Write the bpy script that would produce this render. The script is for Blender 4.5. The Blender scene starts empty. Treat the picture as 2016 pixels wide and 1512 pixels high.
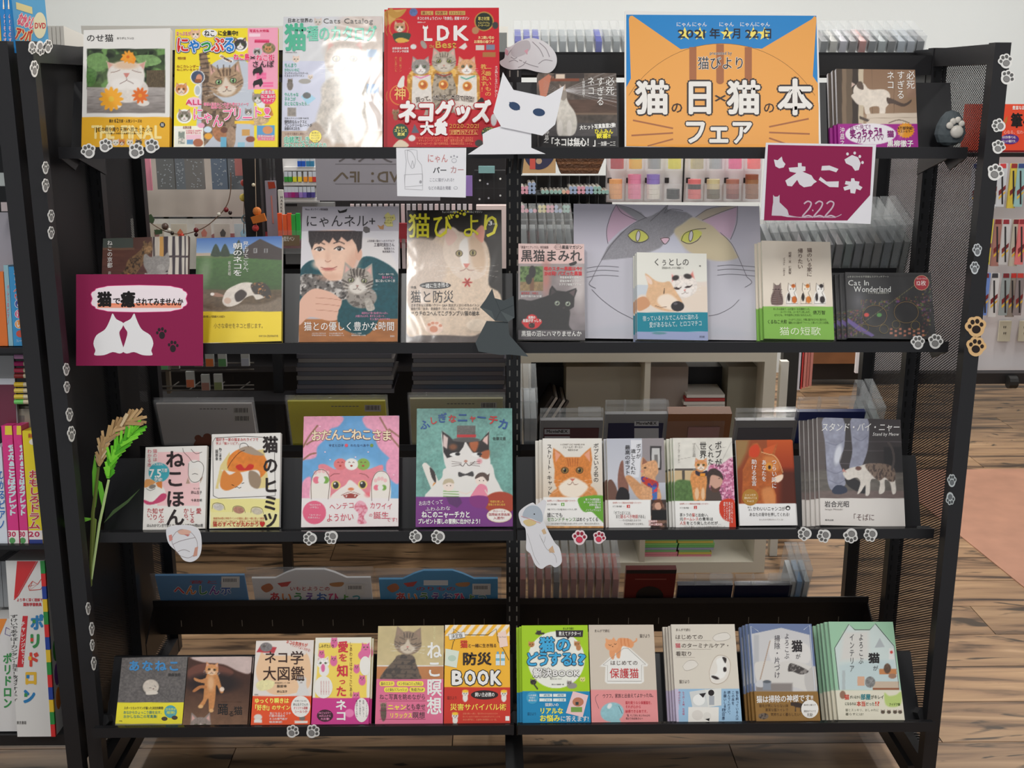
import bpy,math,random
import numpy as np
from mathutils import Matrix,Vector
from mathutils.geometry import tessellate_polygon
random.seed(5)
SC=bpy.context.scene
COL=SC.collection
# ---------------- camera, world, lights, exposure ----------------
CP,CX,CZ=(0.2524,-0.0154),-0.042,1.58
F=2269.7
def cam_axes():
    p,y=CP
    x=Vector((1,0,0));u=Vector((0,math.sin(p),math.cos(p)));f=Vector((0,math.cos(p),-math.sin(p)))
    r=0.0009
    x,u=math.cos(r)*x + math.sin(r)*u,-math.sin(r)*x + math.cos(r)*u
    Z=Matrix.Rotation(y,3,'Z')
    return Z@x,Z@u,Z@f
AX,AU,AF=cam_axes()
EYE=Vector((CX,0,CZ))
cam=bpy.data.cameras.new("camera");cam.sensor_width=36;cam.lens=F/2016*36;cam.clip_start=.05
camo=bpy.data.objects.new("camera",cam);COL.objects.link(camo)
M=Matrix.Identity(4)
for i in range(3):
    M[i][0],M[i][1],M[i][2],M[i][3]=AX[i],AU[i],-AF[i],EYE[i]
camo.matrix_world=M
SC.camera=camo
SC.view_settings.view_transform='Standard';SC.view_settings.look='None'
SC.view_settings.gamma=1;SC.view_settings.use_curve_mapping=False
SC.view_settings.exposure=0.36
W=bpy.data.worlds.new("world");SC.world=W;W.use_nodes=True
W.node_tree.nodes['Background'].inputs[0].default_value=(.93,.96,1,1)
W.node_tree.nodes['Background'].inputs[1].default_value=.33
SC.cycles.transparent_max_bounces=24
SC.cycles.max_bounces=8
SC.cycles.use_denoising=True
LAMPS=[]
def area(x,y,z,sx,sy,p,col=(1,.98,.955)):
    l=bpy.data.lights.new("ceiling_light",'AREA');l.shape='RECTANGLE';l.size=sx;l.size_y=sy;l.energy=p;l.color=col
    o=bpy.data.objects.new("ceiling_lamp_light",l);o.location=(x,y,z);COL.objects.link(o);LAMPS.append((x,y,z,sx,sy));return o
for lx,ly,p in ((-.5,.75,14),(.75,.75,13),(2.1,.75,14),(-1.8,.75,11),
                  (-.5,4.9,20),(1.0,4.9,20),(2.6,4.9,23),(-2.0,4.9,17),(-.3,3.35,15),(1.2,3.35,15)):  # last pair added to brighten the goods behind the rack
    area(lx,ly,2.78,.16,1.15,p)

def s2l(c):
    c=np.asarray(c,float)/255.0
    return np.where(c <= .04045,c/12.92,((c+.055)/1.055)**2.4)
def ray(px,py):
    return (AX*(px-1008) - AU*(py-756) + AF*F).normalized()
def onY(px,py,Y):
    d=ray(px,py);return EYE + d*(Y/d.y)
def onZ(px,py,Z):
    d=ray(px,py);return EYE + d*((Z-CZ)/d.z)
def proj(P):
    d=Vector(P)-EYE;w=d.dot(AF)
    return 1008+F*d.dot(AX)/w,756-F*d.dot(AU)/w
# ---------------- materials ----------------
def mat(name,col=(128,128,128),rough=.5,metal=0,spec=.5,coat=0,alpha=1,trans=0,bump=None,emit=None,vary=0,attr=None,coatr=.05,ior=1.5):
    m=bpy.data.materials.new(name);m.use_nodes=True
    nt=m.node_tree;b=nt.nodes['Principled BSDF']
    c=[float(v) for v in s2l(col)]+[1]
    b.inputs['Base Color'].default_value=c
    b.inputs['Roughness'].default_value=rough;b.inputs['Metallic'].default_value=metal
    b.inputs['Specular IOR Level'].default_value=spec;b.inputs['Coat Weight'].default_value=coat
    b.inputs['Coat Roughness'].default_value=coatr;b.inputs['IOR'].default_value=ior
    b.inputs['Alpha'].default_value=alpha;b.inputs['Transmission Weight'].default_value=trans
    if attr:
        a=nt.nodes.new('ShaderNodeAttribute');a.attribute_name=attr
        nt.links.new(a.outputs['Color'],b.inputs['Base Color'])
    elif vary:
        n=nt.nodes.new('ShaderNodeTexNoise');n.inputs['Scale'].default_value=vary[1]
        t=nt.nodes.new('ShaderNodeTexCoord');nt.links.new(t.outputs['Object'],n.inputs['Vector'])
        r=nt.nodes.new('ShaderNodeValToRGB')
        for e,k in ((0,1-vary[0]),(1,1+vary[0])):
            r.color_ramp.elements[e].color=(min(c[0]*k,1),min(c[1]*k,1),min(c[2]*k,1),1)
        r.color_ramp.elements[0].position=.3;r.color_ramp.elements[1].position=.7
        nt.links.new(n.outputs[0],r.inputs[0]);nt.links.new(r.outputs[0],b.inputs['Base Color'])
    if bump:
        n=nt.nodes.new('ShaderNodeTexNoise');n.inputs['Scale'].default_value=bump[1];n.inputs['Detail'].default_value=2
        if len(bump) > 2: n.inputs['Distortion'].default_value=bump[2]
        t=nt.nodes.new('ShaderNodeTexCoord');nt.links.new(t.outputs['Object'],n.inputs['Vector'])
        bp=nt.nodes.new('ShaderNodeBump');bp.inputs['Strength'].default_value=bump[0];bp.inputs['Distance'].default_value=.01
        nt.links.new(n.outputs[0],bp.inputs['Height']);nt.links.new(bp.outputs[0],b.inputs['Normal'])
        if coat: nt.links.new(bp.outputs[0],b.inputs['Coat Normal'])
    if emit:
        b.inputs['Emission Color'].default_value=[float(v) for v in s2l(emit[0])]+[1];b.inputs['Emission Strength'].default_value=emit[1]
    return m
MT={
 'matte': mat('printed_paper',rough=.6,spec=.25,attr='Col'),
 'satin': mat('printed_card',rough=.45,spec=.28,attr='Col'),
 'film': mat('laminated_print',rough=.4,attr='Col',coat=.3,bump=(.06,9),coatr=.12),
 'wrap': mat('shrink_wrapped_print',rough=.35,attr='Col',coat=.6,coatr=.1,bump=(.16,9,1.2)),
 'pages': mat('page_edges',(225,219,205),.8,vary=(.08,400)),
 'paper': mat('white_paper',(232,231,235),.7,spec=.2),
 'black': mat('black_powder_coat',(31,30,32),.38,spec=.45,bump=(.02,500)),
 'blackg': mat('black_gloss_tray',(30,30,32),.12,spec=.5),
 'plate': mat('shelf_back_plate',(31,31,34),.3,spec=.5),
 'dark': mat('dark_slots',(8,8,8),.8),
 'wall': mat('white_wall_paint',(212,216,215),.9,bump=(.03,60)),
 'white': mat('white_laminate',(222,220,212),.5),
 'clear': mat('clear_acrylic',(240,244,246),.06,alpha=.1,spec=.6,coat=1),
 'case': mat('clear_case_plastic',(236,241,243),.08,alpha=.17,spec=.7,coat=1),
 'bag': mat('cellophane',(230,232,235),.12,alpha=.05,spec=.8,coat=1,bump=(.6,30,1)),
 'chrome': mat('chrome_wire',(190,190,190),.25,metal=1),
 'beige': mat('outlet_plastic',(205,200,178),.45),
 'rubber': mat('caster_rubber',(24,24,24),.6),
 'woodtop': mat('brown_wood_board',(120,78,48),.5,vary=(.25,6)),
 'ceil': mat('ceiling_panel',(225,225,222),.9),
 'lampglow': mat('lamp_diffuser',(255,255,250),.5,emit=((255,252,245),2.5)),
}
_cm={}
def cmat(col,rough=.5,**k):
    key=(tuple(col),rough,tuple(sorted(k.items())))
    if key not in _cm: _cm[key]=mat('painted_%d_%d_%d' % tuple(col),col,rough,**k)
    return _cm[key]
def perforated():
    m=mat('perforated_black_steel',(36,35,37),.4);nt=m.node_tree;N=nt.nodes;Lk=nt.links
    b=N['Principled BSDF'];t=N.new('ShaderNodeTexCoord');sp=N.new('ShaderNodeSeparateXYZ');Lk.new(t.outputs['Object'],sp.inputs[0])
    def mth(op,a,bb=None,c=None):
        n=N.new('ShaderNodeMath');n.operation=op
        for i,v in enumerate((a,bb,c)):
            if v is None: continue
            if isinstance(v,(int,float)): n.inputs[i].default_value=v
            else: Lk.new(v,n.inputs[i])
        return n.outputs[0]
    P,Q=.0105,.00606*1.0
    def cell(oy,oz):
        y=mth('SUBTRACT',mth('FRACT',mth('MULTIPLY_ADD',sp.outputs[1],1/P,oy+100)),.5)
        z=mth('SUBTRACT',mth('FRACT',mth('MULTIPLY_ADD',sp.outputs[2],1/(Q),oz+100)),.5)
        y=mth('MULTIPLY',y,P);z=mth('MULTIPLY',z,Q)
        return mth('SQRT',mth('ADD',mth('MULTIPLY',y,y),mth('MULTIPLY',z,z)))
    d=mth('MINIMUM',cell(0,0),cell(.5,.5))
    Lk.new(mth('GREATER_THAN',d,.0023),b.inputs['Alpha'])
    return m
MT['perf']=perforated()
# ---------------- object helpers ----------------
def link(name,data,parent=None,m=None):
    o=bpy.data.objects.new(name,data);COL.objects.link(o)
    if parent is not None: o.parent=parent
    if m is not None and data is not None: data.materials.append(m)
    return o
def tag(o,label=None,cat=None,group=None,kind=None):
    if label: o['label']=label
    if cat: o['category']=cat
    if group: o['group']=group
    if kind: o['kind']=kind
    return o
def empty(name,label,cat,mw=None,group=None):
    o=bpy.data.objects.new(name,None);COL.objects.link(o);o.empty_display_size=.02
    if mw is not None: o.matrix_world=mw
    return tag(o,label,cat,group)
class MB:
    """collects simple solids into one mesh"""
    def __init__(s): s.v=[];s.f=[];s.c=[]
    def poly(s,V,Fs,col=None):
        n=len(s.v);s.v += [tuple(p) for p in V];s.f += [tuple(i+n for i in f) for f in Fs]
        s.c += [col]*len(Fs);return s
    def box(s,x0,x1,y0,y1,z0,z1,col=None,M=None):
        V=[Vector((x,y,z)) for z in (z0,z1) for y in (y0,y1) for x in (x0,x1)]
        if M is not None: V=[M@p for p in V]
        return s.poly(V,[(0,2,3,1),(4,5,7,6),(0,1,5,4),(2,6,7,3),(0,4,6,2),(1,3,7,5)],col)
    def tube(s,pts,r,n=8,col=None,cap=True,radii=None):
        pts=[Vector(p) for p in pts];rings=[]
        for i,p in enumerate(pts):
            d=(pts[min(i+1,len(pts)-1)]-pts[max(i-1,0)]).normalized()
            a=d.orthogonal().normalized() if i == 0 else (a - d*a.dot(d)).normalized()
            b=d.cross(a);rr=radii[i] if radii else r
            rings.append([p+(a*math.cos(2*math.pi*k/n)+b*math.sin(2*math.pi*k/n))*rr for k in range(n)])
        V=[q for R in rings for q in R];Fs=[]
        for i in range(len(pts)-1):
            for k in range(n): Fs.append((i*n+k,i*n+(k+1) % n,(i+1)*n+(k+1) % n,(i+1)*n+k))
        if cap: Fs += [tuple(range(n-1,-1,-1)),tuple((len(pts)-1)*n+k for k in range(n))]
        return s.poly(V,Fs,col)
    def prism(s,P2,d0,d1,fn,col=None):
        """extrude 2D outline; fn(a,b,d)->3D"""
        n=len(P2);V=[fn(a,b,d0) for a,b in P2]+[fn(a,b,d1) for a,b in P2]
        tri=tessellate_polygon([[Vector((a,b,0)) for a,b in P2]])
        Fs=[tuple(t) for t in tri]+[tuple(i+n for i in reversed(t)) for t in tri]
        Fs += [(i,(i+1) % n,n+(i+1) % n,n+i) for i in range(n)]
        return s.poly(V,Fs,col)
    def ball(s,c,r,n=8,col=None,sc=(1,1,1)):
        V=[];Fs=[];m=n//2+1
        for i in range(m+1):
            th=math.pi*i/m
            for k in range(n):
                ph=2*math.pi*k/n
                V.append((c[0]+r*sc[0]*math.sin(th)*math.cos(ph),c[1]+r*sc[1]*math.sin(th)*math.sin(ph),c[2]+r*sc[2]*math.cos(th)))
        for i in range(m):
            for k in range(n): Fs.append((i*n+k,i*n+(k+1) % n,(i+1)*n+(k+1) % n,(i+1)*n+k))
        return s.poly(V,Fs,col)
    def mesh(s,name):
        me=bpy.data.meshes.new(name);me.from_pydata(s.v,[],s.f);me.update()
        if any(c is not None for c in s.c):
            ca=me.color_attributes.new('Col','FLOAT_COLOR','CORNER');arr=[]
            for c,f in zip(s.c,s.f):
                l=list(s2l(c if c is not None else (200,200,200)))+[1];arr += l*len(f)
            ca.data.foreach_set('color',arr)
        return me
    def build(s,name,m,parent=None,mw=None,smooth=False,label=None):
        me=s.mesh(name)
        if smooth: me.polygons.foreach_set('use_smooth',[True]*len(me.polygons))
        o=link(name,me,parent,m)
        if mw is not None: o.matrix_world=mw
        if label: o['label']=label
        return o
# frame: local x right, local y away from viewer, local z up
def frame(P,tilt=0,rot=0,yaw=0):
    return Matrix.Translation(P)@Matrix.Rotation(yaw,4,'Z')@Matrix.Rotation(-tilt,4,'X')@Matrix.Rotation(rot,4,'Y')
def cast(Mf,px,py):
    """pixel -> local (x,z) on plane y=0 of frame"""
    inv=Mf.inverted();o=inv@EYE;d=inv.to_3x3()@ray(px,py);t=-o.y/d.y
    return o.x+d.x*t,o.z+d.z*t
ROWS=[(2.29,1.466,22),(2.29,1.0765,26),(2.27,.6765,26),(2.166,.2815,36)]
def rowframe(r,off=0,d=None):
    Y,z,t=ROWS[r];d=d if d is not None else (.02 if r == 3 else .03)
    t=math.radians(t);n=Vector((0,-math.cos(t),math.sin(t)))
    return frame(Vector((0,Y+d,z-.004))+n*off,t)
def rect_frame(Mf,q):
    """q = (xlt,ylt,xrt,yrt,xrb,yrb,xlb,ylb) photo pixels -> frame at bottom-left corner, width, height"""
    P=[Vector(cast(Mf,q[i],q[i+1])) for i in range(0,8,2)]
    w=((P[1]-P[0]).length+(P[2]-P[3]).length)/2;h=((P[0]-P[3]).length+(P[1]-P[2]).length)/2
    c=(P[0]+P[1]+P[2]+P[3])/4
    up=((P[0]-P[3])+(P[1]-P[2])).normalized();rt=((P[1]-P[0])+(P[2]-P[3])).normalized()
    a=(math.atan2(up.x,up.y)+math.atan2(-rt.y,rt.x))/2
    Mr=Mf@Matrix.Translation((c.x,0,c.y))@Matrix.Rotation(a,4,'Y')@Matrix.Translation((-w/2,0,-h/2))
    return Mr,w,h
def q8(xlt,xrt,yt,xlb,xrb,yb,yrt=None,yrb=None):
    return (xlt,yt,xrt,yt if yrt is None else yrt,xrb,yb if yrb is None else yrb,xlb,yb)
# ---------------- glyphs (deferred) ----------------
TEXTS=[];GL={}
def need(ch,w): GL.setdefault((ch,round(w,3)),None)
FONT_SKIP=' 　'
def make_glyphs():
    def ev(keys):
        obs=[]
        for k,ch,off in keys:
            c=bpy.data.curves.new("glyph","FONT");c.body=ch;c.resolution_u=2;c.offset=off
            o=bpy.data.objects.new("glyph",c);COL.objects.link(o);obs.append((k,o))
        dg=bpy.context.evaluated_depsgraph_get();res={}
        for k,o in obs:
            e=o.evaluated_get(dg);m=e.to_mesh();n=len(m.vertices)
            v=np.empty(n*3);m.vertices.foreach_get('co',v);v=v.reshape(-1,3)[:,:2]
            m.calc_loop_triangles();t=np.empty(len(m.loop_triangles)*3,int);m.loop_triangles.foreach_get('vertices',t);e.to_mesh_clear()
            t=t.reshape(-1,3);a,b,c_=v[t[:,0]],v[t[:,1]],v[t[:,2]]
            ar=np.abs((b[:,0]-a[:,0])*(c_[:,1]-a[:,1])-(b[:,1]-a[:,1])*(c_[:,0]-a[:,0])).sum()/2
            res[k]=(v,t,ar)
        for k,o in obs:
            c=o.data;bpy.data.objects.remove(o);bpy.data.curves.remove(c)
        return res
    base=ev([(ch,ch,0) for ch in {k[0] for k in GL}])
    for k in GL: GL[k]=base[k[0]][:2]
def adv(ch,w):
    if ch in FONT_SKIP: return .35 if ch == ' ' else 1
    if ord(ch) > 0x2000 and ch not in '♡': return 1.0
    v,t=GL[(ch,0.0)]
    return (float(v[:,0].max()-v[:,0].min())+.1) if len(v) else .4
def dil(P,t,w,sx,sy):
    if w <= 0: return [(P,t,0)]
    n=4 if w < .02 else 8;a0=math.pi/4 if n == 4 else 0;R=[(P,t,0)]
    for k in range(n):
        a=a0+2*math.pi*k/n;R.append((P+np.array([math.cos(a)*w*sx,math.sin(a)*w*sy]),t,k+1))
    return R
def lay_text(T):
    """-> list of (verts px, tris) placed in photo pixels"""
    s,x0,y0,x1,y1,v,rot,skew=T['s'],T['x0'],T['y0'],T['x1'],T['y1'],T['v'],T['rot'],T['skew']
    out=[]
    w=0.0;wd=T['w']
    if v:
        n=len(s);ch_h=(y1-y0)/n
        for i,ch in enumerate(s):
            if ch in FONT_SKIP: continue
            g,t=GL[(ch,w)]
            if not len(g): continue
            a=g.copy();X=a[:,0];Yv=.88-a[:,1]
            if ch in 'ー〜～-−（）「」｜…':
                X,Yv=1-Yv,X
                if ch in 'ー〜': X=1-X
            if ch in '、。': X=X+.55;Yv=Yv-.55
            if ch in 'ゃっょゅャッョュァィェ': X=X+.12;Yv=Yv-.08
            if ord(ch) < 0x2000: X=X+.5-(g[:,0].max()+g[:,0].min())/2
            out += dil(np.stack([x0+X*(x1-x0),y0+(i+Yv)*ch_h],1),t,wd,min(abs(x1-x0),ch_h),min(abs(x1-x0),ch_h))
    else:
        tot=sum(adv(c,0) for c in s);x=0
        for ch in s:
            A=adv(ch,0)
            if ch not in FONT_SKIP:
                g,t=GL[(ch,w)]
                if len(g):
                    off=0 if ord(ch) > 0x2000 and ch != '♡' else -float(GL[(ch,0.0)][0][:,0].min())+.05
                    out += dil(np.stack([x0+(x+off+g[:,0])/tot*(x1-x0),y0+(.88-g[:,1])*(y1-y0)],1),t,wd,y1-y0,y1-y0)
            x += A
    cx,cy=(x0+x1)/2,(y0+y1)/2;r=math.radians(rot);c_,s_=math.cos(r),math.sin(r)
    res=[]
    for P,t,kc in out:
        dx,dy=P[:,0]-cx,P[:,1]-cy
        if skew: dx=dx - skew*dy
        res.append((np.stack([cx+c_*dx-s_*dy,cy+s_*dx+c_*dy],1),t,kc))
    return res
class Flat:
    """vector print on a plane: layers of px polygons and text, becomes one mesh child"""
    def __init__(s): s.items=[];s.z=0
    def po(s,pts,col,smooth=False):
        if smooth: pts=catmull(pts)
        s.items.append(('p',pts,col));return s
    def el(s,cx,cy,rx,ry,col,rot=0,n=20):
        r=math.radians(rot);c,q=math.cos(r),math.sin(r)
        return s.po([(cx+rx*math.cos(a)*c-ry*math.sin(a)*q,cy+rx*math.cos(a)*q+ry*math.sin(a)*c) for a in [2*math.pi*i/n for i in range(n)]],col)
    def rect(s,x0,y0,x1,y1,col): return s.po([(x0,y0),(x1,y0),(x1,y1),(x0,y1)],col)
    def ln(s,pts,w,col,smooth=False):
        if smooth: pts=catmull(pts,False)
        L=[];R=[]
        for i,p in enumerate(pts):
            a=pts[max(i-1,0)];b=pts[min(i+1,len(pts)-1)];dx,dy=b[0]-a[0],b[1]-a[1];l=math.hypot(dx,dy) or 1
            L.append((p[0]-dy/l*w/2,p[1]+dx/l*w/2));R.append((p[0]+dy/l*w/2,p[1]-dx/l*w/2))
        s.items.append(('s',L,R,col));return s
    def t(s,txt,x0,y0,x1,y1,col,w=0,o=None,v=0,rot=0,skew=0):
        w=round(w*.6,3)
        if o: o=(o[0],round(w+.01+max(0,o[1]-.05)*.35+.015,3))
        for ch in txt:
            if ch in FONT_SKIP: continue
            need(ch,0.0)
        if o: s.items.append(('t',dict(s=txt,x0=x0,y0=y0,x1=x1,y1=y1,w=o[1],v=v,rot=rot,skew=skew),o[0]))
        s.items.append(('t',dict(s=txt,x0=x0,y0=y0,x1=x1,y1=y1,w=w,v=v,rot=rot,skew=skew),col));return s
def catmull(P,closed=True,n=5):
    out=[];N=len(P)
    rng=range(N) if closed else range(N-1)
    for i in rng:
        g=lambda k: P[k % N] if closed else P[max(0,min(N-1,k))]
        p0,p1,p2,p3=g(i-1),g(i),g(i+1),g(i+2)
        for j in range(n):
            t=j/n
            out.append(tuple(.5*((2*p1[k])+(-p0[k]+p2[k])*t+(2*p0[k]-5*p1[k]+4*p2[k]-p3[k])*t*t+(-p0[k]+3*p1[k]-3*p2[k]+p3[k])*t**3) for k in (0,1)))
    if not closed: out.append(tuple(P[-1]))
    return out
FLATS=[]
def put_flat(fl,Mf,name,parent,m='matte',y0=-.0005,clip=None,label=None):
    """Mf: frame; printing lies on its y=0 plane; parent must share Mf (or None)"""
    FLATS.append((fl,Mf,name,parent,m,y0,clip,label))
def build_flats():
    make_glyphs()
    for fl,Mf,name,parent,m,y0,clip,label in FLATS:
        inv=np.array(Mf.inverted());e=inv@np.array([*EYE,1])
        B=inv[:3,:3]@np.array([list(AX),list(AU),list(AF)]).T
        def loc(P):
            P=np.asarray(P,float)
            d=np.stack([P[:,0]-1008,756-P[:,1],np.full(len(P),F)],0)
            D=B@d;t=-e[1]/D[1]
            return np.stack([e[0]+D[0]*t,np.zeros(len(P)),e[2]+D[2]*t],1)
        V=[];T=[];Cc=[];nv=0;lay=0
        def add(P,tr,col,y):
            nonlocal nv
            Q=loc(P);Q[:,1]=y
            if clip is not None:
                Q[:,0]=np.clip(Q[:,0],clip[0],clip[1]);Q[:,2]=np.clip(Q[:,2],clip[2],clip[3])
            V.append(Q);tr=np.asarray(tr,int).reshape(-1,3);T.append(tr+nv);nv += len(Q)
            Cc.append(np.tile(s2l(col),(len(tr),1)))
        boxes=[]
        for i,it in enumerate(fl.items):
            if it[0] == 't': T_=it[1];r_=2+abs(T_['rot'])*abs(T_['x1']-T_['x0'])*.01;bx=(min(T_['x0'],T_['x1'])-r_,T_['y0']-r_,max(T_['x0'],T_['x1'])+r_,T_['y1']+r_)
            else: ps=np.array(it[1] if it[0] == 'p' else it[1]+it[2]);bx=(ps[:,0].min(),ps[:,1].min(),ps[:,0].max(),ps[:,1].max())
            lv=max([b_[4]+1 for b_ in boxes if b_[0] < bx[2] and bx[0] < b_[2] and b_[1] < bx[3] and bx[1] < b_[3]]+[0]);boxes.append(bx+(lv,))
            y=y0-.00009*lv
            if it[0] == 'p':
                pts=it[1];tr=tessellate_polygon([[Vector((a,b,0)) for a,b in pts]])
                add(pts,[tuple(t) for t in tr],it[2],y)
            elif it[0] == 's':
                L,R=it[1],it[2];n=len(L);tr=[]
                for j in range(n-1): tr += [(j,j+1,n+j),(j+1,n+j+1,n+j)]
                add(L+R,tr,it[3],y)
            else:
                for P,t,kc in lay_text(it[1]): add(P,t,it[2],y-kc*9e-6)
        if not V: continue
        V=np.concatenate(V);T=np.concatenate(T);Cc=np.concatenate(Cc)
        a,b,c=V[T[:,0]],V[T[:,1]],V[T[:,2]]
        nrm=np.cross(b-a,c-a)[:,1];fl_=nrm > 0;T[fl_]=T[fl_][:,::-1]
        me=raw_mesh(name,V,T,3)
        ca=me.color_attributes.new('Col','FLOAT_COLOR','CORNER')
        A=np.ones((len(T)*3,4),np.float32);A[:,:3]=np.repeat(Cc,3,0);ca.data.foreach_set('color',A.ravel())
        o=link(name,me,parent,MT[m])
        if parent is None: o.matrix_world=Mf
        if label: o['label']=label
def raw_mesh(name,V,Fc,k):
    me=bpy.data.meshes.new(name);n=len(Fc)
    me.vertices.add(len(V));me.vertices.foreach_set('co',np.asarray(V,np.float32).ravel())
    me.loops.add(n*k);me.loops.foreach_set('vertex_index',np.asarray(Fc,np.int32).ravel())
    me.polygons.add(n);me.polygons.foreach_set('loop_start',np.arange(0,n*k,k,dtype=np.int32))
    me.update(calc_edges=True);me.validate();return me
# ---------------- raster painter (vertex colours of a printed sheet) ----------------
def vnoise(X,Y,sc,seed=0):
    x=X/sc+seed*17.3;y=Y/sc+seed*9.1;xi=np.floor(x).astype(np.int64);yi=np.floor(y).astype(np.int64);fx,fy=x-xi,y-yi
    fx=fx*fx*(3-2*fx);fy=fy*fy*(3-2*fy)
    def h(a,b):
        n=(a*374761393+b*668265263+seed*1442695041) & 0x7fffffff;n=((n ^ (n >> 13))*1274126177) & 0x7fffffff
        return ((n ^ (n >> 16)) & 0xffff)/65535.0
    return (h(xi,yi)*(1-fx)+h(xi+1,yi)*fx)*(1-fy)+(h(xi,yi+1)*(1-fx)+h(xi+1,yi+1)*fx)*fy
class Paint:
    def __init__(s,X,Y):
        s.X,s.Y=X,Y;s.C=np.full((len(X),3),235.0);s.m=np.ones(len(X));s.fl=Flat();s.sd=1
    def t(s,*a,**k): s.fl.t(*a,**k);return s
    def mix(s,m,col):
        s.m=m;s.C=s.C*(1-m[:,None])+np.asarray(col,float)*m[:,None];return s
    def bg(s,col): return s.mix(np.ones(len(s.X)),col)
    def rect(s,x0,y0,x1,y1,col,e=.7):
        d=np.maximum.reduce([x0-s.X,s.X-x1,y0-s.Y,s.Y-y1]);return s.mix(np.clip(.5-d/e,0,1),col)
    def gr(s,x0,y0,x1,y1,c0,c1,hz=0):
        d=np.maximum.reduce([x0-s.X,s.X-x1,y0-s.Y,s.Y-y1]);m=np.clip(.5-d,0,1)
        k=np.clip(((s.X-x0)/(x1-x0)) if hz else ((s.Y-y0)/(y1-y0)),0,1)[:,None]
        g=np.asarray(c0,float)*(1-k)+np.asarray(c1,float)*k;s.m=m;s.C=s.C*(1-m[:,None])+g*m[:,None];return s
    def el(s,cx,cy,rx,ry,col,rot=0,e=1.0,a=1):
        r=math.radians(rot);dx,dy=s.X-cx,s.Y-cy;u=dx*math.cos(r)+dy*math.sin(r);v=-dx*math.sin(r)+dy*math.cos(r)
        q=np.sqrt((u/rx)**2+(v/ry)**2);d=(q-1)*min(rx,ry);return s.mix(np.clip(.5-d/e,0,1)*a,col)
    def sdf(s,P):
        d=np.full(len(s.X),1e9);ins=np.zeros(len(s.X),bool);n=len(P)
        for i in range(n):
            ax,ay=P[i];bx,by=P[(i+1) % n];ex,ey=bx-ax,by-ay;wx,wy=s.X-ax,s.Y-ay
            t=np.clip((wx*ex+wy*ey)/(ex*ex+ey*ey+1e-9),0,1);d=np.minimum(d,(wx-ex*t)**2+(wy-ey*t)**2)
            if ay != by:
                c=((ay > s.Y) != (by > s.Y)) & (s.X < (bx-ax)*(s.Y-ay)/(by-ay)+ax);ins ^= c
        d=np.sqrt(d);return np.where(ins,-d,d)
    def po(s,P,col,sm=0,e=1.0,a=1):
        if sm: P=catmull(P,n=4)
        return s.mix(np.clip(.5-s.sdf(P)/e,0,1)*a,col)
    def ln(s,P,w,col,sm=0,e=.8,a=1):
        if sm: P=catmull(P,False,n=4)
        d=np.full(len(s.X),1e9)
        for (ax,ay),(bx,by) in zip(P[:-1],P[1:]):
            ex,ey=bx-ax,by-ay;wx,wy=s.X-ax,s.Y-ay;t=np.clip((wx*ex+wy*ey)/(ex*ex+ey*ey+1e-9),0,1)
            d=np.minimum(d,(wx-ex*t)**2+(wy-ey*t)**2)
        return s.mix(np.clip(.5-(np.sqrt(d)-w/2)/e,0,1)*a,col)
    def nz(s,amp,sc=4,sx=1,whole=0):
        s.sd += 1;n=vnoise(s.X/sx,s.Y,sc,s.sd)*.6+vnoise(s.X/sx,s.Y,sc/2.3,s.sd+7)*.4-.5
        m=1 if whole else s.m;s.C=s.C*(1+(n*2*amp*m)[:,None]);return s
    def mott(s,col,thr=.5,sc=8,a=1,sx=1):
        s.sd += 1;n=vnoise(s.X/sx,s.Y,sc,s.sd)*.65+vnoise(s.X/sx,s.Y,sc/2.1,s.sd+3)*.35
        m=s.m*np.clip((n-thr)*6,0,1)*a;C=s.C;s.C=C*(1-m[:,None])+np.asarray(col,float)*m[:,None];return s
    def cat(s,x,y,r,col,mz=None,eye=(120,140,60),rot=0,st=None,sl=0,w=1.,h=.86,nose=(205,125,115),ear=(220,170,160),up=1,wh=1,patch=None):
        q=math.radians(rot);c_,s_=math.cos(q),math.sin(q)
        L=lambda P: [(x+r*(a*c_-b*s_),y+r*(a*s_+b*c_)) for a,b in P]
        for k in (-1,1):
            s.po(L([(k*w*.98,-.1),(k*w*.86,-1.2*up),(k*w*.12,-.72*h)]),col,e=max(1,r*.06))
            s.po(L([(k*w*.86,-.35),(k*w*.8,-.98*up),(k*w*.36,-.66*h)]),ear,e=max(1,r*.1))
        p=L([(0,0)])[0];s.el(p[0],p[1],r*w,r*h,col,rot,e=max(1,r*.08));
        if r > 9: s.nz(.12,max(2,r*.12))
        if patch:
            for k,pc in ((-1,patch[0]),(1,patch[1])):
                if pc is not None: s.po(L([(k*.15,-.95*h),(k*.9*w,-.85*h),(k*w*1.0,.1),(k*.45,.12),(k*.12,-.3)]),pc,e=r*.12)
        if st is not None:
            for a in (-.34,-.12,.12,.34): s.ln(L([(a,-.84*h),(a*.75,-.4)]),r*.09,st,a=.75)
            for k in (-1,1):
                for b in (.05,.25): s.ln(L([(k*.95*w,b-.1),(k*.55*w,b+.08)]),r*.07,st,a=.7)
                s.ln(L([(k*.62,-.38),(k*.25,-.25)]),r*.08,st,a=.6)
        if mz is not None:
            s.po(L([(0,-.3),(.22,.08),(.55,.35),(.35,.78*h),(0,.92*h),(-.35,.78*h),(-.55,.35),(-.22,.08)]),mz,sm=1,e=max(1,r*.12))
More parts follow.
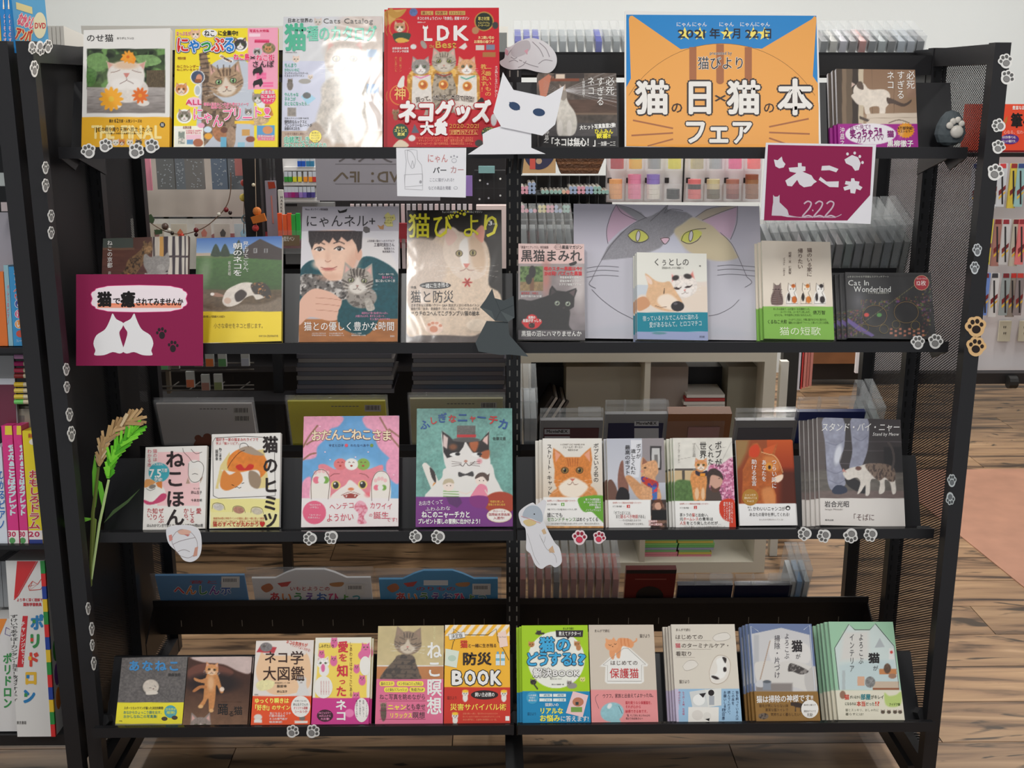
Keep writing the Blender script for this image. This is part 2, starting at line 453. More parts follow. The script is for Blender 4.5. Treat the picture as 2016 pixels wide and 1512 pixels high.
        for k in (-1,1):
            if sl: s.ln(L([(k*.6,-.02),(k*.4,.08),(k*.22,.02)]),max(.8,r*.06),(70,55,50),sm=1)
            else:
                e=L([(k*.42,-.06)])[0];s.el(e[0],e[1],r*.2,r*.16,(35,30,28),rot+k*8);s.el(e[0],e[1],r*.16,r*.13,eye,rot+k*8);s.el(e[0],e[1],r*.06,r*.11,(15,15,15),rot)
                if r > 14: s.el(e[0]-r*.04,e[1]-r*.05,r*.03,r*.03,(240,240,240))
        s.po(L([(-.11,.24),(.11,.24),(0,.37)]),nose,e=1)
        s.ln(L([(-.24,.52),(-.08,.5),(0,.37),(.08,.5),(.24,.52)]),max(.7,r*.035),(90,65,60),sm=1,a=.8)
        if wh and r > 12:
            for k in (-1,1):
                for b in (.3,.42,.54): s.ln(L([(k*.35,b),(k*1.25,b+(b-.42)*1.2)]),.7,(240,240,238),a=.55)
        return s
STEP=1.4
def sheet_grid(Mr,w,h,step=None):
    """grid over the rectangle, returns local coords + photo pixels"""
    step=step or STEP
    p0=proj(Mr@Vector((0,0,0)));p1=proj(Mr@Vector((w,0,0)));p2=proj(Mr@Vector((0,0,h)))
    nx=max(2,int(math.hypot(p1[0]-p0[0],p1[1]-p0[1])/step)+1);nz=max(2,int(math.hypot(p2[0]-p0[0],p2[1]-p0[1])/step)+1)
    xs=np.linspace(0,w,nx+1);zs=np.linspace(0,h,nz+1);gx,gz=np.meshgrid(xs,zs)
    Lc=np.stack([gx.ravel(),np.zeros(gx.size),gz.ravel()],1)
    Mw=np.array(Mr);Wp=Lc@Mw[:3,:3].T+Mw[:3,3];d=Wp-np.array(EYE)
    k=d@np.array(AF);px=1008+F*(d@np.array(AX))/k;py=756-F*(d@np.array(AU))/k
    return Lc,px,py,nx,nz
def sheet_mesh(name,Lc,C,nx,nz,rows=None,y=0.0,thick=None,side=(220,215,205)):
    r0,r1=rows or (0,nz)
    idx=np.arange((nx+1)*(nz+1)).reshape(nz+1,nx+1)[r0:r1+1]
    V=Lc[idx.ravel()].copy();V[:,1]=y;cc=s2l(np.clip(C[idx.ravel()],0,255));m=r1-r0
    I=np.arange((nx+1)*(m+1)).reshape(m+1,nx+1)
    Q=np.stack([I[:-1,:-1].ravel(),I[:-1,1:].ravel(),I[1:,1:].ravel(),I[1:,:-1].ravel()],1)
    if thick:
        n0=len(V);x0,x1,z0,z1=V[:,0].min(),V[:,0].max(),V[:,2].min(),V[:,2].max()
        B=[];cs=[];fs=[]
        quads=[[(x0,y,z0),(x0,y,z1),(x0,thick,z1),(x0,thick,z0)],[(x1,y,z0),(x1,thick,z0),(x1,thick,z1),(x1,y,z1)]]
        quads += [[(x0,thick,z0),(x0,thick,z1),(x1,thick,z1),(x1,thick,z0)]]
        if thick < .004: quads += [[(x0,y,z1),(x1,y,z1),(x1,thick,z1),(x0,thick,z1)],[(x0,y,z0),(x0,thick,z0),(x1,thick,z0),(x1,y,z0)]]
        for q in quads:
            k=n0+len(B);B += q;fs.append((k,k+1,k+2,k+3));cs += [side]*4
        V=np.concatenate([V,np.array(B)]);cc=np.concatenate([cc,s2l(np.array(cs))]);Q=np.concatenate([Q,np.array(fs)])
    me=raw_mesh(name,V,Q,4);ca=me.color_attributes.new('Col','FLOAT_COLOR','POINT')
    A=np.ones((len(V),4),np.float32);A[:,:3]=cc;ca.data.foreach_set('color',A.ravel())
    return me
def book(name,label,cat,Mf,q,art,th=.012,m='satin',band=None,side=(225,220,210),group=None,copies=0,cdx=-.006,cgap=.001,cname=None,hard=0,step=None):
    Mr,w,h=rect_frame(Mf,q)
    root=empty(name,label,cat,Mr,group)
    Lc,px,py,nx,nz=sheet_grid(Mr,w,h,step);p=Paint(px,py);art(p)
    if band:
        rows=py.reshape(nz+1,nx+1)[:,nx//2];k=int(np.argmin(abs(rows-band)));k=max(1,min(nz-1,k))
        cm=sheet_mesh('cover',Lc,p.C,nx,nz,(k,nz),0,th,side);bm=sheet_mesh('paper_band',Lc,p.C,nx,nz,(0,k),-.0004,th+.0004,tuple(p.C[(nx+1)*2+1]))
    else: cm=sheet_mesh('cover',Lc,p.C,nx,nz,None,0,th,side);bm=None
    kids=[link('cover',cm,root,MT[m])]
    if bm: kids.append(link('paper_band',bm,root,MT[m]))
    e=.0008 if not hard else .0025
    pg=MB();pg.box(.0004,w-e,e*.5,th-e*.5,e*.8,h-e*.8);kids.append(pg.build('pages',MT['pages'],root))
    put_flat(p.fl,Mr,'lettering',root,m,-.0009,(0.0005,w-.0005,.0005,h-.0005))
    for i in range(copies):
        r=root.copy();COL.objects.link(r)
        r.matrix_world=Mr@Matrix.Translation((cdx*(i+1)+random.uniform(-.0008,.0008),(th+cgap)*(i+1),random.uniform(-.0015,.0015)))
        ordn=['second','third','fourth','fifth','sixth','seventh'][i]
        r['label']='%s copy from the front of the stack of %s' % (ordn,cname or cat);r['group']='stacked copies of ' + (cname or cat)
        for k in kids:
            c=k.copy();COL.objects.link(c);c.parent=r
    if copies: root['group']='stacked copies of ' + (cname or cat)
    return root,Mr,w,h,kids
def cutout(name,label,cat,Mf,outline,fl,th=.0012,col=(236,235,238),group=None,child='drawing',y=0,m=None):
    """paper cut-out: outline in photo px on plane Mf (local y=0 is its face)"""
    P=[cast(Mf,a,b) for a,b in outline];cx=sum(a for a,b in P)/len(P);cz=sum(b for a,b in P)/len(P)
    Mr=Mf@Matrix.Translation((cx,y,cz))
    mb=MB();mb.prism([(a-cx,b-cz) for a,b in P],0,th,lambda a,b,d: (a,d,b))
    me=mb.mesh(name)
    o=link(name,me,None,m or cmat(col,.7,spec=.2));o.matrix_world=Mr;tag(o,label,cat,group)
    if fl is not None and fl.items: put_flat(fl,Mr,child,o,'matte',-.0003)
    return o
# ================= room =================
def shift(mb,v): mb.v=[(a-v[0],b-v[1],c-v[2]) for a,b,c in mb.v];return mb
floor=tag(shift(MB().box(-3.2,5.2,1.4,6.5,-.06,-.012),(0,0,0)).build('floor',cmat((60,45,34),.8)),kind='structure')
def plankmat():
    m=bpy.data.materials.new('rustic_floor_plank');m.use_nodes=True;nt=m.node_tree;N=nt.nodes;L=nt.links;b=N['Principled BSDF']
    t=N.new('ShaderNodeTexCoord');oi=N.new('ShaderNodeObjectInfo');mp=N.new('ShaderNodeMapping')
    mp.inputs['Scale'].default_value=(.75,7,1);L.new(t.outputs['Object'],mp.inputs['Vector'])
    cx=N.new('ShaderNodeCombineXYZ');mm=N.new('ShaderNodeMath');mm.operation='MULTIPLY';mm.inputs[1].default_value=90;L.new(oi.outputs['Random'],mm.inputs[0])
    L.new(mm.outputs[0],cx.inputs[0]);L.new(mm.outputs[0],cx.inputs[1]);L.new(cx.outputs[0],mp.inputs['Location'])
    n1=N.new('ShaderNodeTexNoise');n1.inputs['Scale'].default_value=2.2;n1.inputs['Detail'].default_value=6;n1.inputs['Distortion'].default_value=.9;L.new(mp.outputs[0],n1.inputs['Vector'])
    r=N.new('ShaderNodeValToRGB');e=r.color_ramp.elements
    def c(v): return [float(x) for x in s2l(v)]+[1]
    e[0].position=.3;e[0].color=c((60,44,33));e[1].position=.72;e[1].color=c((205,168,130))
    for p,v in ((.39,(104,80,58)),(.47,(158,124,92)),(.6,(182,146,108))):
        x=e.new(p);x.color=c(v)
    L.new(n1.outputs[0],r.inputs[0])
    n2=N.new('ShaderNodeTexNoise');n2.inputs['Scale'].default_value=1.2;n2.inputs['Detail'].default_value=3;n2.inputs['Distortion'].default_value=2.5
    mp2=N.new('ShaderNodeMapping');mp2.inputs['Scale'].default_value=(2.2,9,1);L.new(t.outputs['Object'],mp2.inputs['Vector']);L.new(cx.outputs[0],mp2.inputs['Location']);L.new(mp2.outputs[0],n2.inputs['Vector'])
    r2=N.new('ShaderNodeValToRGB');r2.color_ramp.elements[0].position=.60;r2.color_ramp.elements[0].color=(0,0,0,1);r2.color_ramp.elements[1].position=.68;r2.color_ramp.elements[1].color=(1,1,1,1);L.new(n2.outputs[0],r2.inputs[0])
    mx=N.new('ShaderNodeMix');mx.data_type='RGBA';mx.inputs[7].default_value=c((74,60,44));L.new(r2.outputs[0],mx.inputs[0]);L.new(r.outputs[0],mx.inputs[6])
    hv=N.new('ShaderNodeHueSaturation');m2=N.new('ShaderNodeMath');m2.operation='MULTIPLY_ADD';m2.inputs[1].default_value=.24;m2.inputs[2].default_value=.66
    L.new(oi.outputs['Random'],m2.inputs[0]);L.new(m2.outputs[0],hv.inputs['Value']);L.new(mx.outputs[2],hv.inputs['Color']);L.new(hv.outputs[0],b.inputs['Base Color'])
    b.inputs['Roughness'].default_value=.42;return m
PM=plankmat()
pw,pl=.193,1.22
pm_=MB().box(-pl/2+.0012,pl/2-.0012,-pw/2+.0012,pw/2-.0012,-.012,0).mesh('plank');pm_.materials.append(PM)
kk=0
for j in range(-4,20):
    y=2.541+pw*(j+.5);offx=(j*.437 % 1)*pl
    x=-3.2+offx-pl
    while x < 4.6:
        if y < 6.4 and x > -3.4:
            lim=y*.47+.55
            if -lim-.5 < x < lim+.9:
                o=link('plank',pm_,floor);o.location=(x,y,0);kk += 1
        x += pl
mb=MB();P4=[onZ(*p,0) for p in ((1735,927),(2200,922),(2230,1330),(1878,1046))]
mb.prism([(p.x,p.y) for p in P4],0.0002,.003,lambda a,b,d: (a,b,d));tag(mb.build('floor_orange_zone',mat('salmon_floor_sheet',(168,122,99),.5,vary=(.1,9)),floor),label='salmon orange floor sheet')
tag(MB().box(-3.2,5.2,6.37,6.47,-.02,2.9).build('wall_back',MT['wall']),kind='structure')
tag(MB().box(-3.3,-3.2,1.4,6.4,-.02,2.9).build('wall_left',MT['wall']),kind='structure')
tag(MB().box(5.2,5.3,1.4,6.4,-.02,2.9).build('wall_right',MT['wall']),kind='structure')
ceil=tag(MB().box(-3.3,5.3,-1.2,6.47,2.86,2.92).build('ceiling',MT['ceil']),kind='structure')
for i,(x,y,z,sx,sy) in enumerate(LAMPS):
    lm=empty('ceiling_lamp','slim ceiling tube lamp number %s from the entrance' % ['one','two','three','four','five','six','seven','eight','nine','ten'][i],'lamp',Matrix.Translation((x,y,2.86)),'slim ceiling tube lamps')
    lm['label']='%s slim white ceiling tube lamp of the row %s' % (['first','second','third','fourth','fifth','sixth'][i if i < 4 else (i-4 if i < 8 else i-8)],'over the near aisle' if i < 4 else ('by the far wall' if i < 8 else 'added to light the goods behind the rack'))
    MB().box(-sx/2-.02,sx/2+.02,-sy/2-.02,sy/2+.02,-.05,-.001).build('housing',MT['white'],lm)
    MB().box(-sx/2,sx/2,-sy/2,sy/2,-.056,-.051).build('diffuser',MT['lampglow'],lm)
# ================= display rack =================
RT=Vector((0,2.5277,0))
rack=empty('display_rack','black steel double-sided book display rack with perforated side panels on casters','rack',Matrix.Translation(RT))
def part(mb,name,m,parent=rack,label=None): shift(mb,RT);return mb.build(name,MT[m] if isinstance(m,str) else m,parent,label=label)
def slotmesh(x,y,z0,z1,parent,m,gap=.0085,st=.025):
    b=MB();z=z0
    while z < z1:
        for k in (-1,1): b.box(x+k*gap/1-.0015,x+k*gap/1+.0015,y-.0006,y+.001,z,z+.013)
        z += st
    o=part(b,'slots',m,parent);o['kind']='stuff';return o
for x in (-.9,0,.9):
    up=part(MB().box(x-.016,x+.016,2.513,2.543,.1,1.66),'upright','black')
    slotmesh(x,2.5125,.2,1.64,up,cmat((150,146,138),.6) if x == 0 else MT['dark'])  # middle slots coloured pale for light passing through, outer ones dark
    ft=part(MB().box(x-.02,x+.02,2.27,2.8,.075,.11),'foot','black')
    for y in (2.3,2.77):
        cs=MB();cs.box(x-.016,x+.016,y-.02,y+.02,.05,.075)
        part(cs,'caster_bracket','black',ft)
        w=MB();w.tube([(x-.012,y,.026),(x+.012,y,.026)],.0255,14);part(w,'caster','rubber',ft)
    # diagonal arm under the front and back shelves
    part(MB().tube([(x*.985,2.23,.262),(x*.985,2.515,.12)],.014,6),'brace','black')
for s in (-1,1):
    X=s*.9;sp=part(MB().box(X-.015,X+.015,2.2068,2.236,.12,1.66),'side_frame','black')
    b=MB();b.box(X-.015,X+.015,2.812,2.842,.12,1.66);part(b,'rear_post','black',sp)
    part(MB().box(X-.014,X+.014,2.236,2.812,1.622,1.658),'top_rail','black',sp)
    part(MB().box(X-.014,X+.014,2.236,2.812,.12,.16),'bottom_rail','black',sp)
    part(MB().box(X+s*.006,X+s*.007,2.236,2.812,.16,1.622),'perforated_sheet','perf',sp)
part(MB().box(-.9,.9,2.518,2.538,1.605,1.645),'top_beam','black')
def sect(parent,name,m,pts,x0,x1,th=.002):
    """bent sheet: section polyline (y,z) extruded along x"""
    n=len(pts);off=[]
    for i in range(n):
        a=Vector(pts[max(0,i-1)]);b_=Vector(pts[min(n-1,i+1)]);d=(b_-a).normalized();off.append((pts[i][0]+d[1]*th,pts[i][1]-d[0]*th))
    P=list(pts)+off[::-1];mb=MB();mb.prism(P,x0,x1,lambda a,b,d: (d,a,b));return part(mb,name,m,parent)
PLY=[162,538,900,1288];POFF=[.036,.036,.046,.072]
for r,(Y,z,t) in enumerate(ROWS):
    d=.02 if r == 3 else .03;tr=math.radians(t);ct,st=math.cos(tr),math.sin(tr)
    top=onY(1008,PLY[r],Y+d+.1)
    Mp=rowframe(r,-POFF[r]);top=Mp@Vector((0,0,cast(Mp,1008,PLY[r])[1]))
    f1=(Y+d,z-.006);f2=(Y+d+POFF[r]*ct,z-.006-POFF[r]*st)
    for x0,x1 in ((-.886,-.004),(.004,.886)):
        sh=sect(rack,'shelf','blackg',[(Y+.001,z-.006),f1,f2],x0,x1,.003)
        part(MB().box(x0,x1,Y-.002,Y+.001,z-.022,z),'lip','black',sh)
        sect(sh,'back_plate','plate',[f2,(top.y,top.z),(top.y+.012,top.z-.003)],x0,x1,.0025)
        for xx in (x0,x1-.003):
            b=MB();b.prism([(Y+.001,z-.022),(Y+.001,z-.008),(Y+d,z-.012),(f2[0],f2[1]),(f2[0]+.03,f2[1]+.05),(f2[0]+.05,f2[1]-.01),(f2[0]+.01,f2[1]-.03)],xx,xx+.003,lambda a,b_,d_: (d_,a,b_));part(b,'end_bracket','black',sh)
        # bracket arms back to the uprights
        for xx in (x0+.01,x1-.014):
            b=MB();b.prism([(f2[0]-.01,f2[1]-.004),(2.515,f2[1]+.03),(2.515,f2[1]-.05)],xx,xx+.004,lambda a,b_,d_: (d_,a,b_));part(b,'support_arm','black',sh)
RY=[(104,150),(530,590),(876,940),(1180,1243)]
RTOP=[]
for r,(ya,yb) in enumerate(RY):
    p=onY(1008,ya,2.63);q=onY(1008,yb,2.665);RTOP.append((p.y,p.z))
    for x0,x1 in ((-.886,-.004),(.004,.886)):
        sh=sect(rack,'shelf','black',[(q.y,q.z),(q.y+.1,q.z+.02),(q.y+.1,q.z+.04)],x0,x1,.003)
        sect(sh,'back_plate','black',[(p.y+.01,p.z-.004),(p.y,p.z),(p.y+.001,p.z-.012),(q.y,q.z)],x0,x1,.0025)
        xx=x0+.06
        if r == 3:
            b=MB()
            while xx < x1: b.box(xx,xx+.0018,p.y+.0155,p.y+.0165,q.z+.028,q.z+.045);xx += .0755
            o=part(b,'slots',cmat((150,140,125),.6),sh);o['kind']='stuff'  # slits coloured pale to show light coming through the plate
        for xx in (x0,x1-.003):
            b=MB();b.prism([(p.y+.005,p.z-.01),(2.76,q.z+.04),(2.76,q.z-.02),(2.545,q.z-.03),(2.545,q.z+.03)],xx,xx+.003,lambda a,b_,d_: (d_,a,b_));part(b,'end_bracket','black',sh)
def rearframe(r,off=0,tilt=-20,dz=0):
    y,z=RTOP[r];return frame(Vector((0,y+.006+off,z+dz)),math.radians(tilt))
# ================= books on the front shelves =================
BK,WH,RED,YEL=(34,30,30),(240,238,234),(205,38,44),(247,222,40)
def flower(c,x,y,r,col,n=9,cc=(225,150,30)):
    for i in range(n):
        a=i*6.283/n;c.el(x+math.cos(a)*r*.6,y+math.sin(a)*r*.6,r*.5,r*.2,col,math.degrees(a))
    c.el(x,y,r*.25,r*.25,cc)
def lines(c,L,col,w=.01,**k):
    for s,x0,y0,x1,y1 in L: c.t(s,x0,y0,x1,y1,col,w=w,**k)
def art_nose(c):
    c.bg((232,229,224));c.gr(171,96,325,175,(52,66,44),(88,112,66));c.mott((28,38,26),.5,16);c.mott((110,150,84),.58,12)
    c.po([(172,112),(196,104),(214,118),(200,140),(176,136)],(112,150,88),1).nz(.12,5);c.po([(172,134),(190,142),(186,165),(172,168)],(84,124,64),1).nz(.2,4)
    c.po([(262,112),(300,108),(318,122),(290,130)],(124,160,100),1).nz(.15,5);c.rect(288,138,325,180,(92,78,58)).nz(.25,3,.3)
    c.gr(171,172,325,223,(176,168,164),(132,124,120)).nz(.1,5,3)
    for y in (190,203,214): c.ln([(172,y),(230,y+3),(324,y-2)],.8,(120,112,108))
    c.el(250,176,42,26,(222,214,206)).nz(.06,5);c.el(225,208,14,6,(226,218,210));c.el(282,203,12,6,(226,218,210))
    for k,x0 in ((-1,210),(1,287)): c.po([(x0,118),(x0+k*-1+(-k)*-2,122),(x0-k*4-k*16,126),(x0-k*4,140)],(226,200,186),e=1.5);c.po([(x0-k*1,121),(x0-k*13,128),(x0-k*5,137)],(214,158,146),e=2)
    c.el(248,148,37,28,(228,220,212),e=2).nz(.05,4);c.el(248,128,24,8,(222,190,160),e=5);c.el(248,158,36,20,(230,223,216),e=2)
    c.el(236,165,16,11,(236,230,224),e=4);c.el(262,165,16,11,(236,230,224),e=4)
    for s in (-1,1): c.ln([(248+s*30,143),(248+s*20,141),(248+s*12,138)],1.3,(150,120,108),1)
    c.po([(243,144),(255,144),(252,150),(249,153),(246,150)],(206,132,122));c.ln([(249,153),(249,158),(240,163),(236,165)],1.1,(120,88,84),1);c.ln([(249,158),(258,162),(263,165)],1.1,(120,88,84),1)
    c.po([(236,118),(244,108),(256,102),(262,106),(268,116),(264,126),(252,122)],(240,150,40));flower(c,252,112,12,(240,160,50),9,(220,110,20))
    flower(c,219,195,22,(244,170,44),12,(235,190,60));flower(c,276,188,15,(226,110,40),10,(235,150,50))
    c.ln([(171,222.5),(325,222.5)],.8,(190,185,180));c.ln([(171,175),(200,178)],.7,(150,140,134))
    c.rect(150,230.5,345,300,(236,178,42))
    lines(c,[('のせ猫',170,67,224,83),('ありがとうシロ',230,73,264,78)],BK,.004)
    c.t('THE',180,241,226,277,(250,226,150),w=.05);c.t('FINAL',238,241,319,277,(250,226,150),w=.05)
    lines(c,[('累計',215,235,224,242),('62',225,232,234,243),('万部・人気シリーズの',234,235,280,242),('虹の橋を渡り天国へ旅立ったシロ',192,250,301,260),('いつも優しい仲間たちを見守りお届けします',206,261,282,265)],(44,36,26),.015)
    c.fl.el(320,246,5.4,5.4,BK);c.t('版',316.5,242.5,323.5,249.5,WH)
    for x,col in ((215,(120,110,105)),(240,(200,120,60)),(256,(230,220,205)),(273,(60,55,55)),(291,(200,190,175)),(228,(225,220,210))): c.cat(x,281,6.5,col,(236,230,222),wh=0)
def art_nyapple(c):
    c.bg((246,222,44));c.gr(392,130,500,290,(204,208,216),(190,196,206));c.po([(395,290),(390,200),(400,150),(430,118),(480,116),(498,160),(494,230),(480,290)],(196,202,212),1)
    c.po([(392,106),(406,100),(414,140),(420,185),(440,200),(470,210),(460,290),(440,290),(425,262),(400,290),(396,230),(398,170)],(150,124,100),e=1.5).mott((96,78,64),.52,6).nz(.1,3)
    for i in range(9): c.ln([(393+i*.8,108+i*9),(411+i*.9,106+i*9)],3,(78,64,56),a=.7)
    c.el(432,262,13,18,(176,120,84),-20).nz(.15,4);c.el(441,256,7,6,(110,70,56));c.el(455,270,9,22,(170,140,116)).nz(.15,4)
    c.cat(445,162,34,(176,146,116),(222,206,188),(150,190,130),-6,(88,68,54),nose=(196,110,90))
    for i in range(5): c.ln([(416+i*12,128+i % 2),(419+i*11,141)],2.4,(84,64,52),a=.7)
    c.rect(488,54,550,176,(244,164,188));c.rect(490,66,512,72,(250,215,226));c.rect(501,78,530,84,(232,80,130));c.el(529,95,13,11,(150,130,96)).mott((90,110,60),.5,4);c.cat(528,97,7,(200,140,90),wh=0)
    c.el(507,102,9,8,(200,200,200));c.cat(506,103,6,(90,84,80),(235,230,225),wh=0)
    c.el(474,88,14,14,(250,246,240));c.cat(473,88,12.5,(60,56,58),(244,240,236),wh=0);c.cat(385,68,10,(232,186,150),(246,236,224),wh=0)
    c.el(358,176,14,12,(250,240,230));c.cat(357,176,11.5,(214,142,84),(240,220,200),(120,90,40),wh=0);c.el(389,152,14,14,(250,250,250));c.el(389,152,12.5,12.5,(70,84,110));c.el(392,154,6,8,(220,150,120));c.rect(383,156,396,163,(150,90,60))
    c.el(363,229,15,14,(250,250,246));c.cat(363,229,12.5,(150,140,126),(236,230,222),(140,150,80),0,(80,72,64),wh=0)
    c.ln([(435,110),(446,118),(456,120)],6,(250,246,240));c.ln([(436,111),(446,117),(455,121)],4,(200,150,120)).mott((60,50,48),.45,3)
    c.el(389,178,7,12,(240,240,240));c.el(389,178,5,9,(190,196,200))
    c.el(382,201,15,10,(252,226,232));c.el(382,201,14,9,(246,200,216))
    c.rect(342,248,400,292,(248,246,236));c.po([(345,292),(350,252),(382,248),(400,264),(402,292)],(246,244,230));c.rect(351,259,364,283,(140,150,140)).mott((230,220,210),.5,4);c.rect(366,265,396,275,(246,200,214));c.rect(368,275,380,284,(110,160,200));c.el(390,281,10,8,(180,110,80))
    c.el(410,268,8,6,(238,170,60));c.el(396,247,7,5,(240,170,196));c.el(409,255,8,6,(210,226,240));c.el(516,201,12,12,(235,235,235));c.cat(507,194,11,(150,140,130),(230,226,220),wh=0)
    c.el(528,191,15,15,(236,70,120));c.po([(522,210),(530,206),(538,226),(532,228),(524,222)],(206,130,70),1);c.cat(526,209,5,(206,130,70),wh=0)
    c.el(510,238,20,9,(210,180,140),-8).nz(.2,3);c.cat(489,221,7,(130,124,120),(235,232,226),wh=0);c.rect(506,247,541,273,(90,160,210));c.el(527,256,10,8,(220,150,100));c.rect(507,266,541,277,(236,130,160));c.rect(434,270,446,290,(110,180,210));c.rect(468,280,482,290,(150,200,220));c.rect(476,255,492,267,(210,160,90));c.el(493,274,9,6,(150,80,60));c.rect(462,238,500,244,(246,200,60))
    lines(c,[('まっぷるが',347,62,376,71)],(214,60,60),.03,o=(WH,.06));c.fl.el(413,66,15,8,WH);lines(c,[('ねこ',402,59,424,73),('に全集中!!',429,60,469,71)],BK,.04)
    cs=[(214,40,44),(30,120,200),(40,150,80),(220,60,50),(30,130,210)]
    for i,ch in enumerate('にゃっぷる'): c.t(ch,347+i*23,72 if ch not in 'ゃっ' else 72,373+i*23,105,cs[i],w=.075,o=((20,60,150),.16));
    for i,ch in enumerate('にゃっぷる'): c.t(ch,347+i*23,72,373+i*23,105,cs[i],w=.05,o=(WH,.11))
    c.t('ねこ島',460,106,492,120,(236,40,110),w=.05,o=(WH,.1));c.t('ねこ街',504,107,541,121,(236,40,110),w=.05,o=(WH,.1));c.t('×',492,108,504,120,BK,w=.02);c.t('さんぽ',496,120,540,134,BK,w=.03)
    lines(c,[('写真も大特集',491,58,530,64),('#nekosanpo',501,78,530,84)],(226,40,100),.02);lines(c,[('特別付録',350,112,366,118),('ねこカレンダー',348,128,392,134),('ねこがいるカフェ',348,135,398,140),('出張企画',360,248,377,254)],(150,60,40),.02)
    c.t('ALL',365,194,398,208,(226,50,110),w=.03);c.t('看板&温泉ねこ×お取り寄せスイーツ',401,202,490,209,(240,60,130),w=.03,o=(WH,.07));c.t('酒蔵×ねこ宅×カフェ',415,209,472,215,(240,60,130),w=.03,o=(WH,.07))
    for i,(ch,dy) in enumerate(zip('にゃんプリート!',(0,6,14,2,0,8,-3,-3))): c.t(ch,379+i*19.5,211+dy,401+i*19.5,238+dy,(244,110,160),w=.03,o=(WH,.1))
    lines(c,[('絶景島巡',515,178,541,186),('ねこ島みれ',514,187,543,194),('ドライブ',518,195,540,202),('世界のNeko街',508,266,540,271),('ラビリンス',514,271,538,276)],WH,.03);lines(c,[('お年賀が当たる',366,260,396,264),('CUDDLE HAPPY',366,255,398,260)],(230,40,110),.01)
    for k in range(4): c.rect(505+10*(k % 2),143+7*(k//2),514+10*(k % 2),149+7*(k//2),(244,110,160));c.rect(517,162+5*(k//2),538,166+5*(k//2),(244,110,160))
    for y in (137,160): c.fl.po([(500,y),(515,y-6),(518,y+4),(512,y+12),(510,y+6),(502,y+8),(500,y+14),(498,y+6)],BK)
def art_catalog(c):
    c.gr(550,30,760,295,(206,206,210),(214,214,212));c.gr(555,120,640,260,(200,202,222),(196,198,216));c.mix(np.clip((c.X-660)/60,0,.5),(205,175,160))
    c.rect(550,258,760,295,(176,150,126));c.el(700,90,60,52,(206,190,178),e=20).nz(.06,6);c.el(700,60,36,26,(196,178,166),e=12)
    c.po([(636,165),(632,200),(622,235),(626,262),(650,275),(668,282),(700,280),(722,262),(726,200),(720,160),(680,140)],(192,182,170),1,e=6).nz(.12,4).nz(.1,9);c.po([(604,258),(622,240),(640,262),(618,270)],(160,140,122),1,e=4).nz(.1,4)
    for x in (656,682): c.el(x,262,8,22,(206,196,186),e=4).nz(.08,3)
    c.cat(679,118,40,(206,192,180),(232,226,220),(170,150,100),sl=0,nose=(200,150,140))
    c.rect(722,97,742,113,(170,190,214));c.rect(722,165,745,184,(150,176,210)).nz(.1,3);c.rect(566,212,583,229,(120,110,100)).nz(.3,3);c.cat(626,44,8,(200,190,180),wh=0)
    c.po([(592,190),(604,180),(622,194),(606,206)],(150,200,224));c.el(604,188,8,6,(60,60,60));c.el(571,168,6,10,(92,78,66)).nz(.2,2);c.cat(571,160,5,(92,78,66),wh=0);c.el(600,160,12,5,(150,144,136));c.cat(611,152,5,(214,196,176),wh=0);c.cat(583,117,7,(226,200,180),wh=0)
    G=(30,172,132);c.t('猫',560,45,604,102,G,w=.05);c.t('種のカタログ',604,50,742,82,(90,196,164),w=.04);lines(c,[('日本と世界の',566,36,616,45)],BK,.02);c.t('Cats Catalog',636,34,735,48,(60,54,52),w=0)
    for s,y,h,col in (('ちんまり',124,10,G),('かわいいのに',134,8,G),('マンチカン♡レジスダール',142,5,BK),('ミヌエット♡ライオン',147,5,BK),('やんちゃな',182,9,G),('子ネコが',191,9,G),('おとなになったら…',200,9,G),('個性的なルックスと',236,8,BK),('フレンドリーなハートが',243,8,BK),('自慢のネコたち',250,7,BK)):
        c.t(s,560,y,560+len(s)*h*(.62 if h > 5 else .78),y+h*.95,col,w=.02 if h > 6 else .01)
    c.t('いますぐ抱きしめたい♡',561,261,606,266,(120,60,60));c.t('由緒正しき',559,268,610,282,G,w=.05,o=(WH,.1));c.t('かわいいネコがずらり',559,281,644,294,G,w=.05,o=(WH,.1));c.fl.el(621,269,12,12,(250,228,60))
    for i,s in enumerate(('世界の','チャンピオン','キャットが','いっぱい')): c.t(s,613,260+i*5,629,264.5+i*5,BK)
    lines(c,[('KOROKORO MOOK',562,102,585,105),('日本人キャット自慢 PARTE',560,231,608,235)],BK,.005)
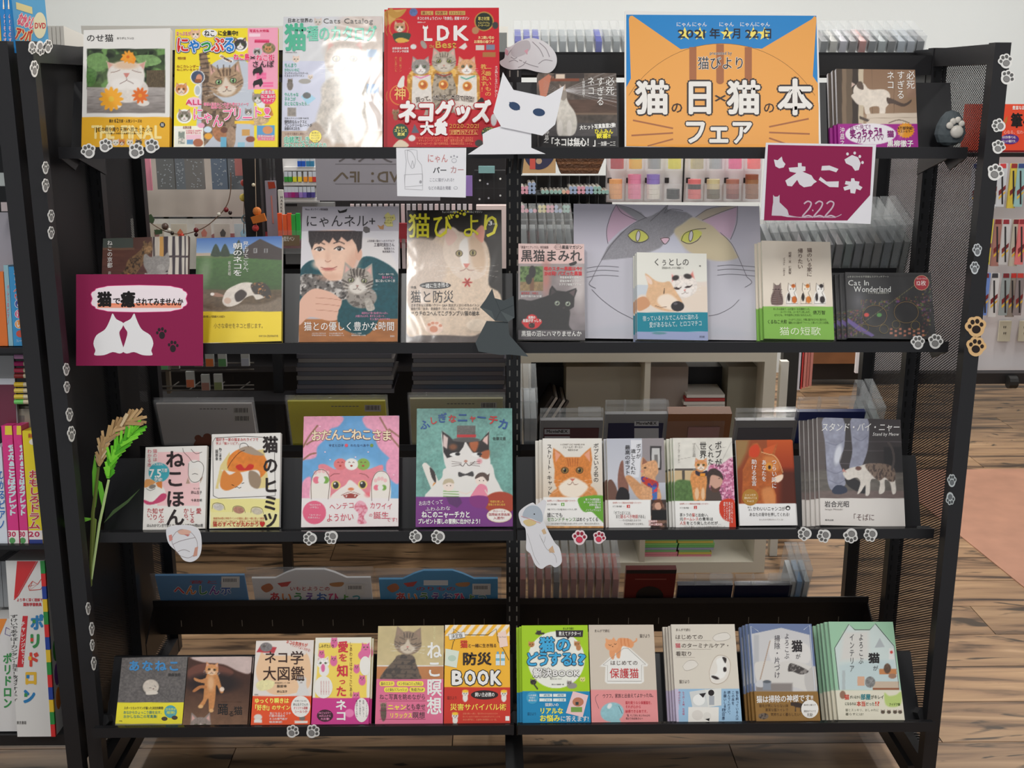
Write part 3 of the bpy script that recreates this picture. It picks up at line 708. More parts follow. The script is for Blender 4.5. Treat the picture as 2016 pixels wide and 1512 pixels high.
def art_ldk(c):
    c.bg((200,24,40));c.mix(np.clip((c.Y-200)/90,0,.35)*np.clip(abs(c.X-875)/110,0,1),(140,10,30))
    gold=(206,160,84);c.po([(763,20),(800,18),(765,50)],gold);c.po([(770,16),(782,24),(800,18),(790,32),(776,36),(764,26)],(190,140,60),1);c.el(785,56,19,19,(200,150,60));c.el(785,56,17.5,17.5,(200,24,40));c.cat(787,54,11,(196,150,110),(236,226,210),wh=0);c.po([(774,66),(808,66),(800,84),(790,76),(780,84)],(40,70,50),1);c.po([(778,78),(790,74),(806,80),(794,84),(784,84)],(220,170,70),1)
    c.el(953,42,19,19,(190,150,70));c.el(953,42,17,17,(36,44,36));c.el(936,60,7,7,(180,130,90));c.el(975,50,6,7,(60,60,60));c.rect(937,89,953,99,(210,200,190));c.rect(957,88,974,98,(120,130,150));c.rect(950,103,976,112,(170,110,60))
    c.po([(802,150),(812,136),(830,128),(930,130),(944,150),(946,215),(800,215)],(186,130,50),e=2).mott((230,180,90),.5,5)
    c.po([(812,150),(848,148),(852,215),(810,215)],(222,214,206)).nz(.05,4);c.po([(903,148),(938,148),(940,215),(898,215)],(226,218,208)).nz(.05,4)
    c.po([(856,145),(890,145),(899,175),(898,222),(850,222),(851,170)],(172,158,140),e=1.5).mott((112,100,86),.52,5).nz(.1,3)
    c.cat(828,132,18,(150,142,136),(236,230,224),(120,140,100));c.cat(919,132,18,(214,160,116),(238,232,226),(130,130,80));c.cat(874,122,24,(178,166,148),(204,192,176),(150,150,70),0,(84,72,62));
    c.ln([(818,150),(828,154),(844,148)],2.4,(226,120,170));c.ln([(908,152),(918,156),(934,150)],2.6,(90,170,150));c.ln([(860,145),(874,150),(888,145)],2.6,(150,60,50))
    for x,y in ((833,167),(873,167),(920,170)): c.el(x,y,9.5,9.5,(220,150,60));c.el(x,y,7,7,(190,96,40));c.el(x-2,y-2,3,3,(250,220,150))
    c.el(787,187,20,20,(226,150,60));c.el(787,187,18.4,18.4,(200,24,40));c.po([(782,170),(790,152),(796,150),(796,160),(794,172)],(228,222,214),1);c.po([(836,222),(846,200),(850,222),(832,240)],(178,166,150),1);c.po([(890,202),(902,200),(908,222),(898,226)],(226,206,196),1)
    c.cat(779,222,7,(150,110,80),wh=0);c.el(779,230,5,7,(140,100,70));c.po([(810,262),(816,244),(826,262)],(90,96,110));c.el(811,272,7,6,(224,220,216));c.el(789,259,15.5,15.5,(30,76,60));c.po([(775,286),(788,275),(804,284),(800,290),(776,290)],(226,206,180),1);c.el(814,24,8,8,(90,110,160)).nz(.2,2);c.el(834,88,5,9,(160,150,140),-30);c.el(814,92,6,5,(216,216,212));c.po([(903,94),(916,84),(920,92),(914,98)],(224,214,206));c.el(962,262,14,12,(30,76,60));c.el(943,282,8,7,(60,60,56));c.el(972,236,6,12,(200,200,200));c.po([(938,204),(948,192),(954,200),(950,210)],(40,34,36),1)
    for i,ch in enumerate(('L','D','K')): c.t(ch,(834,860,892)[i],(50,44,44)[i],(852,885,924)[i],84,(236,230,226),w=.06)
    c.fl.po([(832,56),(833,50),(836,53),(840,53),(842,50),(843,56),(838,60)],(236,230,226))
    c.t('the',845,85,855,96,gold,w=0);c.t('Best',857,78,899,97,(214,160,70),w=.05)
    for i,s in enumerate(('楽しく','快適で','ストレスない')): x0,x1=((829,853),(857,881),(884,916))[i];c.fl.rect(x0,22,x1,30,(200,160,90));c.t(s,x0+2,22.5,x1-2,29.5,(120,20,20),w=.02)
    lines(c,[('ネコとのちょうどいい「衣食住」提案マガジン',821,33,924,40),('晋遊舎ムック',822,43,838,46),('泌尿器系の病気',772,93,805,98),('カンタン予防策',772,99,805,104)],WH,.02)
    lines(c,[('寒さ対策',941,33,964,41),('ベストアイテム',941,43,964,48),('ヒーターベッド',941,48,964,53)],(230,210,110),.02);lines(c,[('ネコ飼い宅の',941,71,973,78),('お掃除の極ワザ',933,79,973,86)],(250,226,160),.03)
    c.t('一番いいもの',954,130,968,190,(240,190,100),v=1);c.t('教えます！',946,126,958,182,(240,190,100),v=1);c.t('ネコを飼いたくなるけしい！楽しい！',974,130,980,192,WH,v=1);c.t('品質一等ブン',786,112,791,142,(230,150,90),v=1);c.t('良いを愛いいも',777,112,782,142,(230,150,90),v=1)
    c.t('神',776,171,800,198,(240,190,110),w=.02)
    for i,ch in enumerate('買って、試して、本音で評価！'): c.t(ch,818+i*8.6,191-4.5*math.sin(i/13*3.14),828+i*8.6,202-4.5*math.sin(i/13*3.14),BK,w=.03,rot=(i-6)*1.6,o=((236,220,206),.08))
    c.t('ネコグッズ',784,198,966,244,(238,234,232),w=.085,o=((170,16,30),.12),skew=.05);c.t('大賞',827,240,882,268,(238,234,232),w=.08);c.t('2020-2021',884,243,943,255,(200,130,50),w=.03)
    c.fl.ln([(885,257),(941,257),(941,266),(885,266),(885,257)],.8,(220,160,80));c.t('37部門/70アイテム',887,257,939,266,(240,190,110),w=.02)
    lines(c,[('ツメとぎ / キャットスクラッチ / ネコ用ブラシ / 抱っこ具 / おもちゃ',819,270,932,276),('キャットフード / おやつ / 食器 / 猫草式給水器 / 猫砂用品',824,275,932,281),('キャリー&ケージ / 抜け毛掃除用品 / 消臭&衛生用品 / トイレ',820,281,930,287)],(236,130,90),.01)
    lines(c,[('飼い主の',780,249,797,254),('ストレス',776,254,802,261),('激減',782,261,797,268)],(240,226,120),.04);lines(c,[('これが安い',953,251,974,256),('ホールセンス',949,256,974,261)],(240,226,120),.02)
def art_hisshi(c):
    c.bg((84,76,70));c.gr(1058,140,1220,245,(96,84,76),(74,66,60));c.nz(.25,9);c.po([(1060,160),(1080,146),(1086,150),(1076,190),(1064,196)],(190,120,96));c.rect(1088,150,1112,156,(150,110,90));c.rect(1084,154,1140,160,(128,70,50));c.rect(1090,144,1150,154,(60,52,50));c.rect(1094,146,1112,155,(220,200,180))
    c.rect(1058,196,1216,222,(86,66,56)).nz(.2,7,4);c.rect(1058,222,1216,226,(120,100,84));c.rect(1058,242,1216,292,(78,74,74)).nz(.12,6,3)
    for a,w,k in ((-.18,1.5,.8),(-.3,1.2,.5),(-.42,1.1,.5),(-.02,1.6,.8),(.04,1.1,.6),(.1,1.4,.8),(.16,1,.5),(.22,1.6,.7),(-.1,.9,.6),(.3,.9,.4)): c.ln([(1108,178),(1216,178+108*a)],w,(206,204,206),a=k,e=1.4);c.ln([(1108,180),(1070,176-a*60)],.8,(170,160,156),a=.4)
    c.po([(1104,178),(1110,172),(1118,200),(1132,222),(1136,246),(1128,266),(1100,268),(1096,240),(1098,215),(1102,200)],(206,200,190),1,e=1.5).nz(.08,5);c.el(1109,186,7,12,(150,140,130));c.po([(1103,176),(1101,166),(1108,172),(1113,165),(1113,178)],(190,170,156));c.el(1103,252,5,16,(222,216,208));c.el(1121,252,5,16,(222,216,208));c.rect(1058,268,1216,292,(36,34,36))
    c.t('必死',1192,151,1210,188,WH,v=1);c.t('すぎる',1174,151,1190,209,WH,v=1);c.t('ネコ',1156,151,1171,188,WH,v=1);c.t('〜前後不覚篇〜',1146,154,1152,192,WH,v=1)
    c.t('大ヒット写真集第2弾!',1141,244,1212,254,WH,w=.05,rot=-4);c.t('ひふみん',1170,254,1207,264,(240,226,60),w=.06);c.t('歓喜!!',1174,263,1202,273,(240,226,60),w=.07);c.t('沖',1072,256,1081,266,WH);c.t('昌',1072,266,1081,276,WH);c.t('之',1070,272,1080,282,WH)
    c.t('「ネコは無心！」',1078,271,1180,289,WH,w=.05);c.t('─加藤一二三',1177,278,1212,288,WH,w=.02)
def art_hisshi2(c):
    c.gr(1640,130,1810,245,(150,122,98),(168,142,118));c.rect(1640,130,1658,245,(74,62,52));c.rect(1658,130,1666,245,(128,108,88));c.rect(1666,130,1678,245,(104,88,72));c.rect(1678,130,1692,245,(60,50,44));c.rect(1690,130,1700,245,(200,184,160));c.gr(1700,130,1810,226,(140,108,84),(150,122,98));c.ln([(1760,134),(1760,224)],1,(110,84,64));c.ln([(1716,134),(1718,224)],.8,(120,96,74));c.rect(1786,160,1806,192,(150,118,98))
    c.po([(1676,188),(1684,184),(1690,198),(1704,194),(1706,206),(1690,206),(1680,196)],(222,210,196),1,e=1.2)
    c.po([(1684,168),(1700,164),(1712,176),(1740,176),(1752,186),(1750,204),(1744,212),(1742,224),(1732,226),(1730,210),(1712,212),(1714,226),(1704,224),(1700,208),(1688,200),(1680,182)],(226,214,200),1,e=1.3).nz(.06,6);c.po([(1686,166),(1690,174),(1700,176),(1698,163),(1692,160)],(96,80,70),1);c.po([(1676,172),(1677,162),(1684,166)],(206,180,166));c.po([(1690,162),(1694,160),(1696,168)],(96,80,70))
    c.po([(1746,192),(1760,196),(1780,204),(1794,196),(1792,203),(1778,210),(1758,204),(1748,204)],(84,68,60),1);c.po([(1706,224),(1806,222),(1806,246),(1706,246)],(214,198,180));c.ln([(1706,233),(1806,231)],1,(170,150,130));c.po([(1692,228),(1712,236),(1708,240),(1692,234)],(90,78,70));c.ln([(1750,242),(1770,236),(1790,242)],1.5,(90,70,58),1)
    c.rect(1640,244,1810,292,(160,30,138));c.el(1714,264,50,21,(232,226,232))
    P=[]
    for i in range(36): a=i*math.pi/18;rr=1 if i % 2 else .84;P.append((1783+18*rr*math.cos(a),257+16*rr*math.sin(a)))
    c.po(P,(228,150,30));c.mix(np.clip(1-np.abs(c.X-1775+ (c.Y-262)*.3)/7,0,1)*np.clip(1-np.abs(c.Y-260)/20,0,1)*.5,(236,200,220))
    c.t('必死',1784,139,1801,176,WH,v=1);c.t('すぎる',1765,139,1781,196,WH,v=1);c.t('ネコ',1745,140,1761,176,WH,v=1);c.t('沖昌之',1653,250,1663,288,WH,v=1)
    c.t('見て!見て!!',1672,246,1714,256,(130,20,110),w=0,rot=-6);c.t('笑っちゃう!!',1673,252,1736,271,(130,20,110),w=.06,rot=-6);c.t('カワイイ♡♡',1686,265,1740,280,(130,20,110),w=.01,rot=-6);c.t('猫',1746,257,1760,271,(130,20,110),w=.06)
    lines(c,[('8万部突破!',1767,249,1797,256),('ベストセラー',1767,256,1797,262)],(60,30,20),.03);c.t('黒柳徹子',1746,276,1798,290,WH,w=.04)
R0=rowframe(0)
book('photo_book','white cat photo book with orange flowers on a white cat and yellow band','book',R0,(161,57,333,58,336,292,164,293),art_nose,.016,band=230.5)
book('magazine','yellow and pink cat travel magazine with a tabby looking up','magazine',R0,(342,55,545,57,549,294,345,294),art_nyapple,.01,'satin',side=(230,210,60))
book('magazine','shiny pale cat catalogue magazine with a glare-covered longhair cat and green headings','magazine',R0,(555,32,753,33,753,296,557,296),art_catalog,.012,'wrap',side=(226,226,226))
book('magazine','red magazine with three cats wearing gold medals','magazine',R0,(761,14,982,17,985,294,765,295),art_ldk,.007,'satin',side=(190,30,40),copies=1,cdx=-.008,cname='red three-cat magazines')
book('photo_book','square photo book of a white cat in water streams with black band','book',R0,(1060,147,1215,141,1214,292,1060,292),art_hisshi,.012,side=(210,205,200),copies=1,cdx=-.002,cname='water stream cat photo books')
book('photo_book','square photo book of a white cat on a cupboard with purple band','book',R0,(1647,139,1805,134,1804,291,1650,291),art_hisshi2,.010,side=(226,222,224),band=244,copies=2,cdx=-.0045,cname='cupboard cat photo books')
# ---- banner board (all vector)
BQ=rect_frame(rowframe(0,-.002),(1231,25,1614,25,1612,292,1229,292))
ban=empty('event_sign','large blue and orange cat day fair sign board with big white lettering','sign',BQ[0])
w_,h_=BQ[1],BQ[2]
MB().box(0,w_,0,.006,0,h_).build('board',cmat((232,230,226)),ban)
f=Flat();OR,BL,BR=(236,166,84),(34,132,200),(168,104,66)
f.rect(1233,29,1612,296,BL);f.po([(1238,38),(1240,32),(1245,31),(1340,97),(1400,90),(1500,96),(1598,38),(1603,32),(1607,34),(1607,42),(1600,150),(1612,165),(1612,296),(1230,296),(1231,172),(1242,155)],OR)
cir=[(1421+215*math.cos(a),300+214*math.sin(a)) for a in [math.pi+math.pi*i/40 for i in range(41)]]
cir=[(max(1231,min(1611.5,x)),y) for x,y in cir]
f.po(cir+[(1611,296),(1231,296)],OR);f.ln([p for p in cir if 1233 < p[0] < 1610],.7,(120,80,40))
for x0,x1,y1 in ((1357,1371,156),(1410,1425,160),(1466,1480,156)):
    f.rect(x0,87 if x0 == 1410 else 93,x1,y1,BR);f.el((x0+x1)/2,y1,(x1-x0)/2,6,BR)
def star(f,x,y,r,col): f.po([(x+r*(1 if i % 2 == 0 else .42)*math.sin(i*math.pi/5),y-r*(1 if i % 2 == 0 else .42)*math.cos(i*math.pi/5)) for i in range(10)],col)
for x,y in ((1348,67),(1378,67),(1431,67),(1483,67),(1505,67)): star(f,x,y,14,(248,226,110))
for s,x in (('にゃん',1331),('にゃん',1362),('にゃん',1415),('にゃん',1456),('にゃん',1486)): f.t(s,x,43,x+30,53,WH,w=.01)
for s,x0,x1 in (('2021',1333,1389),('年',1396,1418),('2',1424,1436),('月',1441,1460),('22',1466,1494),('日',1501,1521)): f.t(s,x0,55,x1,77,(26,34,56),w=.035)
f.t('presented by',1397,100,1441,109,(90,60,40),w=.03,o=(WH,.06));f.t('猫びより',1373,111,1467,138,(50,34,30),w=.01,o=(WH,.05));
for s,x0,y0,x1,y1 in (('猫',1250,157,1318,227),('日',1347,155,1408,227),('猫',1430,157,1498,227),('本',1530,154,1600,228),('フ',1345,232,1393,286),('ェ',1390,232,1440,286),('ア',1438,234,1482,286)): f.t(s,x0,y0,x1,y1,(236,232,226),w=.05,o=((56,44,42),.115))
f.t('の',1320,200,1345,224,(56,34,28),w=.03);f.t('の',1502,200,1526,224,(56,34,28),w=.03);f.t('×',1404,178,1432,208,(56,44,42),w=-.01)
for a,b in (((1246,237),(1325,253)),((1243,267),(1325,262)),((1275,288),(1325,274)),((1592,234),(1514,250)),((1594,264),(1514,261)),((1560,288),(1514,272))): f.ln([a,b],3.2,BR)
put_flat(f,BQ[0],'printed_face',ban,'satin',-.0004,(.003,w_-.003,.001,h_-.003))
# ---------------- row 2 ----------------
def art_kyoto(c):
    c.bg((86,56,48));
    for i in range(6): c.rect(195,490+i*18,305,507+i*18,(96-i*3,60-i*2,50)).nz(.12,6,4)
    c.rect(195,468,262,490,(70,76,70));c.rect(199,488,265,492,(110,80,64));c.rect(300,462,370,675,(206,198,186))
    for x,w,k in ((301,4,(70,60,62)),(306,7,(190,180,166)),(314,8,(200,150,80)),(322,9,(60,48,56)),(339,6,(60,52,60)),(352,6,(58,50,58)),(363,3,(70,60,66))): c.rect(x,462,x+w,640,k)
    c.rect(330,503,370,507,(74,62,66));c.rect(195,556,372,675,(60,42,36))
    c.po([(236,540),(246,530),(252,512),(268,500),(280,488),(282,476),(286,474),(290,480),(296,475),(300,482),(299,496),(290,504),(284,516),(274,530),(262,548),(262,552),(248,552),(250,538),(240,546)],(126,96,66),1,e=1.5).mott((64,48,38),.5,4).nz(.15,2.5);c.el(253,546,4,8,(176,120,64));c.el(262,548,3,5,(176,120,64));c.el(292,490,8,7,(150,116,80)).nz(.3,2)
    c.po([(283,504),(288,500),(296,506),(310,503),(322,505),(330,497),(334,512),(332,530),(326,536),(334,556),(342,600),(276,600),(282,548),(290,538),(283,522)],(150,146,142),1,e=1.5).nz(.12,2.2);c.el(317,527,8,7,(166,162,158)).nz(.1,2);c.el(318,548,7,16,(160,156,152)).nz(.1,2);c.ln([(286,539),(305,543),(330,537)],3,(170,166,160),1)
    c.t('ねこの京都',211,473,222,528,WH,v=1,w=.005);c.t('岩合光',213,534,219,556,(220,214,206),v=1)
def art_asa(c):
    c.gr(380,462,560,505,(40,92,168),(150,176,206));c.rect(380,500,560,525,(58,84,46));c.gr(380,504,560,575,(70,110,52),(52,84,36)).nz(.1,3,2);c.rect(380,498,415,504,(180,160,140));c.rect(384,505,520,508,(90,110,60))
    for x,r in ((425,9),(443,9),(470,10)): c.po([(x-r,504),(x-r*.7,490),(x,480 if x < 460 else 472),(x+r*.7,490),(x+r,504)],(40,58,40),1).nz(.2,3)
    c.po([(480,508),(482,488),(512,470),(545,486),(556,490),(556,512)],(54,40,38));c.rect(499,489,506,498,(150,150,150));c.rect(520,489,527,498,(150,150,150));c.rect(501,490,504,497,(60,50,50));c.rect(522,490,525,497,(60,50,50))
    c.rect(380,570,560,614,(96,78,56)).nz(.22,3,2);c.mix(np.clip((c.Y-560)/14,0,1)*np.clip((580-c.Y)/20,0,1)*.6,(70,76,40));c.po([(380,600),(430,612),(470,600),(520,598),(556,585),(556,614),(380,614)],(128,112,94),1,e=5).nz(.12,2)
    c.po([(415,580),(424,576),(438,580),(440,584),(424,584)],(160,120,100),1);c.po([(438,590),(446,572),(462,562),(480,556),(500,558),(520,570),(530,584),(520,586),(505,590),(498,582),(484,586),(470,598),(452,604),(441,600)],(222,212,200),1,e=1.3).nz(.06,4);c.po([(462,580),(475,570),(486,578),(478,590),(466,594)],(60,48,44),1,e=2);c.el(448,592,7,6,(210,180,160));c.el(418,579,4,3,(236,230,222))
    c.po([(494,560),(516,556),(530,566),(534,584),(526,588),(512,580),(500,578)],(60,52,46),1,e=1.5).mott((190,130,70),.6,4)
    c.el(404,535,10,28,(190,196,180),8,e=12,a=.35)
    c.rect(380,613.5,560,675,(244,214,44));c.t('見上げてごらん、',478,475,490,540,WH,v=1);c.t('朝のネコを',458,478,478,544,WH,v=1,w=.02);c.t('岩合光昭',449,514,455,543,(226,222,214),v=1)
    c.t('小さな幸せをネコと感じます。',421,636,522,647,(120,96,20));c.t('岩合光昭の新しい写真集ネコを紹介!',391,621,443,626,(110,90,30),w=.02);c.t('BUNKYOSHA 定価(本体1800円+税)',510,659,548,664,(110,90,30))
def art_nyannel(c):
    c.bg((190,184,190));c.gr(588,455,790,600,(212,208,212),(224,218,220));c.rect(588,400,790,455,(186,180,188));c.po([(588,540),(610,512),(620,500),(650,480),(740,470),(786,530),(786,560),(588,560)],(222,216,214),1,e=6)
    c.po([(590,560),(592,530),(614,512),(640,520),(660,560),(640,600),(590,600)],(22,74,84),1,e=2).nz(.12,4);c.po([(700,530),(715,506),(745,510),(784,540),(786,600),(786,650),(670,640),(680,560)],(22,78,88),1,e=2).nz(.14,5)
    c.rect(588,628,790,675,(168,108,62)).nz(.1,8,4);c.po([(590,545),(620,540),(680,560),(700,600),(640,600),(590,580)],(110,104,100),1,e=2).mott((196,190,184),.5,7).mott((60,56,54),.55,5)
    c.po([(614,466),(618,455),(700,455),(704,480),(702,510),(690,535),(672,550),(650,552),(634,540),(620,515),(612,488)],(236,196,172),1,e=1.5).nz(.03,8);c.el(706,500,7,13,(226,176,152));c.el(632,520,16,10,(240,206,186),e=8)
    c.el(694,520,12,24,(214,164,140),20,e=14,a=.7);c.el(650,545,22,7,(216,168,144),e=8,a=.7);c.el(658,472,40,12,(214,168,146),e=10,a=.6)
    c.po([(607,455),(714,455),(712,488),(705,498),(701,482),(693,470),(684,476),(672,466),(664,478),(655,468),(648,479),(638,472),(628,481),(620,477),(614,492),(608,476)],(50,42,44),0,e=1.5).nz(.3,3,.4)
    for hx in (620,634,650,668,688,700): c.ln([(hx+6,456),(hx,476)],.8,(92,80,80),a=.6)
    for x,dy in ((629,490),(668,489)): c.el(x,dy+1,8,3.4,(236,226,220));c.ln([(x-10,dy+1),(x,dy-4),(x+10,dy+1)],2,(50,38,36),1);c.el(x,dy+1,4,3.6,(44,30,30));c.el(x-1,dy,1,1,WH);c.ln([(x-11,dy-10),(x,dy-13),(x+10,dy-9)],2.2,(80,62,58),1)
    c.el(645,508,4,10,(222,176,152),e=6,a=.7);c.ln([(640,513),(645,516),(651,513)],1.4,(180,120,100),1);c.el(647,530,13,3.2,(206,128,118),e=2);c.ln([(632,526),(647,530),(663,525)],1.4,(150,76,70),1);c.ln([(640,534),(654,534)],1.2,(206,150,130))
    c.po([(588,600),(600,580),(620,568),(650,575),(672,590),(676,600),(666,612),(672,625),(650,632),(610,624),(588,640)],(226,180,158),1,e=1.3);
    for y in (590,602,614): c.ln([(622,y-4),(650,y-2),(672,y+1)],1.1,(186,130,110),1)
    c.po([(672,600),(680,590),(735,600),(745,630),(720,660),(680,650),(664,630)],(24,76,84),1,e=2).nz(.12,4)
    c.el(712,585,30,22,(150,142,134),e=2).mott((96,88,82),.5,5);c.po([(718,590),(728,588),(738,606),(732,612),(722,610)],(176,168,158),1).nz(.15,3);c.cat(704,554,31,(168,158,148),(216,208,198),(160,160,120),3,(60,52,48),nose=(150,100,92));
    for i in range(5): c.ln([(690+i*7,528+abs(i-2)),(693+i*5.5,545)],2.2,(58,50,46),a=.8)
    for k in (-1,1):
        for j in range(3): c.ln([(704+k*31,552+j*7),(704+k*20,557+j*6)],2,(60,52,48),a=.7)
    c.t('にゃんネル+',601,422,740,448,(36,32,36),w=0);lines(c,[('Mooc オンライン特別編集',601,410,646,415),('人気俳優と猫のぐったりグラビア',723,472,777,477),('工藤阿須加さん',736,478,777,486),('稲葉友さん',756,487,777,492),('飯尾楓真さん',753,493,777,498)],(70,60,70),.005)
    c.fl.po([(757,424),(764,418),(770,425),(776,422),(779,432),(772,436),(774,446),(762,446),(756,440),(760,432)],(206,196,120));c.fl.po([(665,413),(670,416),(680,413),(684,411),(682,417),(676,419),(668,420),(666,417)],BK);c.fl.po([(716,447),(722,446),(728,450),(728,457),(720,459),(715,455)],(90,84,84));c.fl.po([(743,443),(750,446),(756,442),(755,452),(748,451)],(180,130,80));lines(c,[('癒され写真',755,427,775,431),('いっぱいの',757,432,772,436),('猫ざんまい',756,437,774,441)],(90,80,30),0)
    c.fl.rect(608,454.5,700,455.2,(90,84,90));lines(c,[('猫に会いにゆく旅',739,550,778,556),('ペンギン・春本一で迷…',745,538,778,542)],WH,0);c.t('猫まみてぇ…',752,543,778,549,(230,120,170));lines(c,[('高田先生より聞く猫は愛されいっぱい、',712,614,766,619),('火曜日なんかの、慕すると人生一つ…',700,620,760,625),('そこに猫がいるだけで幸せ',728,626,768,631)],(236,150,190),0)
    c.t('猫との優しく豊かな時間',598,633,777,652,WH,w=.005);lines(c,[('人はなぜねこが好きなのか',614,655,642,658),('世界最大猫の気持ちのお話',614,659,642,662),('COLUMN猫の気まま',648,655,676,658),('ねこ好き俳優名の一人',648,659,678,662),('にゃんと健康',692,655,712,658),('獣医師が教える猫',692,659,720,662),('宝島社',768,660,777,664)],WH,0)
def art_biyori(c):
    c.bg((40,34,30));c.gr(795,405,995,470,(34,30,28),(44,38,34));c.rect(795,655,995,680,(80,66,60)).nz(.1,5)
    c.po([(800,560),(800,500),(820,480),(850,475),(870,450),(900,455),(950,470),(965,510),(962,560),(985,580),(992,640),(985,660),(950,655),(930,662),(880,660),(830,660),(800,655)],(216,192,168),1,e=3).nz(.06,6).nz(.05,3);c.po([(800,480),(850,470),(880,500),(870,560),(830,600),(800,600)],(206,186,170),1,e=10).nz(.07,3,.5)
    c.po([(874,478),(878,455),(892,447),(912,462),(930,458),(948,446),(955,452),(952,480),(960,510),(954,540),(930,552),(900,545),(880,520),(872,500)],(222,202,184),1,e=2).nz(.04,5);c.po([(934,462),(946,444),(954,450),(950,478)],(232,160,140),1,e=2);c.po([(877,470),(880,456),(890,452),(900,468),(884,484)],(226,190,176),1,e=2);c.po([(905,480),(920,470),(922,520),(912,525),(905,505)],(236,228,220),1,e=3)
    c.po([(925,465),(950,480),(956,520),(945,535),(930,520)],(206,172,140),1,e=6,a=.7)
    for x,y in ((904,499),(931,498)): c.el(x,y,7,6.5,(60,44,30));c.el(x,y,5.6,5.4,(176,160,110));c.el(x,y,1.8,4,(30,26,20))
    c.po([(912,519),(925,519),(920,527),(916,527)],(214,130,116));c.ln([(905,534),(914,531),(918,528),(924,532),(934,532)],1.2,(150,100,86),1)
    for k in (-1,1):
        for j in range(3): c.ln([(918+k*12,528+j*3),(918+k*62,522+j*12)],.7,(240,236,230),a=.5)
    flower(c,920,556,9,(176,40,30),6,(150,30,24));c.el(855,645,17,13,(232,200,180)).nz(.05,4);
    for x,y,r in ((854,648,8),(845,639,3.5),(852,636,3.5),(860,636,3.5),(867,641,3.5)): c.el(x,y,r,r*.8,(206,130,96))
    c.el(940,640,22,12,(226,206,184)).nz(.05,4);c.el(812,640,10,20,(222,204,186));
    c.t('猫',803,419,848,470,(226,216,50),w=.03);c.t('び',850,419,892,470,(226,216,50),w=.02);c.t('よ',908,419,948,470,(226,216,50),w=.01);c.t('り',944,419,988,470,(226,216,50),w=.03);lines(c,[('ちょっとお洒落な',870,415,902,420),('大人のねこマガジン',914,415,950,420)],WH,.01);c.t('3',961,433,970,445,WH,w=.03);c.t('2021',970,439,978,443,WH)
    for x,y,r in ((900,426,3.4),(892,424,1.8),(895,419,1.8),(901,418,1.8),(907,421,1.8)): c.fl.el(x,y,r,r,(226,216,50));c.fl.el(x+14,y-4,r,r,(226,216,50))
    c.fl.el(857,562,31,7,BK);c.t('一緒に生き残る',830,557,884,567,WH,w=.01,rot=-3);c.t('特集',809,563,820,569,BK);c.t('猫と防災',808,571,894,597,(34,28,30),w=.0);lines(c,[('さまざまな災害時ハウツー Q&A 防災グッズ/いのちのバトン',809,598,944,604),('岩合光昭「会津」 新美敬子「ポルトガル」 アルベール・カミュ',809,605,944,611)],BK,.005);c.t('特集',809,614,815,618,BK);c.t('ウチのコへんてこグランプリ/猫の絵本',817,612,944,622,BK,w=.02)
def art_kuro(c):
    c.gr(1015,475,1155,520,(222,190,184),(226,190,184));c.gr(1015,519,1155,675,(150,138,136),(120,112,116)).nz(.12,18);c.el(1140,560,14,40,(190,180,178),e=14);c.el(1075,545,8,30,(180,120,110),e=10)
    c.rect(1024,524,1069,573,(104,130,74)).mott((60,84,40),.5,5);c.rect(1024,555,1069,573,(140,116,80)).nz(.2,3);c.rect(1043,524,1051,573,(120,84,60));c.el(1048,535,7,12,(36,32,32));c.el(1041,550,6,10,(40,36,36))
    c.po([(1018,594),(1045,592),(1070,585),(1084,582),(1090,600),(1110,608),(1122,612),(1120,640),(1126,652),(1100,656),(1018,660)],(26,24,26),1,e=2).nz(.2,5);c.po([(1080,585),(1082,570),(1087,562),(1096,572),(1114,574),(1134,567),(1136,572),(1131,586),(1130,604),(1118,612),(1095,608),(1084,600)],(28,25,27),0,e=1.5)
    c.po([(1120,576),(1133,569),(1130,584)],(90,74,76),e=2);c.po([(1086,566),(1094,575),(1084,582)],(60,50,52),e=2)
    for x,y in ((1097,597),(1118,598)): c.el(x,y,5,4.6,(150,160,140));c.el(x,y,2.4,2.8,(20,20,20));c.el(x-1,y-1.5,.9,.9,(240,240,240))
    c.el(1110,606,2.5,1.6,(60,50,50));c.gr(1015,650,1155,675,(90,84,88),(70,66,70))
    for x,y,r in ((1047,636,17),(1036,634,9),(1058,634,9),(1047,626,10)): c.el(x,y,r,r*.7,(206,36,40))
    c.cat(1047,641,6,(40,20,24),wh=0)
    c.t('「黒猫マニアックス」特別編集',1022,484,1080,490,(80,50,50));c.t('黒猫マガジン',1106,483,1147,491,BK,w=.02);c.fl.ln([(1091,487),(1095,482),(1103,482),(1106,487),(1103,491),(1095,491),(1091,487)],.5,(120,70,70));c.t('まるごと一冊',1093,484,1104,489,BK);c.t('黒猫まみれ',1025,491,1146,516,(30,26,28),w=.02)
    c.t('噂のスター黒猫は今!?',1071,525,1146,533,(210,40,50),w=.05);c.t('SNS発! バズった黒猫',1072,534,1146,543,(210,40,50),w=.05);lines(c,[('黒猫看板猫を訪ねて',1102,544,1144,549),('愛猫自慢ギャラリー',1102,551,1144,556),('ラブラブ黒猫アイテム',1100,558,1144,563),('猫を見守り続けたぬくもり感',1026,581,1066,586)],WH,.01);c.t('猫写真家・沖昌之',1026,575,1060,580,(200,50,50));c.t('話題の',1040,622,1054,628,WH,w=.03);c.t('黒猫がぎっしり',1029,628,1066,635,WH,w=.03);c.t('黒猫の沼にハマりませんか',1026,651,1145,663,WH,w=.015)
    c.fl.po([(1120,519),(1126,517),(1134,514),(1136,518),(1130,522),(1122,523)],BK)
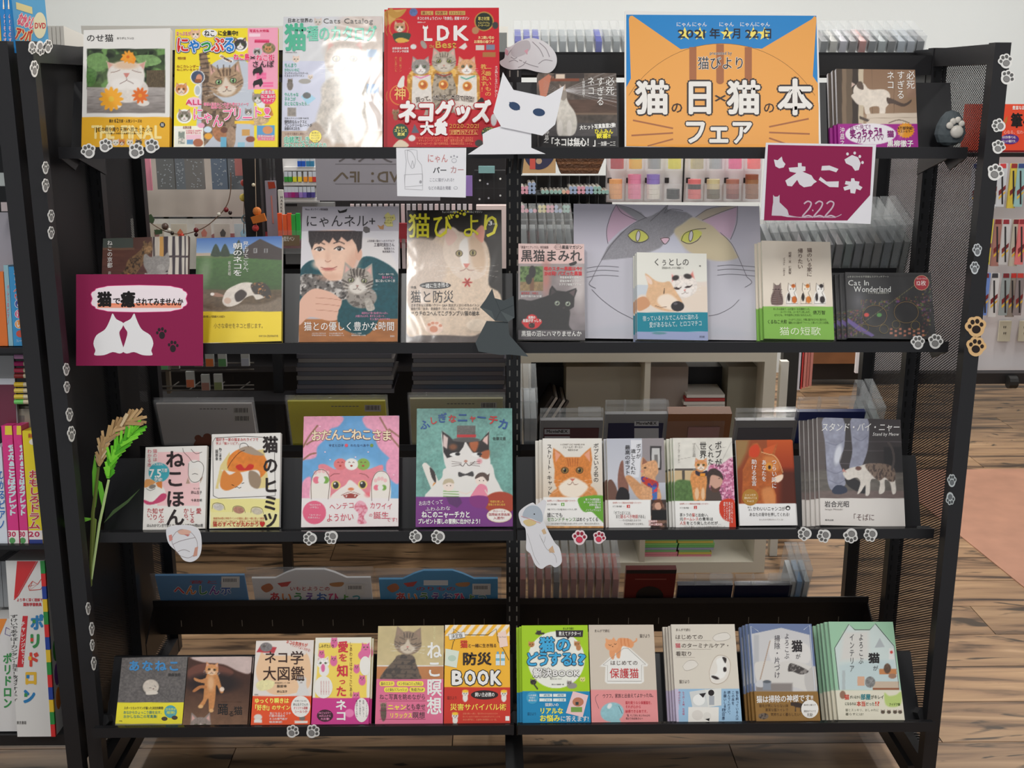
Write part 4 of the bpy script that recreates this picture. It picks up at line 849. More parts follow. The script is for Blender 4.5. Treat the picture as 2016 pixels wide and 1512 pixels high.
def art_kuto(c):
    c.bg((228,226,216));c.rect(1250,561,1400,612,(200,206,212));c.po([(1253,612),(1253,590),(1270,580),(1330,600),(1340,560),(1380,555),(1400,560),(1400,615),(1253,615)],(226,212,200),1,e=4)
    c.el(1376,588,32,26,(226,210,194),e=4);c.cat(1347,564,26,(232,222,214),(238,230,224),sl=1,rot=-8,ear=(220,130,120),nose=(214,120,110),up=1.05);c.el(1330,547,7,5,(50,44,44),-20,e=2);c.el(1354,544,8,5,(50,44,44),10,e=2);c.el(1332,568,6,2,(60,44,44),10);c.el(1354,565,6,2,(60,44,44),-10)
    c.po([(1270,540),(1276,541),(1290,552),(1305,556),(1318,554),(1326,566),(1335,580),(1344,596),(1340,610),(1322,613),(1300,610),(1278,598),(1272,582),(1276,562)],(222,180,140),1,e=1.8).nz(.05,5);c.po([(1300,582),(1320,580),(1340,600),(1330,611),(1306,606),(1294,594)],(238,220,202),1,e=4);c.po([(1271,542),(1282,550),(1284,560),(1276,556)],(236,208,190),1);c.po([(1253,590),(1270,584),(1280,600),(1262,612),(1253,608)],(206,150,110),1,e=2);c.el(1334,603,13,10,(40,36,40));c.el(1330,598,4,2.5,(90,86,92));c.ln([(1307,578),(1308,568)],1.6,(60,40,30));c.ln([(1290,602),(1300,605),(1312,604)],1.1,(120,80,60),1)
    c.rect(1250,615,1400,653,(0,128,148));c.rect(1250,653,1400,672,(150,160,196));c.el(1298,656,14,2.5,(90,140,150))
    c.t('くぅとしの',1286,508,1357,524,(44,40,40),w=-.01);c.t('認知症の犬しのと介護猫くぅ',1303,525,1346,530,(70,66,60));c.t('宿っているドルでこんなに溢れる',1265,620,1375,631,(214,234,236),w=0,rot=-2);c.t('愛があるなんて。とロコマチコ',1278,632,1382,644,(214,234,236),w=0,rot=-2);c.t('辰巳出版',1377,661,1387,665,BK);c.t('晴',1376,522,1380,526,BK)
def art_tanka(c):
    c.bg((228,216,200));c.el(1578,498,45,28,(206,190,172),e=18,a=.35)
    G=(132,182,84);c.rect(1495,603.5,1645,670,G)
    def sit(x,col,st=None,patch=None):
        c.po([(x-8,582),(x-8,572),(x-6,578),(x+6,578),(x+9,590),(x+10,600),(x-10,600),(x-11,590)],col,1)
        c.po([(x-7,574),(x-6,558),(x-2,562),(x+3,562),(x+6,557),(x+8,574),(x+4,580),(x-5,580)],col);c.po([(x-9,576),(x+8,576),(x+11,598),(x-11,598)],col,1)
        if st: 
            for y in range(570,598,4): c.ln([(x-9,y),(x+9,y+1)],1.4,st,a=.8)
        if patch: c.el(x+5,590,5,7,patch);c.el(x-6,585,3,8,(50,44,42) if patch[0] > 100 else patch);c.el(x+3,563,4,4,patch)
        c.fl.ln([(x-8,571),(x-7,557),(x-3,562),(x+3,562),(x+7,557),(x+8,571),(x+4,576),(x+9,588),(x+11,598),(x-11,598),(x-10,586),(x-5,576),(x-8,571)],.6,(90,70,60));c.el(x-2.5,569,.9,.9,BK);c.el(x+3,569,.9,.9,BK);c.ln([(x,585),(x,597)],.6,(120,90,80))
    sit(1530,(130,110,106),(84,66,64));sit(1559,(240,234,226),None,(206,110,50));sit(1587,(240,228,210),None,(214,130,60));sit(1614,(242,238,232),None,(60,54,56))
    for s,x,y0,y1,ww in (('猫のいる家に',1588,488,545,11),('帰りたい',1570,489,530,11),('短歌・文 仁尾智',1552,496,540,6),('イラスト 小泉さよ',1541,507,543,5)): c.t(s,x,y0,x+ww,y1,(90,66,60),v=1,w=0 if ww > 8 else 0)
    lines(c,[('めっちゃ自信で、心が温かくなる素敵だった。',1522,606,1597,611),('ユーワードは、ユーモアと哀しみが。',1536,612,1597,617),('ぜひとも、今や創作に大切になれたんだ。',1524,618,1600,623),('つっかりしたなと、片隅に猫があるひなに描きまる。',1552,627,1630,632),('電動いたら猫のが「へ〜っ」と寄ってこだくる恋歌。',1552,633,1634,638)],(80,110,50));c.t('俵万智',1600,611,1625,620,(60,80,40));c.t('くるねこ大和',1510,629,1549,638,(60,80,40),w=.01);c.t('猫の短歌',1534,643,1616,661,(226,236,206),w=-.005)
def art_wonder(c):
    c.bg((26,25,28));c.rect(1668,541,1836,545,(10,10,10));c.mix(np.clip(1-np.hypot((c.X-1690)/26,(c.Y-592)/44),0,1)*.5,(150,150,156))  # soft grey patch paints glare on the wrap into the cover
    for x0,x1,y0,y1 in ((1695,1750,590,612),(1762,1822,584,610),(1815,1832,555,662),(1668,1700,610,662)):
        m=((c.X > x0) & (c.X < x1) & (c.Y > y0) & (c.Y < y1)).astype(float);c.m=m
        for k,col in enumerate(((150,60,60),(90,120,60),(150,120,50),(110,60,130))): c.m=m;c.mott(col,.66,4,.75)
    for i in range(8): 
        for j in range(2): c.rect(1752+i*9,646+j*8+(i % 2)*4,1757+i*9,650+j*8+(i % 2)*4,(176,110,86))
    c.el(1722,622,24,22,(20,19,22));c.el(1784,615,25,24,(20,19,22));
    for cx,cy in ((1722,622),(1784,615)): c.fl.ln([(cx+24*math.cos(a),cy+21*math.sin(a)) for a in [i*.35 for i in range(19)]],.6,(150,120,70));c.fl.ln([(cx-20+8*math.cos(a),cy+24+8*math.sin(a)) for a in [i*.7 for i in range(10)]],.5,(150,130,60));c.fl.ln([(cx+18+9*math.cos(a),cy+26+9*math.sin(a)) for a in [i*.7 for i in range(10)]],.5,(150,130,60))
    c.el(1706,620,5,4,(200,60,50));c.el(1731,620,5,4,(80,140,70));c.po([(1669,626),(1690,640),(1722,660),(1716,663),(1688,650),(1668,634)],(96,76,140));c.ln([(1680,650),(1800,562)],.6,(150,140,80))
    c.fl.el(1814,557,15,15,(196,150,120));c.fl.el(1814,557,14,14,(160,30,44));c.t('12枚',1804,552,1823,563,WH);c.t('ポストカードサイズ',1804,547,1824,551,WH)
    c.t('Cat In',1669,549,1711,564,(220,220,216),w=0);c.t('Wonderland',1680,561,1754,577,(220,220,216),w=0);lines(c,[('心をまどわせる不思議なスクラッチアート',1668,543,1750,547),('ネコと不思議な動物たち',1708,575,1750,579)],(190,190,180),0)
R1=rowframe(1)
book('photo_book','dark photo book of a tabby beside a stone cat, half behind a maroon sign','book',R1,(199,467,368,467,371,674,200,674),art_kyoto,.012,side=(90,80,76))
book('photo_book','green meadow photo book of a lying calico with yellow band','book',R1,(383,467,553,467,556,674,387,674),art_asa,.016,'film',band=613.5,side=(220,216,210))
book('magazine','grey cat magazine with a young man in teal sweater holding a tabby','magazine',R1,(593,405,784,408,784,673,590,673),art_nyannel,.006,'satin')
book('magazine','dark cat magazine with cream cat lying down and yellow title','magazine',R1,(800,414,988,413,989,674,801,674),art_biyori,.006,'wrap')
book('magazine','pale pink magazine with staring black cat','magazine',R1,(1020,480,1152,480,1150,669,1021,669),art_kuro,.008,'film')
book('photo_book','white book of sleeping dog and cat with teal band','book',R1,(1255,498,1393,498,1392,669,1253,669),art_kuto,.010,'satin',copies=2,cdx=-.0028,side=(214,216,210),cname='sleeping dog and cat books')
book('poem_book','cream book with four sitting cats and green band','book',R1,(1500,475,1638,475,1639,668,1504,668),art_tanka,.010,'matte',band=603.5,copies=2,cdx=-.005,side=(218,214,196),cname='cream four-cat poem books')
book('scratch_art_pack','black scratch art pack with two cats and a red round badge in clear wrap','art pack',R1,(1666,539,1835,536,1838,667,1668,667),art_wonder,.009,'wrap',copies=3,cdx=-.008,side=(40,40,44),cname='black scratch art packs',hard=1)
# ---------------- row 3 ----------------
def art_nekohon(c):
    c.bg((232,228,222));c.rect(310,890,393,996,(240,196,196));c.el(313,930,20.5,19,(64,168,182));
    c.po([(283,965),(284,950),(292,943),(306,950),(320,958),(326,972),(318,986),(300,992),(284,990)],(240,236,228),1);c.po([(286,945),(298,944),(306,950),(296,956),(284,960)],(226,160,96),1);c.po([(306,950),(319,947),(319,962),(310,958)],(220,130,60));c.el(300,958,7,4,(140,130,120),-15);c.po([(284,984),(300,988),(318,972),(328,974),(322,986),(296,994),(284,990)],(200,70,110),1)
    c.po([(372,910),(388,906),(400,920),(398,945),(376,950),(372,930)],(236,232,226),1);c.el(384,934,13,13,(236,230,222));c.po([(370,940),(374,952),(366,952)],(180,150,130));c.po([(394,942),(400,938),(394,952)],(180,150,130));c.rect(371,881,405,889,(232,228,222))
    c.fl.ln([(372,912),(371,935),(378,948),(390,948),(398,938),(401,918),(392,908),(380,910),(372,900),(362,890),(360,882)],.7,(90,80,76),smooth=True);c.fl.ln([(376,884),(386,893),(398,890)],.7,(90,80,76),smooth=True);c.fl.ln([(288,962),(296,966),(306,962)],.6,BK);c.fl.ln([(378,934),(384,932),(390,934)],.6,BK)
    for ch,y in zip('ねこほん',(886,924,964,1000)): c.t(ch,326,y,364,y+36,(40,30,32),w=.045)
    c.t('猫のほ',301,884,310,909,(220,120,130),v=1,w=.01);c.t('わかる本',290,884,299,920,(220,120,130),v=1,w=.01);c.t('7.5',294,920,318,942,WH,w=.05);c.t('万部',318,922,330,930,WH,w=.03);c.t('突破!',304,940,320,948,WH,w=.03);c.t('人気御礼',302,912,322,917,WH)
    c.t('マンガ',380,960,394,964,BK);c.t('卵山玉子',376,966,398,973,BK,w=.01);c.t('今泉忠明',376,982,398,988,BK,w=.01);K=(190,50,60)
    for s,x,y1 in (('たい。',289,1029),('知り',300,1024),('ぜんぶ',312,1030),('から、',361,1030),('してる',373,1030),('愛',386,1012)): c.t(s,x,1000,x+11,y1,K,v=1,w=.01)
    c.t('ほんわかマンガで学ぶ ねこ好きの必読の100問100答',289,1031,400,1038,BK,w=.01)
def art_himitsu(c):
    c.bg((234,230,224));c.po([(424,962),(434,916),(452,890),(453,896),(520,884),(530,960),(440,966)],(226,206,140));c.po([(418,962),(532,962),(534,980),(424,982)],(236,232,226));c.rect(414,982,551,1039,(236,226,150));c.mix(((c.Y > 1008)*(c.Y < 1040)).astype(float)*.3,(240,236,200))
    c.el(487,915,40,33,(226,132,52),5).nz(.07,7);c.po([(470,884),(490,878),(505,886),(520,896),(500,896),(480,890)],(170,150,130),1);c.po([(436,925),(440,932),(430,960),(452,966),(500,966),(512,940),(505,925),(470,930)],(238,232,224),1,e=1.5);c.po([(433,955),(440,926),(452,935),(470,928),(478,945),(466,958),(445,966)],(220,134,60),1,e=1.5);c.po([(490,928),(505,930),(514,944),(508,962),(492,954)],(156,134,112),1,e=1.5)
    c.po([(464,918),(474,914),(482,922),(490,914),(500,916),(496,924),(484,926),(470,926)],(206,50,40),1)
    for x,y,k in ((430,998,(200,194,186)),(470,1004,(180,130,110)),(506,1006,(200,190,170))): c.el(x,y,11,7,k,10).nz(.12,3);c.fl.ln([(x-12,y+4),(x-10,y-6),(x,y-8),(x+10,y-4),(x+13,y+6)],.6,(100,90,84),smooth=True)
    c.fl.ln([(420,976),(419,870),(424,862),(480,859),(546,862)],.8,(60,54,52));c.fl.ln([(540,862),(542,976),(430,981),(420,976)],.8,(60,54,52));c.fl.ln([(482,886),(470,892),(456,908),(448,922)],.8,(90,60,50),smooth=True);c.fl.ln([(472,882),(474,874),(484,873),(490,880)],.7,(60,54,52),smooth=True)
    c.fl.ln([(456,954),(461,956)],.8,BK);c.fl.ln([(476,952),(481,950)],.8,BK);c.fl.ln([(463,960),(467,958),(471,961),(475,959)],.8,BK)
    c.t('猫好き一家の猫まみれライフで',425,862,509,869,(200,70,70),w=.01);c.t('学ぶ「猫トリビア」',425,870,474,876,(200,70,70),w=.01);c.t('ねこまき',431,881,437,907,BK,v=1,w=.03);c.t('服部幸',424,885,430,907,BK,v=1,w=.02)
    for ch,y in zip('猫のヒミツ',(858,899,938,973,1007)): c.t(ch,517,y,548,y+34,(40,32,32),w=.05)
    c.t('猫雑学100個と特性ポイントが続出し猫と一緒に楽しく解説',420,1018,520,1023,(190,80,60));c.t('獣医さん&いつも一緒の入れ、素敵のこだわりが満載の解説',420,1024,520,1028,(190,80,60));c.t('猫のすべてが丸わかり♥',419,1027,520,1037,(196,44,40),w=.03)
def art_odango(c):
    c.bg((88,160,214));c.gr(590,815,790,985,(90,158,212),(110,172,220));c.nz(.05,12)
    for P in ([(597,819),(672,819),(668,838),(650,845),(645,860),(625,880),(622,900),(600,905),(596,900)],[(718,819),(786,819),(786,925),(770,905),(745,880),(735,850),(720,840)],[(595,950),(612,940),(610,985),(594,985)],[(764,905),(786,895),(786,950),(770,945),(760,925)]): c.po(P,(238,158,186),1,e=3).nz(.06,5)
    for P in ([(597,880),(608,860),(625,838)],[(604,875),(615,868),(626,866)],[(597,905),(610,895),(622,892)],[(786,880),(770,860),(748,822)],[(786,860),(766,845)]): c.ln(P,3.4,(156,106,84),1)
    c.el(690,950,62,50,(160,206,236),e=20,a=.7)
    c.po([(627,916),(640,914),(660,924),(672,918),(715,918),(725,924),(752,915),(753,930),(742,945),(745,970),(735,985),(640,985),(636,960),(642,940),(630,928)],(232,134,146),1,e=1.3).nz(.03,6);c.po([(688,945),(700,952),(720,972),(728,985),(650,985),(665,965),(680,955)],(240,230,222),1,e=1.5);c.el(645,975,7,5,(240,100,110),e=4,a=.6);c.el(725,974,7,5,(240,100,110),e=4,a=.6)
    for x,y in ((661,955),(714,954)): c.el(x,y,9,8.5,(240,214,110));c.el(x,y,6,7,(40,34,34));c.el(x-2,y-3,2,2,WH)
    c.ln([(650,938),(658,933),(668,933)],1.4,(150,70,70),1);c.ln([(708,932),(720,935),(726,941)],1.4,(150,70,70),1)
    c.el(691,963,6,3,(226,130,80));c.po([(675,975),(690,971),(706,974),(700,981),(680,981)],(160,60,50));c.po([(680,975),(684,975),(682,980)],WH);c.po([(697,975),(701,974),(699,979)],WH);c.ln([(672,975),(690,968),(708,973)],1,(150,80,70),1)
    for x,y in ((631,963),(750,966)): c.po([(x-19,y+22),(x-18,y-16),(x-8,y-37),(x+8,y-38),(x+18,y-20),(x+16,y+22)],(238,230,220),1);c.fl.ln([(x-18,y+20),(x-18,y-16),(x-8,y-36),(x+8,y-37),(x+18,y-20),(x+15,y+20)],.8,(120,80,76),smooth=True)
    for x,y,s in ((633,945,1),(749,960,.8)):
        for k,kc in ((-10,(236,120,140)),(8,(120,170,70)),(0,(236,234,226))): c.el(x+k*s,y,7*s,7*s,kc)
        for k in (-12,-4,4,12): c.el(x+k*s,y-19+abs(k)*.4,3.5,4,(240,190,190));
    for x,kc in ((670,(230,120,120)),(715,(136,176,70)),(692,(240,236,228))):
        c.el(x,914,13,11.5,kc);c.fl.ln([(x-6,911),(x-4,909),(x-2,911)],.8,(130,60,50));c.fl.ln([(x+2,911),(x+4,909),(x+6,911)],.8,(130,60,50));c.fl.el(x,917,2.4,1.8,(190,60,50))
    for i,ch in enumerate('おだんごねこさま'): c.t(ch,612+i*19.8,846-2*math.sin(i/7*3.1),634+i*19.8,869-2*math.sin(i/7*3.1),(246,226,190),w=.03,o=((150,96,80),.075))
    c.t('令丈ヒロ子',647,874,677,880,(40,60,110),w=.01);c.t('わたなべあや',690,874,727,880,(40,60,110),w=.01);c.fl.el(682,877,3.3,3.3,(230,80,100));c.fl.el(732,877,3.3,3.3,(120,150,50));
    for x,y in ((630,840),(640,890),(725,890),(700,900),(755,930),(745,870),(650,905),(775,935)): c.fl.el(x,y,1.6,1.2,(250,210,224))
    c.rect(590,981,790,1042,(238,230,228));c.el(619,1009,23,23,(230,96,130));PK=(214,84,104)
    c.po([(697,1000),(706,986),(718,990),(724,1004),(716,1018),(722,1030),(704,1030),(706,1012)],(236,170,186),1,e=1.5).mott((214,110,130),.5,4)
    lines(c,[('「花おかわり',606,992,632,996),('小学生!」',610,997,630,1001),('「おやさい',606,1012,632,1016),('先達えほん」',606,1017,632,1021)],(250,226,232),.01)
    c.t('ヘンテコ',648,989,698,1003,PK,w=.005,rot=-4);c.t('カワイイ',728,989,773,1003,PK,w=.005,rot=3);c.t('ようかい',642,1010,697,1027,PK,w=.01,rot=-3);c.t('の',726,1010,734,1018,PK);c.t('誕生',735,1007,766,1022,PK,w=.01);c.t('です!',760,1018,782,1028,PK,w=0)
def art_nyachika(c):
    c.bg((112,164,154));c.nz(.12,4,1,1).nz(.1,22,1,1)
    c.po([(833,922),(832,914),(838,911),(846,918),(856,930),(866,960),(858,975),(848,960)],(232,226,216),1);c.po([(846,920),(856,930),(858,950),(850,940)],(50,40,40),1);c.po([(854,950),(868,960),(864,978),(852,974)],(218,142,60),1)
    c.po([(845,985),(850,960),(870,940),(880,920),(960,910),(975,940),(985,960),(988,985)],(230,226,220),1,e=1.5)
    c.po([(870,850),(885,860),(895,868),(945,868),(955,860),(963,850),(963,890),(965,915),(950,935),(895,935),(878,920),(872,890)],(232,227,222),1,e=1.3)
    c.po([(870,848),(884,858),(894,868),(916,868),(912,880),(900,896),(880,902),(873,890)],(34,28,30),0,e=1.5);c.po([(916,868),(946,868),(955,858),(963,849),(963,895),(945,900),(930,890),(922,878)],(40,30,28),0,e=1.5);c.po([(925,870),(942,870),(936,890),(926,882)],(176,94,50),1,e=4);c.po([(945,892),(963,886),(962,902),(950,902)],(176,94,50),1,e=3);c.po([(873,855),(882,862),(880,884),(872,878)],(220,196,190),e=2);c.po([(961,856),(960,876),(950,868),(953,862)],(226,190,180),e=2);c.el(892,880,8,6,(130,80,50),e=5)
    c.po([(900,838),(936,838),(936,862),(899,862)],(96,92,88)).nz(.15,2);c.rect(899,856,937,861,(190,40,44));c.el(918,866,27,4.5,(84,80,78));c.rect(899,856,937,861,(190,40,44))
    for x in (894,937): c.po([(x-9,895),(x,891),(x+12,892),(x+6,898),(x-2,899)],WH,1);c.el(x+7,894,5,3,(24,22,26))
    c.el(917,908,3.5,2.4,(190,130,110));c.fl.ln([(905,913),(911,918),(917,911),(924,917),(935,908)],.9,(90,70,66),smooth=True);c.el(944,908,5,5,(226,130,140),e=4,a=.7)
    for k in (-1,1):
        for j in range(3): c.fl.ln([(917+k*8,911+j*2),(917+k*28,908+j*5)],.5,(120,100,96))
    c.po([(903,929),(916,933),(930,928),(932,938),(917,936),(904,939)],(60,56,56),1)
    c.po([(872,965),(884,956),(898,966),(896,985),(874,985)],(226,228,214),1);
    for y in (967,972,977,982): c.ln([(873,y),(903,y+1)],1.5,(110,160,70))
    c.el(883,956,11,11,(240,222,210));c.po([(872,954),(876,944),(890,943),(894,952),(884,950)],(196,180,150),1);c.el(948,945,12,12,(240,222,210));c.po([(935,943),(940,933),(952,930),(962,938),(960,948),(950,938)],(84,62,54),1);c.po([(958,936),(964,932),(962,946)],(84,62,54));c.po([(934,965),(945,953),(958,958),(960,975),(955,985),(925,985)],(232,136,160),1);c.ln([(930,966),(918,973),(904,968)],2,(236,216,204));c.ln([(955,965),(964,980)],2,(236,216,204))
    for x in (880,887,944,952): c.fl.el(x,956 if x < 900 else 946,.9,.9,BK)
    cs=((34,84,150),(200,50,50))
    for i,(ch,x,y,s) in enumerate((('ふ',826,826,20),('し',845,820,16),('ぎ',861,813,20),('な',882,816,17),('ニ',900,811,22),('ャ',923,816,15),('ー',938,812,20),('チ',961,817,20),('カ',980,824,22))): c.t(ch,x,y,x+s,y+s,cs[i in (1,3,5,7)],w=.05,rot=(i-4)*3)
    c.t('さく・え',977,854,990,858,BK);c.t('佐藤文音',970,860,996,867,BK,w=.01)
    PU=(120,44,130);c.rect(815,978,1015,1042,PU);c.po([(878,978),(905,978),(910,990),(900,1000),(884,992)],(90,40,100));c.el(985,990,32,22,(170,60,30),e=2);c.po([(925,978),(960,978),(955,1000),(930,996)],(130,40,120),1);c.fl.el(983,1015,25,14,(226,200,180));c.fl.el(983,1015,23,12.4,(240,234,228))
    for i,ch in enumerate('おおきくって'): c.t(ch,824+i*8,986-i*.6,833+i*8,996-i*.6,WH,w=0)
    for i,ch in enumerate('ふわふわな'): c.t(ch,837+i*10,998-i*.5,847+i*10,1007-i*.5,WH,w=0)
    c.t('ねこのニャーチカと',830,1006,926,1020,WH,w=.05);c.t('プレゼント探しの冒険に出かけよう！',823,1021,950,1032,WH,w=.05);lines(c,[('物語を楽しみ',965,985,992,990),('想像力を育む絵本',961,991,995,996)],(240,190,80),.01);lines(c,[('ボローニャ',970,1004,996,1009),('国際絵本原画展',962,1010,1004,1016),('入選作!',971,1017,993,1023)],(170,40,50),.03)
def obiw(c,x0,x1,y,yb): c.rect(x0,y,x1,yb,(238,236,232))
def art_street(c):
    c.bg((226,218,206));c.gr(1060,863,1190,985,(232,228,220),(216,200,180));c.po([(1085,985),(1100,960),(1160,955),(1172,985)],(214,140,80),1,e=3).nz(.1,4)
    c.po([(1092,925),(1088,900),(1089,882),(1102,890),(1112,900),(1142,900),(1152,890),(1163,881),(1166,905),(1163,930),(1166,950),(1150,972),(1125,978),(1100,970),(1091,950)],(214,130,60),0,e=2).nz(.1,3);c.po([(1092,886),(1104,895),(1094,910)],(230,160,130),e=2);c.po([(1161,886),(1150,895),(1162,910)],(230,160,130),e=2)
    c.po([(1100,958),(1115,945),(1128,940),(1142,945),(1158,958),(1145,975),(1128,980),(1108,974)],(240,226,208),1,e=4)
    for i in range(5): c.ln([(1116+i*5.5,902),(1120+i*4,918)],1.6,(170,84,36),a=.8)
    for x,y in ((1112,926),(1141,926)): c.el(x,y,7.4,6.6,(60,40,24));c.el(x,y,5.8,5.4,(150,120,60));c.el(x,y,3,4,(20,18,16));c.el(x-1.5,y-2,1,1,WH)
    c.po([(1121,942),(1133,942),(1127,948)],(206,116,96));c.ln([(1117,953),(1123,954),(1127,949),(1131,954),(1138,953)],1,(130,80,60),1)
    for k in (-1,1):
        for j in range(4): c.ln([(1127+k*10,948+j*2),(1127+k*38,944+j*9)],.6,(240,234,224),a=.6)
    c.t('ボブという名の',1168,872,1179,950,BK,v=1);c.t('ストリート・キャット',1076,874,1087,976,BK,v=1);c.t('A STREET CAT NAMED BOB',1103,873,1151,877,(120,110,100));c.t('ジェームズ・ボーエン',1108,877,1147,883,(100,92,84));c.t('服部京子=訳',1118,884,1138,888,(100,92,84))
    obiw(c,1060,1195,979,1036);c.po([(1142,979),(1195,979),(1195,1030),(1180,1022),(1165,1008),(1150,1008),(1140,995)],(104,166,52),1);c.rect(1060,1035.5,1195,1042,(206,150,90)).nz(.2,3)
    for i,s in enumerate(('茶トラの野良猫と','ホームレスの青年の','友情を描いた','感動の','ノンフィクション')): c.t(s,1182-len(s)*3.7,981+i*5.2,1183,986+i*5.2,WH,w=.02)
    c.t('全世界シリーズ累計1000万部超ベストセラー',1077,984,1135,988,(190,80,60));c.t('ボブと僕の物語 ──',1077,991,1102,995,(90,84,80));c.fl.rect(1105,990,1111,996,(104,166,52));c.t('1',1106,990,1110,996,WH);c.t('映画『ボブという名の猫 幸せのハイタッチ』原作',1078,1001,1136,1005,(90,84,80));c.t('誰にでも',1077,1009,1108,1019,BK,w=.01);c.t('セカンドチャンス',1077,1018,1134,1027,(84,140,50),w=.01);c.t('はめぐってくる',1134,1018,1178,1027,BK,w=.01);c.t('──ある若者が不思議な出会いがきっかけ、街は人生を変えた',1078,1029,1180,1033,(140,134,130))
def art_gift(c):
    c.gr(1190,860,1268,985,(186,188,198),(206,206,212));c.rect(1264,860,1316,985,(150,142,144));c.po([(1242,866),(1264,866),(1258,940),(1240,940)],(222,222,226));c.rect(1280,878,1302,925,(54,50,52));c.rect(1283,882,1299,921,(196,194,192));c.rect(1288,895,1295,915,(120,116,114));c.gr(1190,950,1316,985,(190,192,202),(170,170,176))
    c.po([(1216,945),(1218,925),(1222,910),(1227,908),(1229,935),(1236,950),(1238,968),(1234,985),(1225,985),(1218,970)],(136,92,78),1,e=1.3).nz(.06,4);c.po([(1196,950),(1205,945),(1215,965),(1212,985),(1196,985)],(110,78,66),1);c.po([(1213,985),(1220,960),(1236,965),(1238,985)],(34,30,34),1)
    c.po([(1231,940),(1240,936),(1256,948),(1270,962),(1284,975),(1282,985),(1258,982),(1242,960)],(206,150,104),1,e=2).nz(.1,4);c.po([(1262,910),(1266,900),(1274,908),(1288,906),(1294,912),(1296,930),(1290,942),(1298,962),(1300,985),(1265,985),(1262,950),(1262,930)],(214,160,116),1,e=2).nz(.12,3);c.po([(1266,900),(1275,910),(1264,915)],(150,100,80));c.po([(1264,938),(1284,944),(1296,950),(1293,962),(1276,958),(1264,948)],(190,60,50),1).mott((50,60,150),.52,5);c.rect(1284,958,1294,985,(60,110,180)).mott((220,60,70),.5,4);c.el(1270,921,2.6,1.6,(60,40,30));c.el(1264,928,3,2,(220,140,120))
    c.t('ボブが',1252,873,1262,903,BK,v=1);c.t('遺してくれた',1241,884,1252,934,BK,v=1);c.t('最高のギフト',1230,876,1241,935,BK,v=1)
    obiw(c,1190,1320,984,1045);c.rect(1281,984,1315,1042,(62,48,44)).mott((130,96,80),.5,8);c.el(1296,996,7,8,(206,160,136));c.po([(1288,985),(1302,984),(1304,1004),(1299,990),(1290,990)],(100,60,40),1);c.rect(1283,1004,1312,1024,(24,22,24));c.t('映画原作',1277,1024,1294,1029,WH,w=.03,o=((200,40,40),.12));c.t('日本公開決定!',1277,1030,1304,1035,WH,w=.03,o=((200,40,40),.12))
    c.t('全世界シリーズ累計1000万部超ベストセラー',1206,988,1264,992,(190,80,60));c.t('ボブと僕の物語 ──',1206,995,1230,999,(90,84,80));c.fl.rect(1234,994,1240,1000,(200,50,40));c.t('3',1235,994,1239,1000,WH);c.t('「ボブとぼくには、',1206,1006,1245,1014,(90,84,80));c.t('まだ',1212,1013,1221,1021,(90,84,80));c.t('語るべき物語',1221,1013,1256,1021,(200,60,60));c.t('がある」',1256,1013,1273,1021,(90,84,80));c.t('──その日を越えるまでの',1218,1022,1262,1027,(140,134,130));c.t('今日世を続ける七年を。',1228,1029,1270,1034,(140,134,130))
